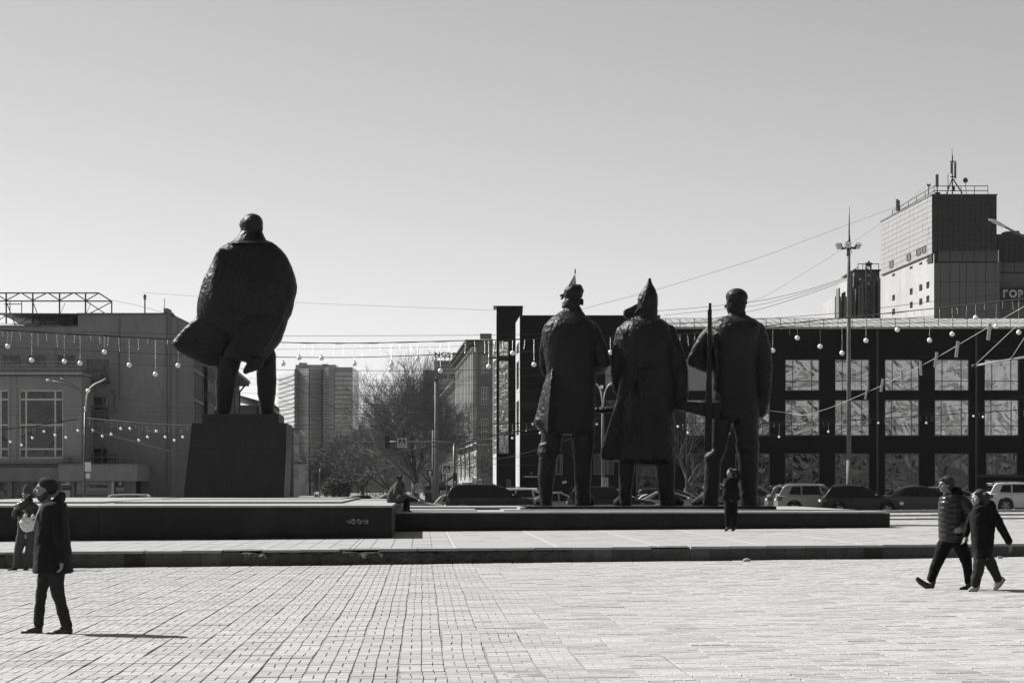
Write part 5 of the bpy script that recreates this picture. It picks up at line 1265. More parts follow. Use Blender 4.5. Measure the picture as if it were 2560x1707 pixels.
# ------------------------------------------------------------------ cars
def lerp_curve(c, x):
    if x <= c[0][0]: return c[0][1]
    for (a, b), (c_, d_) in zip(c, c[1:]):
        if x <= c_: return b+(d_-b)*(x-a)/(c_-a) if c_ > a else d_
    return c[-1][1]
CAR = []
def car(label, kind, px_rear, px_front, d, roof_py, paint, rails=False):
    s = F/d; L = (px_front-px_rear)/s; x0 = (px_rear-1280)/s; zr0 = z_road(x0+L/2)
    H = EYE-(roof_py-HOR)/s-zr0
    t = thing({'suv':'parked_suv','sedan':'sedan_car','hatch':'hatchback_car','van':'van'}[kind], label, {'suv':'car','sedan':'car','hatch':'car','van':'van'}[kind], (x0, d, zr0), 'cars in the traffic behind the monument')
    w = {'suv':0.93,'sedan':0.90,'hatch':0.84,'van':0.93}[kind]
    wr = 0.345 if kind in ('suv','van') else 0.31
    if kind == 'suv':
        belt = 0.63*H; cowl = L-1.25
        low = [(0,0.45*H),(0.03,0.55*H),(0.10,belt),(cowl,belt),(L-0.35,belt-0.13),(L-0.08,belt-0.28),(L,0.36*H)]
        top = [(0.06,belt),(0.30,H-0.12),(0.45,H-0.03),(1.3,H),(2.3,H-0.015),(cowl-0.85,H-0.13),(cowl+0.12,belt)]
        wins = [[(0.55,belt+0.07),(0.72,H-0.14),(1.12,H-0.12),(1.12,belt+0.05)],[(1.20,belt+0.05),(1.20,H-0.12),(2.02,H-0.11),(2.10,belt+0.05)],[(2.20,belt+0.05),(2.12,H-0.11),(cowl-0.95,H-0.20),(cowl-0.18,belt+0.06)]]
        wins = [[(x*L/4.45 if i < 2 else x, z) for x, z in q] for i, q in enumerate(wins)] if L > 4.2 else wins
        if L > 4.2: wins[2][0] = (2.20*L/4.45, belt+0.05); wins[2][1] = (2.12*L/4.45, H-0.11)
    elif kind == 'van':
        belt = 0.55*H; cowl = L-0.85
        low = [(0,0.35*H),(0.04,belt),(cowl,belt),(L-0.25,belt-0.15),(L,0.33*H)]
        top = [(0.03,belt),(0.14,H-0.10),(0.35,H-0.01),(1.4,H),(cowl-1.2,H-0.03),(cowl-0.75,H-0.14),(cowl+0.15,belt)]
        wins = [[(0.35,belt+0.08),(0.42,H-0.18),(1.3,H-0.16),(1.3,belt+0.06)],[(1.4,belt+0.06),(1.4,H-0.16),(2.35,H-0.16),(2.35,belt+0.06)],[(2.45,belt+0.06),(2.45,H-0.17),(cowl-0.9,H-0.24),(cowl-0.12,belt+0.07)]]
    elif kind == 'hatch':
        belt = 0.62*H; cowl = L-1.0
        low = [(0,0.42*H),(0.03,0.6*H),(0.08,belt),(cowl,belt),(L-0.3,belt-0.12),(L-0.06,belt-0.28),(L,0.35*H)]
        top = [(0.06,belt),(0.40,H-0.10),(0.55,H-0.03),(1.2,H),(1.9,H-0.02),(cowl-0.7,H-0.14),(cowl+0.12,belt)]
        wins = [[(0.52,belt+0.05),(0.66,H-0.14),(1.30,H-0.11),(1.34,belt+0.04)],[(1.44,belt+0.04),(1.40,H-0.11),(cowl-0.78,H-0.19),(cowl-0.12,belt+0.05)]]
    else:
        belt = 0.62*H; cowl = L-1.15
        low = [(0,0.40*H),(0.04,0.62*H),(0.12,belt+0.07),(0.75,belt+0.05),(cowl,belt),(L-0.35,belt-0.12),(L-0.06,belt-0.26),(L,0.34*H)]
        top = [(0.60,belt+0.04),(1.35,H-0.06),(1.75,H-0.005),(2.3,H),(cowl-0.9,H-0.10),(cowl+0.12,belt)]
        wins = [[(1.08,belt+0.06),(1.50,H-0.12),(2.05,H-0.09),(2.08,belt+0.04)],[(2.17,belt+0.04),(2.13,H-0.09),(cowl-0.95,H-0.16),(cowl-0.14,belt+0.05)]]
    xw = (0.80 if kind != 'van' else 0.85, L-0.82)
    def hw(x):   # plan curvature
        return w*(1-0.10*max(0, 1-(x/0.5))**2-0.14*max(0, 1-((L-x)/0.7))**2)
    m = MB(); rings = []; N = 64
    xs_ = sorted(set([L*i/N for i in range(N+1)]+[c[0] for c in low if 0 <= c[0] <= L]))
    for x in xs_:
        zb = 0.20
        for q in xw:
            if abs(x-q) < wr+0.05: zb = max(zb, wr+math.sqrt(max(0, (wr+0.06)**2-(x-q)**2)))
        ends = min(x, L-x)
        if ends < 0.15: zb = max(zb, 0.20+0.10*(1-ends/0.15))
        zt = lerp_curve(low, x); h_ = hw(x); zm = min(zt-0.08, 0.55*zt+0.1); zb = min(zb, zt-0.12)
        half = [(h_*0.96, zb), (h_, max(zb+0.02, zm*0.75)), (h_, max(zb+0.04, zm)), (h_*0.97, zt-0.03), (h_*0.90, zt)]
        ring = [(x, -a, b) for a, b in half]+[(x, 0, zt+0.015)]+[(x, a, b) for a, b in reversed(half)]
        rings.append([Vector(p) for p in ring])
    n = len(rings[0]); m.loft(rings)
    # greenhouse
    Hm = H
    def wy(z, x=None):
        k = min(1, max(0, (z-belt)/(Hm-belt))); b_ = (hw(x) if x is not None else w)
        return b_*0.93*(1-k)+b_*0.74*k
    rings = []
    xs_ = [top[0][0]+(top[-1][0]-top[0][0])*i/40 for i in range(41)]
    for x in xs_:
        zt = lerp_curve(top, x); zt = max(zt, belt+0.005)
        a0 = wy(belt, x); a1 = wy(zt-0.03, x); zb = belt-0.06
        half = [(a0+0.003, zb), (a1, max(zb+0.02, zt-0.045)), (a1*0.93, zt-0.008)]
        rings.append([Vector(p) for p in [(x, -a, b) for a, b in half]+[(x, 0, zt+0.012)]+[(x, a, b) for a, b in reversed(half)]])
    m.loft(rings)
    bo = m.build('body', M[paint], None, smooth=True); bo.parent = t
    me = bo.data; me.set_sharp_from_angle(angle=math.radians(32))
    def part(mb, name, mm, parent=t, smooth=False):
        o = mb.build(name, M[mm], None, smooth); o.parent = parent; return o
    for q in wins:
        for sd in (-1, 1):
            m = MB(); o_ = []
            cx_ = sum(p_[0] for p_ in q)/len(q); cz_ = sum(p_[1] for p_ in q)/len(q)
            for off in (0.012, -0.004):
                o_.append([Vector((x, sd*(wy(z, x)+off), z)) for x, z in q])
            k_ = len(q); m.v += o_[0]+o_[1]
            fs = [tuple(range(k_)), tuple(reversed(range(k_, 2*k_)))]+[((i+1)%k_, i, k_+i, k_+(i+1)%k_) for i in range(k_)]
            if sd > 0: fs = [tuple(reversed(f)) for f in fs]
            m.f += fs; m.m += [0]*len(fs); part(m, 'side_window', 'carglass')
    # windscreen and rear glass
    def slope_glass(xa, xb, name):
        m = MB(); za, zb_ = lerp_curve(top, xa), lerp_curve(top, xb)
        nrm = Vector((-(zb_-za), 0, xb-xa)).normalized()
        if nrm.z < 0: nrm = -nrm
        ya, yb_ = wy(za, xa)-0.06, wy(zb_, xb)-0.06; o_ = nrm*0.028
        m.quad(Vector((xa,-ya,za))+o_, Vector((xb,-yb_,zb_))+o_, Vector((xb,yb_,zb_))+o_, Vector((xa,ya,za))+o_)
        part(m, name, 'carglass')
    slope_glass(top[-1][0]-0.06, top[-2][0]+0.06, 'windscreen'); slope_glass(top[0][0]+0.05, top[1][0]-0.03, 'rear_window')
    # wheels
    for q in xw:
        for sd in (-1, 1):
            wt = MB(); y = sd*(w-0.12); wt.tube([(q,y-0.11,wr),(q,y-0.09,wr),(q,y+0.09,wr),(q,y+0.11,wr)], [wr-0.03,wr,wr,wr-0.03], 20)
            wo_ = part(wt, 'wheel', 'tyre')
            rm = MB(); yo = sd*(w-0.005)
            rm.tube([(q,yo-0.02*sd,wr),(q,yo,wr)], [wr*0.66,wr*0.62], 18)
            part(rm, 'rim', 'metal_dark', wo_)
            sp = MB()
            for k_ in range(5):
                a = 2*math.pi*k_/5+q; u_ = Vector((math.cos(a),0,math.sin(a))); v_ = Vector((-math.sin(a),0,math.cos(a)))
                c0 = Vector((q, yo+0.006*sd, wr)); sp.add([c0-v_*0.035, c0+v_*0.035, c0+u_*wr*0.6+v_*0.03, c0+u_*wr*0.6-v_*0.03], [(0,1,2,3) if sd < 0 else (3,2,1,0)])
            part(sp, 'spokes', 'rim', wo_)
    # lights, plates, seams, mirrors, handles, bumpers
    for sd in (-1, 1):
        m = MB(); y0, y1 = sd*(hw(0.05)*0.62), sd*(hw(0.12)*1.01); zt = belt-0.04
        m.box(-0.012, 0.20, min(y0,y1), max(y0,y1), zt-0.20, zt); part(m, 'tail_light', 'tail_glass')
        m = MB(); y0, y1 = sd*(hw(L-0.1)*0.58), sd*(hw(L-0.2)*0.99); zt = lerp_curve(low, L-0.2)
        m.box(L-0.30, L-0.05, min(y0,y1), max(y0,y1), zt-0.17, zt-0.05); part(m, 'headlight', 'lamp_glass')
        m = MB(); xm = cowl-0.30; y = sd*(w*0.93+0.10); m.ell((xm, y, belt+0.09), 0.09, 0.11, 0.075, 10, 6); part(m, 'wing_mirror', paint, smooth=True)
        for xs2 in (wins[-1][0][0]-0.05, wins[-1][3][0]+0.02 if len(wins[-1]) > 3 else cowl-0.1, wins[0][-1][0]+0.03):
            m = MB(); yy = sd*(hw(xs2)+0.002); m.box(xs2-0.006, xs2+0.006, min(yy, yy-0.01*sd), max(yy, yy-0.01*sd)+0.0, 0.33, belt-0.05); part(m, 'door_seam', 'black')
        for xs2 in (wins[-1][0][0]-0.25, wins[-1][0][0]+0.10):
            m = MB(); yy = sd*(hw(xs2)+0.012); m.box(xs2-0.09, xs2+0.09, yy-0.012, yy+0.012, belt-0.14, belt-0.11); part(m, 'door_handle', paint)
    m = MB(); m.box(-0.025, -0.004, -0.26, 0.26, 0.47*H, 0.47*H+0.11); part(m, 'number_plate', 'sign_white')
    m = MB(); m.box(-0.06, 0.10, -w*0.86, w*0.86, 0.30, 0.46); part(m, 'rear_bumper', paint if kind != 'suv' else 'metal_dark')
    m = MB(); m.box(L-0.08, L+0.04, -w*0.78, w*0.78, 0.26, 0.44); part(m, 'front_bumper', paint)
    m = MB(); m.box(xw[0]+wr+0.08, xw[1]-wr-0.08, -w*0.985, w*0.985, 0.17, 0.26); part(m, 'sill', 'metal_dark')
    m = MB(); m.box(L-0.01, L+0.012, -w*0.45, w*0.45, 0.40*H-0.02, 0.40*H+0.10); part(m, 'grille', 'black')
    if rails:
        for sd in (-1, 1):
            m = MB(); m.tube([(top[2][0]+0.15, sd*w*0.66, H-0.01),(top[2][0]+0.3, sd*w*0.66, H+0.045),(cowl-1.45, sd*w*0.66, H+0.035),(cowl-1.2, sd*w*0.66, H-0.04)], 0.02, 6); part(m, 'roof_rail', 'metal_mid')
    if kind in ('suv','hatch'):
        m = MB(); m.box(top[1][0]-0.10, top[2][0]+0.05, -w*0.62, w*0.62, H-0.07, H-0.035); part(m, 'spoiler', paint)
    return t
car('grey van whose rounded roof shows left of the silver off-roader by the right boot', 'van', 1752, 1974, 113, 1208, 'paint_grey')
car('grey off-roader half hidden behind the silver off-roader right of the last statue', 'suv', 1916, 2137, 109.3, 1212, 'paint_grey')
car('silver off-roader with roof rails behind the right end of the low podium', 'suv', 1939, 2166, 106, 1209, 'paint_silver', True)
car('black hatchback with a white number plate over the end of the low podium', 'hatch', 2050, 2254, 102.3, 1213, 'paint_black', True)
car('dark grey saloon with a long sloping rear between black hatchback and walking couple', 'sedan', 2186, 2430, 105.6, 1214, 'paint_dark')
car('mid grey car passing behind the walking couple', 'hatch', 2276, 2486, 109.5, 1216, 'paint_grey')
car('white compact off-roader cut by the right edge of the picture', 'suv', 2463, 2682, 106, 1205, 'paint_white', True)
car('big black off-roader with roof rails right of the concrete pole', 'suv', 1116, 1362, 108, 1210, 'paint_black', True)
car('silver-grey saloon right behind the seated woman', 'sedan', 900, 1121, 112.4, 1231, 'paint_silver')
car('dark saloon left of the seated woman, only its roof above the podium', 'sedan', 822, 1008, 119, 1237, 'paint_dark')
car('small pale car half hidden behind the rear of the big black off-roader', 'hatch', 1084, 1270, 120, 1235, 'paint_silver')
car('pale estate car behind the front of the big black off-roader', 'suv', 1236, 1440, 115, 1219, 'paint_white', True)
car('pale saloon with its boot just left of the first bronze leg', 'sedan', 1293, 1510, 110.2, 1229, 'paint_silver')
car('black off-roader between the legs of the left and middle figures', 'suv', 1418, 1647, 105.4, 1216, 'paint_black')
car('dark van far behind between the legs of the middle figure', 'van', 1590, 1775, 124, 1220, 'paint_dark')
car('white car with a low roof between the legs of the middle figure', 'hatch', 1583, 1765, 118.5, 1234, 'paint_white')
car('silver saloon with its front toward the boots of the rightmost figure', 'sedan', 1570, 1790, 110, 1226, 'paint_silver')
car('silver car whose curved roof shows left of the tall pedestal', 'suv', 262, 468, 118, 1234, 'paint_silver')
car('car of which a bit of roof shows at the left foot of the pedestal', 'sedan', 420, 610, 123, 1243, 'paint_grey')
car('white car whose roof tip shows just right of the pedestal foot', 'sedan', 600, 800, 118, 1240, 'paint_white')
car('silver car with its roof peeping over the podium left of the dark bush', 'sedan', 770, 960, 125, 1242, 'paint_white')

# ------------------------------------------------------------------ people
def basis(f):
    f = Vector(f).normalized(); l = Vector((0,0,1)).cross(f).normalized(); u = f.cross(l)
    return Matrix((f, l, u)).transposed()
def add_head(mb, c, f, k=1.0):
    R = basis(f); c = Vector(c)
    def q(x, y, z): return c+R @ (Vector((x, y, z))*k)
    def e(p_, rx, ry, rz): mb.ell(q(*p_), rx*k, ry*k, rz*k, 16, 10, R)
    e((-0.012,0,0.025),0.098,0.076,0.092); e((0.028,0,-0.03),0.068,0.060,0.082); e((0.058,0,-0.088),0.030,0.034,0.026)
    mb.tube([q(0.088,0,0.018), q(0.108,0,-0.012), q(0.112,0,-0.024)], [0.009*k,0.013*k,0.016*k], 8, rnd_=True)
    e((0.082,0.026,0.030),0.016,0.028,0.010); e((0.082,-0.026,0.030),0.016,0.028,0.010)
    e((0.090,0,-0.052),0.012,0.024,0.007); e((0.089,0,-0.063),0.012,0.021,0.008)
    for sd in (-1,1): e((-0.005,0.077*sd,-0.006),0.018,0.009,0.031); e((0.062,0.040*sd,-0.025),0.022,0.020,0.022)
    mb.tube([q(-0.012,0,-0.06), q(-0.03,0,-0.17)], [0.056*k,0.062*k], 12, rnd_=True)
    return R, q
def add_hand(mb, wr_, dirv, nrm, k=1.0, curl=0.5, thumb=1):
    d = Vector(dirv).normalized(); n = Vector(nrm); n = (n-d*n.dot(d)).normalized(); l = d.cross(n)
    w0 = Vector(wr_)
    mb.ell(w0+d*0.048*k, 0.042*k, 0.017*k, 0.052*k, 12, 8, Matrix((l, n, d)).transposed())
    for i, (o_, ln, r) in enumerate(((-0.031,0.066,0.0085),(-0.010,0.082,0.0092),(0.011,0.086,0.0095),(0.031,0.076,0.009))):
        b_ = w0+d*0.078*k+l*o_*k; p = [w0+d*0.05*k+l*o_*0.8*k, b_]; a = curl*0.5
        for seg_ in (0.45,0.32,0.23):
            dd = d*math.cos(a)+n*math.sin(a); p.append(p[-1]+dd*ln*seg_*k); a += curl*(0.9-0.05*i)
        mb.tube(p, [r*k*1.05, r*k, r*k*0.95, r*k*0.88, r*k*0.75], 7, rnd_=True)
    p = [w0+d*0.02*k+l*0.026*k*thumb, w0+d*0.052*k+l*0.046*k*thumb+n*0.008*k, w0+d*0.080*k+l*0.052*k*thumb+n*0.018*k, w0+d*0.10*k+l*0.046*k*thumb+n*0.028*k]
    mb.tube(p, [0.012*k,0.0115*k,0.010*k,0.008*k], 7, rnd_=True)
def eyes(q, R, t, k=1.0):
    for sd in (-1,1):
        m = MB(); m.ell(q(0.083,0.030*sd,0.013), 0.010*k, 0.013*k, 0.007*k, 8, 6, R); m.build('eye', M['hair'], t)
class Person:
    def __init__(s, label, d, hpx, hpy, f, foot_row, group=None):
        s.d = d; s.mb = MB(); s.c = P(hpx, hpy, d); s.label = label; s.f = f; s.fr = foot_row; s.hx = hpx; s.group = group
        s.R, s.q = add_head(s.mb, s.c, f)
    def body(s, voxel=0.0065):
        base = P(s.hx, s.fr, s.d)
        o = s.mb.build('person', M['skin'], None, loc=base)
        tag(o, s.label, 'person', s.group)
        m = o.modifiers.new('r', 'REMESH'); m.mode = 'VOXEL'; m.voxel_size = voxel; m.use_smooth_shade = True
        q = o.modifiers.new('s', 'SMOOTH'); q.iterations = 2
        dg = bpy.context.evaluated_depsgraph_get(); dg.update()
        me = bpy.data.meshes.new_from_object(o.evaluated_get(dg)); o.modifiers.clear(); o.data = me
        me.polygons.foreach_set('use_smooth', [True]*len(me.polygons))
        s.o = o; eyes(s.q, s.R, o); return o
    def wear(s, mb, name, mm, voxel=0.012, it=2, disp=None): return fuse(mb, voxel, name, M[mm], s.o, it, disp)
CL = [(0.10, 0.022), (0.045, 0.008)]
CLS = [(0.06, 0.012)]
# 1. bearded man striding left in the foreground
d = 25.35; p = Person('bearded man in a dark knitted cap and long dark coat walking left in the foreground', d, 111, 1223, (-1,-0.12,0.02), 1583)
T(p.mb, [(117,1255,0,14),(128,1290,0,26),(130,1350,0,22),(130,1400,0,26)], d, k=1.0)
T(p.mb, [(150,1285,-0.18,10),(160,1335,-0.24,8),(164,1385,-0.24,6),(165,1398,-0.24,5.5)], d)
T(p.mb, [(130,1285,0.18,10),(132,1335,0.24,8),(115,1375,0.24,6)], d)
T(p.mb, [(118,1410,0.08,16),(101,1474,0.1,11),(94,1530,0.1,8),(92,1570,0.1,7),(72,1577,0.1,5)], d)
T(p.mb, [(140,1410,-0.08,16),(147,1480,-0.1,11),(162,1530,-0.1,8),(170,1570,-0.1,7),(150,1577,-0.1,5)], d)
add_hand(p.mb, P(165,1397,d)+Vector((0,-0.24,0)), (-0.05,0,-1), (-1,0.1,0), 1.05, 0.55)
p.body(0.006)
b = MB(); RL(b, [(1254,120,158),(1262,110,164),(1272,104,167),(1285,98,168.5),(1299,94,169.5),(1342,89,173),(1371,87.5,176),(1399,86,179),(1425,84,181),(1432,84,181)], d, ry=lambda y: 0.20 if y < 1262 else 0.255, e=2.4, fold=(0.06,6,0.01,1340,60))
T(b, [(148,1276,-0.16,15),(155,1300,-0.22,14),(161,1345,-0.28,13),(165,1380,-0.26,12),(166,1396,-0.25,11.5)], d)
T(b, [(126,1280,0.16,14),(130,1335,0.26,12),(112,1372,0.26,11)], d)
p.wear(b, 'coat', 'cloth_dark', 0.012, 2, CL)
b = MB(); T(b, [(118,1268,-0.10,5),(136,1258,-0.13,8),(151,1246,-0.07,10),(152,1246,0.07,10),(136,1258,0.12,8),(118,1270,0.10,5)], d); b.ell(P(153,1244,d), mpx(10,d), 0.13, mpx(16,d), 14, 9, Matrix.Rotation(math.radians(15), 3, 'Y')); p.wear(b, 'hood', 'cloth_dark', 0.012, 1, CLS)
b = MB(); T(b, [(112,1262,-0.05,9),(103,1285,-0.10,7),(96,1305,-0.12,6),(92,1325,-0.12,4)], d); p.wear(b, 'shirt', 'shirt', 0.01, 1, CLS)
b = MB(); T(b, [(124,1262,-0.13,5),(112,1276,-0.17,5.5),(102,1296,-0.19,4)], d, k=0.6); p.wear(b, 'lapel', 'cloth_grey', 0.01, 1)
b = MB(); Rm = Matrix.Rotation(math.radians(20), 3, 'Y'); b.ell(P(120.5,1211,d), mpx(25,d), 0.098, mpx(18,d), 22, 14, Rm); b.ell(P(129,1221,d), mpx(15.5,d), 0.092, mpx(14,d), 16, 10); p.wear(b, 'knitted_cap', 'cloth_grey', 0.009, 2, [(0.03, 0.006)])
b = MB(); T(b, [(100,1243,0,8),(106,1249,0,8.5)], d, k=1.6); T(b, [(108,1246,-0.045,8),(119,1236,-0.062,6)], d); T(b, [(108,1246,0.045,8),(119,1236,0.062,6)], d); T(b, [(93,1236,-0.02,3),(92.5,1236,0.02,3)], d); p.wear(b, 'beard', 'hair_mid', 0.007, 1, [(0.02, 0.01)])
b = MB(); T(b, [(122,1415,0.05,25),(110,1440,0.09,20),(100,1474,0.1,15),(95,1515,0.1,13.5),(92,1548,0.1,13),(92,1562,0.1,12)], d)
T(b, [(142,1415,-0.05,25),(144,1440,-0.08,21),(148,1480,-0.1,16.5),(160,1520,-0.1,14.5),(167,1548,-0.1,15),(171,1562,-0.1,14)], d); p.wear(b, 'trousers', 'cloth_grey', 0.012, 2, CL)
for pts in ([(93,1572,0.1,10),(80,1575,0.1,9.5),(62,1579,0.1,7),(52,1581,0.1,4.5)], [(177,1573,-0.1,10),(160,1574,-0.1,10),(138,1579,-0.1,7),(126,1581,-0.1,4.5)]):
    b = MB(); T(b, pts, d, k=1.0); pz = pts[-1][2]; b.box(X(pts[-1][0]-4, d), X(pts[0][0]+8, d), d+pz-0.045, d+pz+0.045, 0.0+z_low(-5.4)-0.004, 0.022); p.wear(b, 'shoe', 'shoe_black', 0.009, 1)
# 2. woman in a knitted hat by the riser
d = 45.3; zg = -0.04
p = Person('woman in a knitted hat and black jacket eating by the riser at far left', d, 66, 1236, (-0.35,-0.92,-0.25), 1425)
T(p.mb, [(66,1252,0,6),(67,1275,0,15),(66,1320,0,14),(66,1335,0,15)], d)
T(p.mb, [(48,1262,0,5),(39,1288,-0.12,4.5),(47,1271,-0.26,3.5)], d); T(p.mb, [(88,1264,0,5),(91,1292,-0.1,4.5),(74,1286,-0.27,3.5)], d)
T(p.mb, [(54,1335,0,10),(46,1375,0,7),(40,1415,0,4.5)], d); T(p.mb, [(78,1335,0,10),(73,1375,0,7),(67,1415,0,4.5)], d)
add_hand(p.mb, P(47,1271,d)+Vector((0,-0.27,0)), (0.1,-0.3,1), (0.6,-0.5,0), 0.95, 0.9); add_hand(p.mb, P(74,1286,d)+Vector((0,-0.27,0)), (-0.3,-0.3,0.8), (-0.6,-0.2,0.1), 0.95, 0.8)
p.body(0.007)
b = MB(); RL(b, [(1249,58,75),(1254,50,84),(1262,43,92),(1278,44,94),(1300,45,91),(1322,44,90),(1334,43,90)], d, ry=0.15, e=2.4)
T(b, [(48,1263,0,8),(39,1288,-0.12,7.5),(46,1274,-0.24,6)], d); T(b, [(88,1266,0,8),(91,1291,-0.1,7.5),(76,1287,-0.24,6)], d); p.wear(b, 'jacket', 'nylon', 0.012, 1, CL)
b = MB(); RL(b, [(1212,66,72),(1215,62,75),(1221,58.5,79),(1228,57,80.5),(1234,57.5,80)], d, ry=0.10); T(b, [(66,1216,-0.05,2),(66,1212,-0.05,1.6)], d); T(b, [(72,1216,-0.05,2),(73,1212,-0.05,1.6)], d); p.wear(b, 'knitted_hat', 'cloth_mid', 0.008, 1, [(0.03,0.006)])
b = MB(); b.ell(P(68.5,1240,d)+Vector((0,0.05,0)), mpx(13,d), 0.09, mpx(15,d), 14, 9); T(b, [(58,1251,-0.06,5),(68,1255,-0.10,5.5),(79,1250,-0.05,5.5)], d); p.wear(b, 'scarf_and_hair', 'hair', 0.01, 1)
b = MB(); T(b, [(60,1330,0,16),(53,1345,0,13.5),(46,1375,0,11),(41,1405,0,8.5),(39,1416,0,7)], d); T(b, [(74,1330,0,16),(78,1345,0,13.5),(74,1375,0,11),(68,1405,0,8),(66,1416,0,6.5)], d); p.wear(b, 'trousers', 'cloth_mid', 0.012, 1, CL)
for pts in ([(40,1421,0,5),(31,1423,-0.08,4.5),(24,1425,-0.14,3)], [(67,1421,0,5),(65,1424,-0.14,4)]):
    b = MB(); T(b, pts, d); p.wear(b, 'shoe', 'shoe_black', 0.009, 1)
b = MB(); c_ = P(76,1310,d)+Vector((0,-0.30,0)); b.ell(c_, mpx(18,d), 0.09, mpx(19,d), 20, 14); b.ell(c_+Vector((-0.06,0,0.04)), 0.11, 0.08, 0.10, 12, 8); T(b, [(70,1292,-0.3,6),(73,1285,-0.3,2)], d); T(b, [(90,1292,-0.3,5),(91,1287,-0.3,3)], d)
bag = thing('plastic_bag', 'crumpled white plastic bag hanging from the hand of the woman in the knitted hat', 'bag', tuple(c_)); fuse(b, 0.012, 'bag_film', M['plastic_bag'], bag, 1, [(0.05,0.05),(0.02,0.015)])
# 3. walking couple, man
d = 33.4
p = Person('tall man in a shiny quilted jacket striding left beside a shorter woman', d, 2364, 1211, (-0.95,-0.35,-0.05), 1474)
T(p.mb, [(2370,1235,0,10),(2384,1262,0,20),(2384,1310,0,17),(2382,1342,0,15)], d)
T(p.mb, [(2406,1255,-0.14,9),(2420,1288,-0.2,7),(2410,1312,-0.22,6),(2399,1318,-0.22,5)], d)
T(p.mb, [(2370,1350,0.05,14),(2350,1395,0.08,10),(2335,1440,0.08,6.5),(2330,1458,0.08,5)], d); T(p.mb, [(2394,1350,-0.05,14),(2413,1400,-0.08,9),(2418,1450,-0.08,6)], d)
add_hand(p.mb, P(2400,1317,d)+Vector((0,-0.24,0)), (-0.9,-0.1,-0.4), (0,1,0), 1.0, 0.5)
p.body(0.0065)
b = MB(); rows = []; y = 1236
prof = [(1236,2362,2408),(1243,2350,2418),(1255,2346.5,2423),(1290,2346,2422),(1325,2347,2420),(1348,2348,2420),(1354,2352,2419)]
def pr(y, i): return lerp_curve([(r[0], r[i]) for r in prof], y)
while y < 1354:
    bul = 1.6*abs(math.sin((y-1238)*math.pi/13.5)); rows.append((y, pr(y,1)-bul+0.8, pr(y,2)+bul-0.8)); y += 2.0
rows.append((1354,2354,2418))
RL(b, rows, d, ry=lambda y: 0.17+0.012*abs(math.sin((y-1238)*math.pi/13.5))+0.03*min(1,(y-1236)/20), e=2.4, step=2)
prev = None
arm = [(2404,1252,-0.12,15),(2412,1262,-0.15,14),(2418,1272,-0.18,15),(2422,1284,-0.2,13.5),(2420,1295,-0.21,14),(2412,1307,-0.22,12),(2404,1314,-0.22,11.5)]
T(b, arm, d)
p.wear(b, 'quilted_jacket', 'nylon', 0.0095, 1, [(0.05, 0.012)])
b = MB(); T(b, [(2364,1240,-0.06,8),(2378,1244,-0.12,8),(2394,1234,-0.08,13),(2396,1228,0.04,14),(2380,1240,0.10,10)], d); p.wear(b, 'fur_hood', 'cloth_black', 0.010, 1, [(0.03,0.02)])
b = MB(); b.ell(P(2369,1204,d), mpx(18,d), 0.088, mpx(15.5,d), 18, 12); b.ell(P(2375,1212,d), mpx(12.5,d), 0.085, mpx(14,d), 14, 9); T(b, [(2354,1199,-0.05,4),(2353,1200,0.04,4)], d); p.wear(b, 'hair', 'hair_mid', 0.008, 1, [(0.02,0.008)])
b = MB(); b.ell(P(2383,1354,d), mpx(31,d), 0.15, mpx(14,d)); T(b, [(2372,1348,0.02,20),(2362,1365,0.05,19),(2350,1397,0.08,15.5),(2338,1425,0.08,13),(2331,1445,0.08,12)], d); T(b, [(2395,1348,-0.02,20),(2402,1370,-0.06,18),(2414,1402,-0.08,14),(2418,1430,-0.08,11),(2418,1452,-0.08,9.5)], d); p.wear(b, 'trousers', 'cloth_black', 0.011, 1, CL)
b = MB(); T(b, [(2334,1452,0.08,9),(2332,1464,0.08,9),(2318,1464,0.08,8.5),(2304,1455,0.08,7.5),(2296,1447,0.08,5.5)], d); p.wear(b, 'shoe', 'shoe_black', 0.008, 1)
b = MB(); T(b, [(2419,1458,-0.08,8.5),(2418,1467,-0.08,7),(2407,1470,-0.08,6),(2400,1471,-0.08,4.5)], d); p.wear(b, 'shoe', 'shoe_black', 0.008, 1)
# 4. walking couple, woman
d = 32.8
p = Person('short-haired woman in a dark hooded coat and pale trainers walking beside the quilted-jacket man', d, 2443, 1246, (-0.8,-0.6,-0.08), 1478)
T(p.mb, [(2452,1268,0,9),(2458,1295,0,19),(2457,1345,0,19),(2456,1385,0,19)], d)
T(p.mb, [(2480,1283,-0.14,8),(2494,1310,-0.18,6.5),(2508,1340,-0.2,5.5),(2517,1356,-0.2,5)], d); T(p.mb, [(2438,1285,0.14,8),(2428,1315,0.18,6.5),(2420,1340,0.18,5)], d)
T(p.mb, [(2450,1388,-0.04,13),(2445,1420,-0.06,9),(2438,1460,-0.06,6)], d); T(p.mb, [(2464,1388,0.04,13),(2483,1415,0.08,9),(2500,1450,0.08,6)], d)
add_hand(p.mb, P(2517,1356,d)+Vector((0,-0.2,0)), (0.25,0,-1), (-1,-0.2,0), 0.92, 0.5); add_hand(p.mb, P(2420,1340,d)+Vector((0,0.18,0)), (-0.2,0,-1), (-1,0,0), 0.92, 0.5)
p.body(0.0065)
b = MB(); RL(b, [(1264,2438,2472),(1270,2431,2484),(1278,2428,2490),(1300,2426.5,2490),(1330,2427,2486),(1360,2430,2483),(1385,2432,2480),(1394,2434,2478)], d, ry=lambda y: 0.19, e=2.4, fold=(0.06,5,0.02,1300,60))
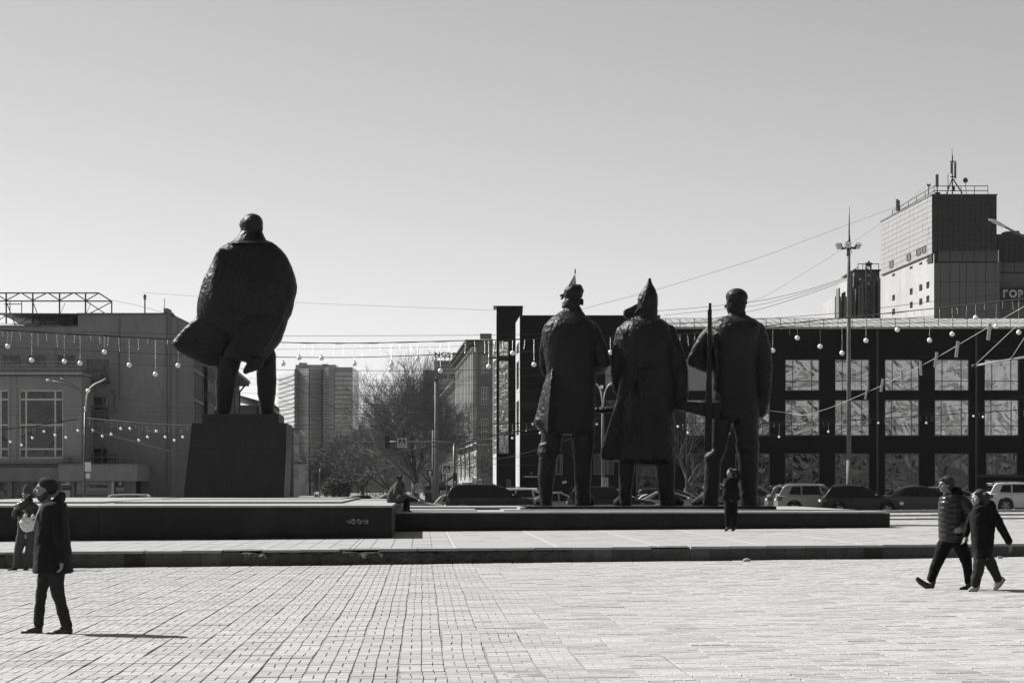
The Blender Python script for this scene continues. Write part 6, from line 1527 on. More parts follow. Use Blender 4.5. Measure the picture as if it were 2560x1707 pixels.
T(b, [(2476,1280,-0.10,14),(2488,1300,-0.16,12.5),(2500,1325,-0.19,10.5),(2515,1352,-0.2,9.5)], d); T(b, [(2438,1285,0.12,11),(2427,1315,0.17,9.5),(2421,1336,0.18,8.5)], d); p.wear(b, 'coat', 'cloth_black', 0.011, 1, CL)
b = MB(); T(b, [(2440,1272,-0.08,8),(2458,1276,-0.13,9),(2476,1266,-0.08,13),(2480,1262,0.05,13),(2460,1270,0.10,10)], d); p.wear(b, 'fur_hood', 'cloth_black', 0.010, 1, [(0.03,0.02)])
b = MB(); b.ell(P(2451,1243,d)+Vector((0,0.01,0)), mpx(19.5,d), 0.105, mpx(21.5,d), 18, 12); T(b, [(2462,1240,-0.07,11),(2464,1262,-0.08,8)], d); T(b, [(2436,1233,-0.075,3.2),(2445,1230,-0.10,4)], d); T(b, [(2436,1236,0.07,5),(2437,1258,0.07,4)], d)
b2 = MB(); p.wear(b, 'hair', 'hair_mid', 0.008, 1, [(0.02,0.012)])
m = MB(); m.ell(P(2439,1251,d)+Vector((0,-0.055,0)), 0.048, 0.062, 0.072, 16, 10); p.wear(m, 'face', 'skin', 0.006, 1)
b = MB(); T(b, [(2450,1383,-0.03,19),(2448,1400,-0.05,16),(2444,1425,-0.06,14),(2437,1447,-0.06,13),(2436,1461,-0.06,11.5)], d); T(b, [(2463,1383,0.04,19),(2474,1400,0.06,15.5),(2484,1417,0.08,13.5),(2493,1437,0.08,11.5),(2498,1448,0.08,10.5)], d); p.wear(b, 'trousers', 'cloth_grey', 0.011, 1, CL)
b = MB(); T(b, [(2440,1465,-0.06,8.5),(2439,1471,-0.06,7),(2428,1472,-0.08,7.5),(2421,1474,-0.1,5)], d); p.wear(b, 'shoe', 'shoe_grey', 0.008, 1)
b = MB(); T(b, [(2508,1447,0.08,6.5),(2500,1456,0.08,8.5),(2492,1467,0.08,7.5),(2489,1471,0.08,5)], d); p.wear(b, 'shoe', 'shoe_grey', 0.008, 1)
b = MB(); T(b, [(2514,1448,0.08,3),(2505,1462,0.08,3.2),(2492,1474,0.08,3)], d, k=2.2); p.wear(b, 'shoe_sole', 'shirt', 0.007, 0)
# 5. person with raised arm in front of the low podium
d = 61.0
p = Person('person in dark jacket with one arm raised and a phone, by the low podium', d, 1825, 1183, (-0.75,-0.65,-0.15), 1327)
T(p.mb, [(1827,1195,0,4),(1827,1212,0,11),(1827,1245,0,11)], d); T(p.mb, [(1813,1203,-0.05,4),(1802,1219,-0.15,3.5),(1807,1212,-0.3,3)], d); T(p.mb, [(1841,1203,0,4.5),(1848,1188,-0.02,3.5),(1840,1175,-0.02,3)], d)
T(p.mb, [(1820,1248,0,7),(1819,1285,0,5),(1819,1322,0,3.5)], d); T(p.mb, [(1835,1248,0,7),(1836,1285,0,5),(1836,1322,0,3.5)], d)
add_hand(p.mb, P(1807,1212,d)+Vector((0,-0.3,0)), (0.1,-0.2,1), (0.8,-0.3,0), 0.95, 0.9); add_hand(p.mb, P(1840,1175,d)+Vector((0,-0.02,0)), (-0.9,0,0.35), (-0.2,0,-1), 0.95, 0.5)
p.body(0.009)
b = MB(); RL(b, [(1194,1818,1836),(1198,1812,1843),(1206,1809,1846),(1220,1808,1844),(1235,1805,1848),(1247,1803.5,1852),(1250,1808,1849)], d, ry=0.16, e=2.3); T(b, [(1813,1203,-0.05,5.5),(1803,1217,-0.16,5),(1806,1213,-0.26,4.3)], d); T(b, [(1840,1203,0,7),(1848,1188,-0.02,5.5),(1842,1177,-0.02,4.5)], d); p.wear(b, 'jacket', 'cloth_black', 0.014, 1, CL)
b = MB(); b.ell(P(1828,1178,d)+Vector((0,0.02,0)), mpx(9.5,d), 0.10, mpx(9.5,d), 14, 9); b.ell(P(1830,1185,d)+Vector((0,0.03,0)), mpx(7,d), 0.08, mpx(8,d), 12, 8); p.wear(b, 'hair', 'hair', 0.01, 1)
b = MB(); T(b, [(1822,1247,0,10),(1819,1275,0,8.5),(1819,1312,0,6)], d); T(b, [(1834,1247,0,10),(1836,1275,0,8.5),(1836,1312,0,6)], d); p.wear(b, 'trousers', 'cloth_black', 0.013, 1, CLS)
for a in (1819, 1836):
    b = MB(); T(b, [(a,1306,0,5.8),(a,1321,0,4.5),(a-4,1324,-0.08,3.3),(a-7,1325,-0.12,2.4)], d); p.wear(b, 'boot', 'shoe_black', 0.01, 1)
ph = thing('phone', 'phone held up in front of the chest by the person with the raised arm', 'phone', tuple(P(1807,1203,d)+Vector((0,-0.36,0))))
m = MB(); q = P(1807,1203,d); m.box(q.x-0.03, q.x+0.03, d-0.40, d-0.39, q.z-0.07, q.z+0.07); m.build('case', M['metal_mid'], ph)
# 6. woman sitting hunched on the podium edge
d = 64.3
p = Person('hunched woman in a padded jacket sitting on the end of the tall podium', d, 1006, 1198, (0.85,-0.35,-0.4), 1256)
T(p.mb, [(1000,1206,0,4),(990,1222,0,11),(984,1248,0,12)], d); T(p.mb, [(984,1250,-0.08,6),(1015,1250,-0.1,5),(1013,1272,-0.1,3.5)], d); T(p.mb, [(984,1250,0.08,6),(1019,1249,0.1,5),(1018,1272,0.1,3.5)], d)
T(p.mb, [(992,1216,-0.15,4),(990,1234,-0.2,3.5),(1006,1236,-0.22,3)], d); add_hand(p.mb, P(1007,1236,d)+Vector((0,-0.22,0)), (1,0.1,0.4), (0,1,0.2), 0.95, 0.8)
p.body(0.009)
b = MB(); RL(b, [(1205,991,1005),(1210,985,1010),(1218,977,1013),(1228,971,1014),(1240,967,1013),(1250,966,1006),(1257,968,998)], d, ry=0.19, e=2.4); T(b, [(993,1216,-0.14,7),(989,1232,-0.2,6.5),(1005,1237,-0.22,5.5)], d); T(b, [(1000,1216,0.14,7),(1004,1232,0.2,6.5),(1012,1237,0.1,5)], d); p.wear(b, 'padded_jacket', 'cloth_mid', 0.013, 1, [(0.09,0.03),(0.04,0.01)])
b = MB(); b.ell(P(1002,1195,d)+Vector((0,0.02,0)), mpx(9.5,d), 0.105, mpx(9,d), 14, 9); b.ell(P(995,1192,d), mpx(5,d), 0.05, mpx(5,d), 10, 7); T(b, [(996,1204,-0.08,5),(1006,1210,-0.1,5)], d); p.wear(b, 'hair', 'hair', 0.009, 1, [(0.02,0.02)])
b = MB(); T(b, [(982,1251,-0.08,7.5),(1006,1250,-0.09,7.5),(1017,1251,-0.1,7),(1015,1262,-0.1,6.5),(1014,1272,-0.1,6)], d); T(b, [(984,1251,0.08,7.5),(1018,1250,0.1,7),(1019,1272,0.1,6)], d); p.wear(b, 'trousers', 'cloth_black', 0.012, 1, CLS)
for dx, dy in ((0,-0.1),(4,0.1)):
    b = MB(); T(b, [(1008+dx,1276,dy,3.3),(1016+dx,1277,dy,3.2),(1022+dx,1278,dy,2.4)], d, k=1.3); p.wear(b, 'shoe', 'cloth_mid', 0.01, 1)
bg_ = thing('handbag', 'soft grey handbag hanging from the arm of the seated hunched woman', 'bag', tuple(P(1003,1246,d)+Vector((0,-0.33,0))))
b = MB(); b.ell(P(1003,1246,d)+Vector((0,-0.33,0)), mpx(11.5,d), 0.07, mpx(9.5,d), 16, 10); T(b, [(996,1240,-0.33,2),(1005,1230,-0.3,1.3),(1010,1241,-0.33,2)], d); fuse(b, 0.012, 'bag_body', M['cloth_mid'], bg_, 1, [(0.06,0.03)])
# ------------------------------------------------------------------ lamps, poles, signs
def zg_at(x, y): return z_road(x)
def pole_thing(name, label, cat, px, d, group=None):
    x = X(px, d); return thing(name, label, cat, (x, d, zg_at(x, d)), group)
def TB(t, name, mm, pts, r, n=10, d=None):
    m = MB(); m.tube([P(a, b, d+(c if len(q_) > 2 else 0)) for q_ in pts for a, b, c in [tuple(q_)+(0,)*(3-len(q_))]], r, n); return m.build(name, M[mm], t, smooth=True)
def BX(t, name, mm, a, b, c, e, d, th=0.1, y=0):
    m = MB(); p0, p1 = P(a, e, d), P(b, c, d); m.box(p0.x, p1.x, d+y, d+y+th, p0.z, p1.z); return m.build(name, M[mm], t)
# floodlight mast
d = 116; t = pole_thing('floodlight_mast', 'tall tapered concrete mast with three clusters of round floodlights and a lightning rod', 'light mast', 2122, d)
TB(t, 'shaft', 'concrete_pole', [(2123,1250),(2122.5,1150)], [0.145,0.14], 16, d); TB(t, 'shaft', 'concrete_pole', [(2122.5,1150),(2122,900),(2122,700),(2122,624)], [0.125,0.115,0.10,0.075], 16, d)
TB(t, 'rod', 'metal_mid', [(2123,592),(2123,515)], [0.045,0.02], 6, d); TB(t, 'rod_base', 'metal_dark', [(2122.5,624),(2122.5,590)], [0.11,0.06], 8, d)
TB(t, 'cross_arm', 'metal_dark', [(2102,622),(2122,619),(2140,621)], 0.06, 8, d)
TB(t, 'junction_box', 'metal_mid', [(2120.5,640),(2120.5,624)], 0.09, 8, d); TB(t, 'cable_loop', 'metal_dark', [(2126,622),(2129,630),(2126,637),(2123,633)], 0.02, 6, d)
for (cx, cy, wx, sk, fx) in ((2096,617,6.5,2.2,-0.5),(2119.5,613.5,6.8,0,0),(2146,616,4.2,-3.2,0.75)):
    fl = MB(); bh = MB()
    pb0 = P(cx, cy, d); ax = Vector((fx, -1, -0.35)).normalized()
    for i in (0,1):
        for j in (0,1):
            c = P(cx+(i-0.5)*wx+(j-0.5)*sk, cy+(j-0.5)*6.4, d)+Vector((0,-0.12,0))
            m = MB(); m.disc(c, ax, 0.085, 0.06, 16); m.build('floodlight', M['lamp_glass'], t)
            m = MB(); m.disc(c-ax*0.09, ax, 0.10, 0.10, 16); m.build('floodlight_housing', M['metal_dark'], t)
# concrete pole
d = 122; t = pole_thing('concrete_pole', 'plain round concrete pole in front of the bare tree', 'pole', 1091, d)
TB(t, 'shaft', 'concrete_pole', [(1092,1250),(1091,1100),(1090.5,949)], [0.125,0.115,0.105], 14, d); BX(t, 'cap', 'metal_dark', 1084, 1096, 947, 951, d, 0.25, -0.12)
BX(t, 'box', 'concrete_pole', 1089, 1096, 1206, 1213, d, 0.12, -0.25)
t = pole_thing('thin_pole', 'thin grey post close to the left of the plain concrete pole', 'pole', 1083, 124)
TB(t, 'post', 'concrete_pole', [(1083,1250),(1083,1075)], 0.07, 8, 124)
# street lamp on the left
d = 158; t = pole_thing('street_lamp', 'street lamp with two curved arms in front of the grey corner building', 'street lamp', 213, d)
TB(t, 'shaft', 'metal_dark', [(212,1252),(212,1160),(213,1030)], [0.13,0.10,0.085], 10, d); TB(t, 'neck', 'metal_light', [(213,1030),(213,1016)], 0.08, 8, d)
TB(t, 'arm', 'metal_light', [(213.5,1020),(215,1000),(218,982),(226,968),(238,959),(252,953),(264,946)], [0.07,0.06,0.055,0.05,0.045,0.045,0.05], 8, d)
TB(t, 'arm', 'metal_mid', [(212.5,1020),(211,1000),(206,985),(196,974),(180,960),(165,953),(151,945)], 0.045, 8, d)
TB(t, 'arm', 'metal_mid', [(207,985),(190,968),(160,958),(130,952)], 0.035, 8, d)
m = MB(); m.ell(P(220,976,d), 0.17, 0.17, 0.13, 12, 8); m.build('lamp_head', M['globe'], t, True); m = MB(); m.ell(P(120,950,d), 0.16, 0.14, 0.09, 12, 8); m.build('lamp_head', M['metal_light'], t, True)
BX(t, 'notice', 'metal_light', 214, 229, 1155, 1178, d, 0.12, -0.3); BX(t, 'notice', 'metal_light', 216, 227, 1183, 1195, d, 0.08, -0.3); BX(t, 'bracket', 'metal_mid', 195, 215, 1089, 1091, d, 0.1, -0.1)
# double arm lamp between the figures
d = 132; t = pole_thing('street_lamp', 'street lamp with two arched arms between the left and middle bronze figures', 'street lamp', 1507, d)
TB(t, 'shaft', 'concrete_pole', [(1508,1252),(1507,1100),(1507,1012)], [0.12,0.1,0.08], 10, d)
TB(t, 'arm', 'metal_light', [(1506,1012),(1504,990),(1500,972),(1494,962),(1485,956)], 0.04, 8, d); TB(t, 'arm', 'metal_light', [(1508,1012),(1510,990),(1515,972),(1522,962),(1532,955)], 0.04, 8, d)
BX(t, 'lamp_head', 'globe', 1501, 1508, 963, 971, d, 0.18, -0.1); TB(t, 'lamp_neck', 'metal_mid', [(1505,1012),(1505,972)], 0.03, 6, d)
for a, b_ in ((1105,1150),(1150,1185)): BX(t, 'cable_box', 'metal_mid', 1510, 1513, a, b_-6, d, 0.08, -0.18)
cb = thing('switch_cabinet', 'pale grey electric cabinet at the foot of the lamp between the bronze figures', 'cabinet', (X(1513,125), 125, z_road(X(1513,125))))
BX(cb, 'housing', 'clad_light', 1505, 1521, 1193, 1250, 125, 0.35); m = MB(); q = P(1511,1203,125); m.box(q.x-0.03,q.x+0.03,124.97,125,q.z-0.05,q.z+0.05); m.build('lock', M['metal_dark'], cb); BX(cb, 'door', 'clad_light', 1508, 1520, 1195, 1249, 125, 0.02, -0.018)
# crossing signs, arrow sign, lights
def crossing(t, cx, cy, w_, d, back=False):
    h = w_/2
    BX(t, 'sign_border', 'sign_white', cx-h, cx+h, cy-h, cy+h, d, 0.04, 0.0)
    BX(t, 'sign_field', 'sign_blue', cx-h*0.72, cx+h*0.72, cy-h*0.72, cy+h*0.72, d, 0.012, -0.013)
    m = MB(); y = Vector((0,-0.017,0)); m.poly([P(cx,cy-h*0.6,d)+y, P(cx-h*0.62,cy+h*0.58,d)+y, P(cx+h*0.62,cy+h*0.58,d)+y], Vector((0,0.006,0))); m.build('triangle', M['sign_white'], t)
    k = h/12
    m = MB(); yy = -0.022
    def ln(pts, r): m.tube([P(cx+a*k, cy+b*k, d)+Vector((0,yy,0)) for a, b in pts], r*k*d/F, 6)
    m.ell(P(cx+0.3*k, cy-3.0*k, d)+Vector((0,yy,0)), 1.0*k*d/F, 0.01, 1.0*k*d/F, 8, 6)
    ln([(0,-1.8),(0.1,1.6)], 0.9); ln([(0.1,1.6),(-1.8,3.6),(-2.6,6)], 0.65); ln([(0.1,1.6),(1.7,3.8),(2.8,6)], 0.65); ln([(0,-1.2),(-2,1)], 0.5); ln([(0,-1.2),(2,0.8)], 0.5)
    m.build('walking_figure', M['black'], t)
d = 120; t = pole_thing('signal_gantry', 'grey post with a long arm carrying a traffic light and a pedestrian crossing sign', 'gantry', 1136, d)
TB(t, 'post', 'metal_mid', [(1136,1250),(1136,1106)], 0.075, 10, d); TB(t, 'arm', 'metal_mid', [(1136,1106),(1100,1105),(1018,1105),(966,1104)], [0.06,0.055,0.045,0.04], 8, d)
crossing(t, 1005, 1106, 24.5, d-0.15)
BX(t, 'traffic_light', 'black', 963, 974.5, 1091, 1121, d, 0.22, -0.3)
for i in range(3): m = MB(); m.disc(P(968.7,1097+i*9,d)+Vector((0,-0.33,0)), (0,1,0), 0.085, 0.05, 14); m.build('lens', M['metal_dark'], t)
BX(t, 'traffic_light', 'black', 1133, 1142.5, 1182, 1212, d, 0.22, -0.3)
me_ = MB(); q = P(1137.5,1206,d); 
m = MB(); y = Vector((0,-0.33,0)); m.tube([P(1137.5,1211,d)+y, P(1137.5,1204,d)+y], 0.03, 6); m.poly([P(1137.5,1201,d)+y, P(1134.5,1205,d)+y, P(1140.5,1205,d)+y], Vector((0,0.02,0))); m.build('arrow', M['sign_white'], t)
d = 119; t = pole_thing('crossing_sign', 'second pedestrian crossing sign on its own post right of the concrete pole', 'road sign', 1117, d)
TB(t, 'post', 'metal_mid', [(1117,1250),(1117,1185)], 0.035, 8, d); crossing(t, 1117, 1172, 24, d-0.1)
d = 121; t = pole_thing('arrow_sign', 'dark square sign with a white straight-ahead arrow left of the concrete pole', 'road sign', 1075, d)
TB(t, 'post', 'metal_mid', [(1081,1250),(1081,1172)], 0.035, 8, d); BX(t, 'sign_border', 'sign_white', 1065, 1085, 1172.2, 1190.8, d, 0.03, -0.1); BX(t, 'sign_field', 'sign_blue', 1065.8, 1084.2, 1173, 1190, d, 0.012, -0.113)
m = MB(); y = Vector((0,-0.118,0)); m.poly([P(1075,1175,d)+y, P(1070,1181.5,d)+y, P(1073,1181.5,d)+y, P(1073,1188.5,d)+y, P(1077,1188.5,d)+y, P(1077,1181.5,d)+y, P(1080,1181.5,d)+y], Vector((0,0.006,0))); m.build('arrow', M['sign_white'], t)
d = 123; t = pole_thing('no_stopping_sign', 'round no-stopping sign with a white plate below beside the tree trunk', 'road sign', 1046, d)
TB(t, 'post', 'metal_mid', [(1047,1250),(1047,1208)], 0.03, 8, d)
m = MB(); m.disc(P(1046,1215,d)+Vector((0,-0.06,0)), (0,1,0), 8.2*d/F, 0.03, 24); m.build('sign_border', M['metal_light'], t)
m = MB(); m.disc(P(1046,1215,d)+Vector((0,-0.08,0)), (0,1,0), 6.6*d/F, 0.02, 24); m.build('sign_field', M['metal_mid'], t)
m = MB(); y = Vector((0,-0.1,0)); m.tube([P(1041,1210,d)+y, P(1051,1220,d)+y], 0.02, 5); m.tube([P(1051,1210,d)+y, P(1041,1220,d)+y], 0.02, 5); m.build('cross', M['metal_light'], t)
BX(t, 'plate', 'sign_white', 1038, 1055.5, 1224, 1232, d, 0.02, -0.08); text('8:00-20:00', 0.13, M['black'], t, P(1046.8,1228,d)+Vector((0,-0.085,0)), 13*d/F, 0.003)
d = 135; t = pole_thing('crossing_sign', 'small dark crossing sign just right of the pedestal foot', 'road sign', 791, d); crossing(t, 791, 1240, 11, d); TB(t, 'post', 'metal_mid', [(799,1250),(799,1180),(801,1172)], 0.04, 6, d)
# kiosk with lettering
d = 140; t = thing('kiosk', 'dark kiosk with white Cyrillic letters behind the cars by the concrete pole', 'kiosk', (X(1095,d), d, z_road(X(1095,d))))
BX(t, 'body', 'black', 1062, 1128, 1217, 1260, d, 2.0); m = MB(); m.poly([P(1060,1217,d)-Vector((0,0.2,0)), P(1130,1217,d)-Vector((0,0.2,0)), P(1118,1210,d)-Vector((0,0.2,0)), P(1072,1212,d)-Vector((0,0.2,0))], Vector((0,2.3,0))); m.build('roof', M['metal_dark'], t)
text('\u0411\u0423\u0414\u044c \u0441', 0.30, M['sign_white'], t, P(1112,1231,d)+Vector((0,-0.02,0)), 24*d/F, 0.005, 0.01)
for i in range(5): BX(t, 'display', 'metal_mid', 1064+i*5.5, 1068+i*5.5, 1222+(i%2)*3, 1231, d, 0.02, -0.03)
# sloping awning
t = thing('awning', 'dark sloping canopy beam between the concrete pole and the signal post', 'awning', tuple(P(1115,1205,150))); m = MB(); m.poly([P(1098,1212,150), P(1134,1187,150), P(1134,1193,150), P(1098,1219,150)], Vector((0,3,0))); m.build('beam', M['metal_dark'], t)
# lamp post out of frame right: arm, boom
d = 92; t = thing('lamp_post', 'steel post at the right with a lamp arm and a long guyed boom', 'lamp post', (X(2660,d), d, z_road(X(2660,d))))
TB(t, 'post', 'metal_mid', [(2660,1290),(2660,620)], [0.16,0.10], 10, d)
TB(t, 'lamp_arm', 'metal_mid', [(2660,640),(2600,608),(2540,582),(2503,562)], [0.06,0.055,0.05,0.045], 8, d)
m = MB(); m.tube([P(2510,566,d), P(2496,559,d), P(2482,552,d), P(2472,549.5,d)], [0.06,0.085,0.07,0.03], 10, rnd_=True); m.build('lamp_head', M['metal_light'], t, True)
TB(t, 'boom', 'metal_light', [(2660,877),(2560,893),(2500,903),(2438,914)], [0.05,0.048,0.045,0.04], 10, d)
TB(t, 'insulator', 'metal_dark', [(2430,915),(2440,913.5)], 0.06, 8, d); TB(t, 'insulator', 'metal_dark', [(2526,902),(2531,892)], 0.05, 8, d)
TB(t, 'guy_wire', 'metal_light', [(2438,912),(2560,797),(2660,705)], 0.012, 5, d); TB(t, 'guy_wire', 'metal_light', [(2529,894),(2560,846),(2660,700)], 0.012, 5, d)

# ------------------------------------------------------------------ cables
CG = 'thin cables strung over the road'
def sagline(pts, n=6):
    out = []
    for (a, b) in zip(pts, pts[1:]):
        for i in range(n): t_ = i/n; out.append([a[k]+(b[k]-a[k])*t_ for k in range(3)])
    out.append(list(pts[-1]))
    # smooth the corners
    for _ in range(3):
        out = [out[0]]+[[(out[i-1][k]+2*out[i][k]+out[i+1][k])/4 for k in range(3)] for i in range(1, len(out)-1)]+[out[-1]]
    return out
def cable(label, pts, r=0.014, mm='cable', group=None):
    pp = sagline([(a, b, (c[0] if c else 118)) for a, b, *c in pts])
    m = MB(); m.tube([P(*q) for q in pp], r, 5); mid = P(*pp[len(pp)//2])
    o = m.build('overhead_cable', M[mm], loc=mid); tag(o, label, 'cable', group); return pp
cable('thick black cable across the left building and sky just below the garland', [(-40,864),(0,867),(200,875),(445,887),(710,893),(900,893.5),(1160,884),(1340,878)], 0.022)
cable('black cable running close above the garland cable over the street', [(-40,823),(200,829),(400,834),(700,840),(1200,838),(1400,834)], 0.012)
cable('black cable ending at the cornice of the corner house, lowest of the upper set', [(-40,902),(200,907),(440,914),(700,925),(1000,927),(1180,925),(1330,921)], 0.014)
cable('thin cable just under the garland icicles in the sky gap', [(690,873),(900,871),(1100,867),(1300,860)], 0.009)
cable('thick cable pair rising to the right across the bare tree', [(600,1163),(737,1159),(941,1143),(1082,1115),(1300,1077),(1500,1045)], 0.026)
cable('cable crossing in front of the high-rise and traffic light', [(600,1110),(737,1109),(950,1107),(1130,1094),(1300,1077),(1480,1050)], 0.018)
cable('slack cable dipping from the corner house to the left figure', [(1080,1115),(1200,1148),(1330,1140),(1440,1120)], 0.010)
cable('pale cable from the stair tower foot to the left figure legs', [(1090,1140),(1240,1150),(1330,1128),(1440,1092)], 0.010, 'metal_mid')
cable('long slack cable low over the dark wing behind the left figure', [(1140,1130),(1250,1165),(1350,1162),(1470,1125),(1500,1108)], 0.009)
cable('oblique cable from the cloaked statue down across the high-rise', [(640,925),(740,970),(900,1050),(1000,1095)], 0.010)
cable('oblique cable lower down across the high-rise', [(640,950),(700,995),(790,1050),(880,1112)], 0.009)
ORD = ['fourth from the top','fifth from the top','sixth from the top','fourth from the bottom','third from the bottom','second from the bottom','lowest','highest','second from the top','third from the top']
for i, (y, r) in enumerate(((1010,.008),(1018,.010),(1026,.008),(1034,.009),(1062,.008),(1071,.010),(1093,.008),(948,.007),(962,.007),(985,.008))):
    cable('thin level cable before the high-rise, '+ORD[i]+' of ten', [(520,y-4-i%3),(740,y),(1000,y+3),(1290,y-2-(i%4)*3),(1500,y-8)], r, group=CG)
ORD2 = ['second of five from the top','middle of five','fourth of five from the top','highest of five','lowest of five']
for i, (y, r) in enumerate(((1016,.008),(1028,.008),(1038,.009),(858,.007),(1140,.008))):
    cable('thin level cable before the grey corner building, '+ORD2[i], [(-40,y-2),(200,y),(445,y+3),(560,y+5)], r, group='thin cables before the grey building')
cable('thick sagging cable from the left street lamp down to the pedestal', [(205,1068,150),(240,1080,150),(330,1102,148),(420,1127,146),(560,1150,144)], 0.03)
cable('thin slanting wire on the grey wall from the lamp to the corner', [(120,952,156),(300,995,160),(400,1010,165),(440,1020,170)], 0.012)
cable('wire slanting down the grey wall near its corner', [(418,800,170),(405,1010,170),(398,1090,170)], 0.012)
cable('slanting wire crossing another on the grey wall by the corner', [(392,945,165),(425,1040,165)], 0.012)
cable('hair-thin antenna wire from the grey roof behind the cloaked statue', [(355,731,175),(480,740,175),(740,757,175),(1240,776,175)], 0.009)
cable('hair-thin wire sagging from the roof truss to the grey building corner', [(271,749,178),(340,762,178),(410,782,178),(470,812,178)], 0.012)
cable('long fine wire rising over the middle figure toward the clad tower', [(1390,790,150),(1560,745,152),(1640,725,155),(1900,645,165),(2070,580,175),(2242,517,190)], 0.012, 'metal_mid')
cable('fine wire climbing from the rightmost figure to the tower roof', [(1830,760,150),(1900,750,160),(2080,640,180),(2200,560,200),(2320,463,215)], 0.010, 'metal_mid')
cable('dark wire from the metal roof up to the mast, highest of three', [(1560,784,120),(1760,768,120),(1900,753,118),(2010,728,117),(2119,693,116)], 0.012)
cable('dark wire from the metal roof up to the mast, middle of three', [(1660,788,120),(1900,764,118),(2020,730,117),(2119,696,116)], 0.011)
cable('dark wire from the metal roof up to the mast, lowest of three', [(1700,812,120),(1900,774,118),(2020,736,117),(2119,700,116)], 0.012)
cable('black cable over the metal roof rising to the Cyrillic shop sign', [(1640,812),(1900,798),(2100,783),(2340,752),(2560,730),(2640,722)], 0.014)
cable('thick cable low on the metal roof toward the right edge', [(1760,822),(1900,820),(2200,800),(2400,786),(2560,766),(2640,756)], 0.016)
cable('thin cable crossing the metal roof under the hanging garland', [(1980,835),(2200,812),(2400,800),(2560,776),(2640,766)], 0.010)
cable('thin cable across the upper row of mirrored windows', [(1940,962),(2120,950),(2330,933),(2560,905),(2640,895)], 0.009)
cable('cable across the middle row of mirrored windows, uppermost', [(1760,1060),(2000,1052),(2250,1030),(2450,1006),(2560,990),(2640,978)], 0.010)
cable('cable across the middle row of mirrored windows, lowest', [(1760,1068),(2000,1062),(2250,1042),(2450,1018),(2640,990)], 0.010)
cable('level cable along the ledge under the middle windows', [(1880,1086),(2120,1089),(2350,1091),(2640,1092)], 0.009)

# garlands with icicles and globes
def interp(pp, px):
    for a, b in zip(pp, pp[1:]):
        if a[0] <= px <= b[0]: t_ = (px-a[0])/(b[0]-a[0]+1e-9); return a[1]+(b[1]-a[1])*t_, a[2]+(b[2]-a[2])*t_
    return pp[-1][1], pp[-1][2]
def octa(m, c, r, mi=0):
    c = Vector(c); m.add([c+Vector((r,0,0)),c+Vector((0,r,0)),c-Vector((r,0,0)),c-Vector((0,r,0)),c+Vector((0,0,r)),c-Vector((0,0,r))], [(0,1,4),(1,2,4),(2,3,4),(3,0,4),(1,0,5),(2,1,5),(3,2,5),(0,3,5)], mi)
def garland(label, pts, globes, gr_px, step, lens, r=0.025, bulb=0.019, x0=None, x1=None):
    pp = sagline(pts); c0 = P(*pp[len(pp)//2]); t = thing('light_garland', label, 'garland', tuple(c0))
    m = MB(); m.tube([P(*q) for q in pp], r, 6); m.build('main_cable', M['cable'], t)
    m = MB(); tw = []
    for i, q in enumerate(pp): tw.append(P(q[0], q[1]+1.2*math.sin(i*2.3)+0.8, q[2]))
    m.tube(tw, r*0.45, 4); m.build('twisted_wire', M['cable'], t)
    px = pp[0][0]+7; gset = [g_[0] for g_ in globes]
    while px < pp[-1][0]:
        if all(abs(px-g_) > step*0.35 for g_ in gset):
            y, dd = interp(pp, px); ln = rnd(*lens); lean = rnd(-0.12,0.12)*ln
            m = MB(); m.tube([P(px,y,dd), P(px+lean*0.5,y+ln*0.5,dd), P(px+lean,y+ln,dd)], 0.0045, 3, 0)
            k = y+4
            while k < y+ln: octa(m, P(px+lean*(k-y)/ln+rnd(-0.5,0.5), k, dd), bulb, 1); k += rnd(3.0,5.0)
            m.build('icicle_strand', [M['cable'], M['bulb']], t)
        px += step*rnd(0.8,1.2)
    for gx, gy in globes:
        y, dd = interp(pp, gx); rr = gr_px*dd/F
        m = MB(); m.tube([P(gx,y,dd), P(gx+rnd(-.5,.5),(y+gy)/2,dd), P(gx,gy-gr_px,dd)], 0.006, 3, 0)
        k = y+4
        while k < gy-gr_px-2: octa(m, P(gx+rnd(-0.5,0.5), k, dd), bulb, 1); k += rnd(3.2,5.0)
        m.build('icicle_strand', [M['cable'], M['bulb']], t)
        m = MB(); m.ell(P(gx,gy,dd), rr, rr, rr, 14, 9); m.build('globe_lamp', M['globe'], t, True)
        m = MB(); m.tube([P(gx,gy-gr_px*1.35,dd), P(gx,gy-gr_px*0.85,dd)], rr*0.3, 8); m.build('globe_cap', M['metal_dark'], t)
def FZ(l): return [(a*1.0885, b*1.0885) for a, b in l]
def c4(l): return [(680+a/3.336, 830+b/3.336) for a, b in l]
def c7(l): return [(1880+a/2.851, 780+b/2.851) for a, b in l]
gl = FZ([(18,795),(73,827),(148,830),(184,834),(240,808),(297,838),(357,859),(409,839)])+c4([(93,265),(227,215),(413,217),(688,265),(998,265),(988,315),(1215,222),(1405,322),(1808,287),(2007,175)])+[(1335,911),(1526,881),(1932,876)]+c7([(323,184),(486,245),(642,292),(813,203),(1036,126),(1266,201),(1427,157),(1594,40),(1740,102),(1902,145)])
garland('long light garland with icicle strands and big white globes crossing the whole view', [(-40,822,113),(0,825,113),(200,836,113),(420,848,113),(740,857,113),(900,858,113),(1100,853,113),(1290,848,113),(1510,841,113),(1700,836,113),(1900,816,112),(2100,795,110),(2384,766,106),(2640,738,102)], gl, 6.2, 22, (14,40))
garland('small distant globe garland left of the street lamp on the grey building', [(-30,1077,150),(60,1068,150),(130,1058,152),(195,1047,156)], [(26,1104),(54,1112),(81,1094),(110,1078),(138,1087),(165,1093),(195,1076)], 3.4, 12, (8,26), 0.03, 0.016)
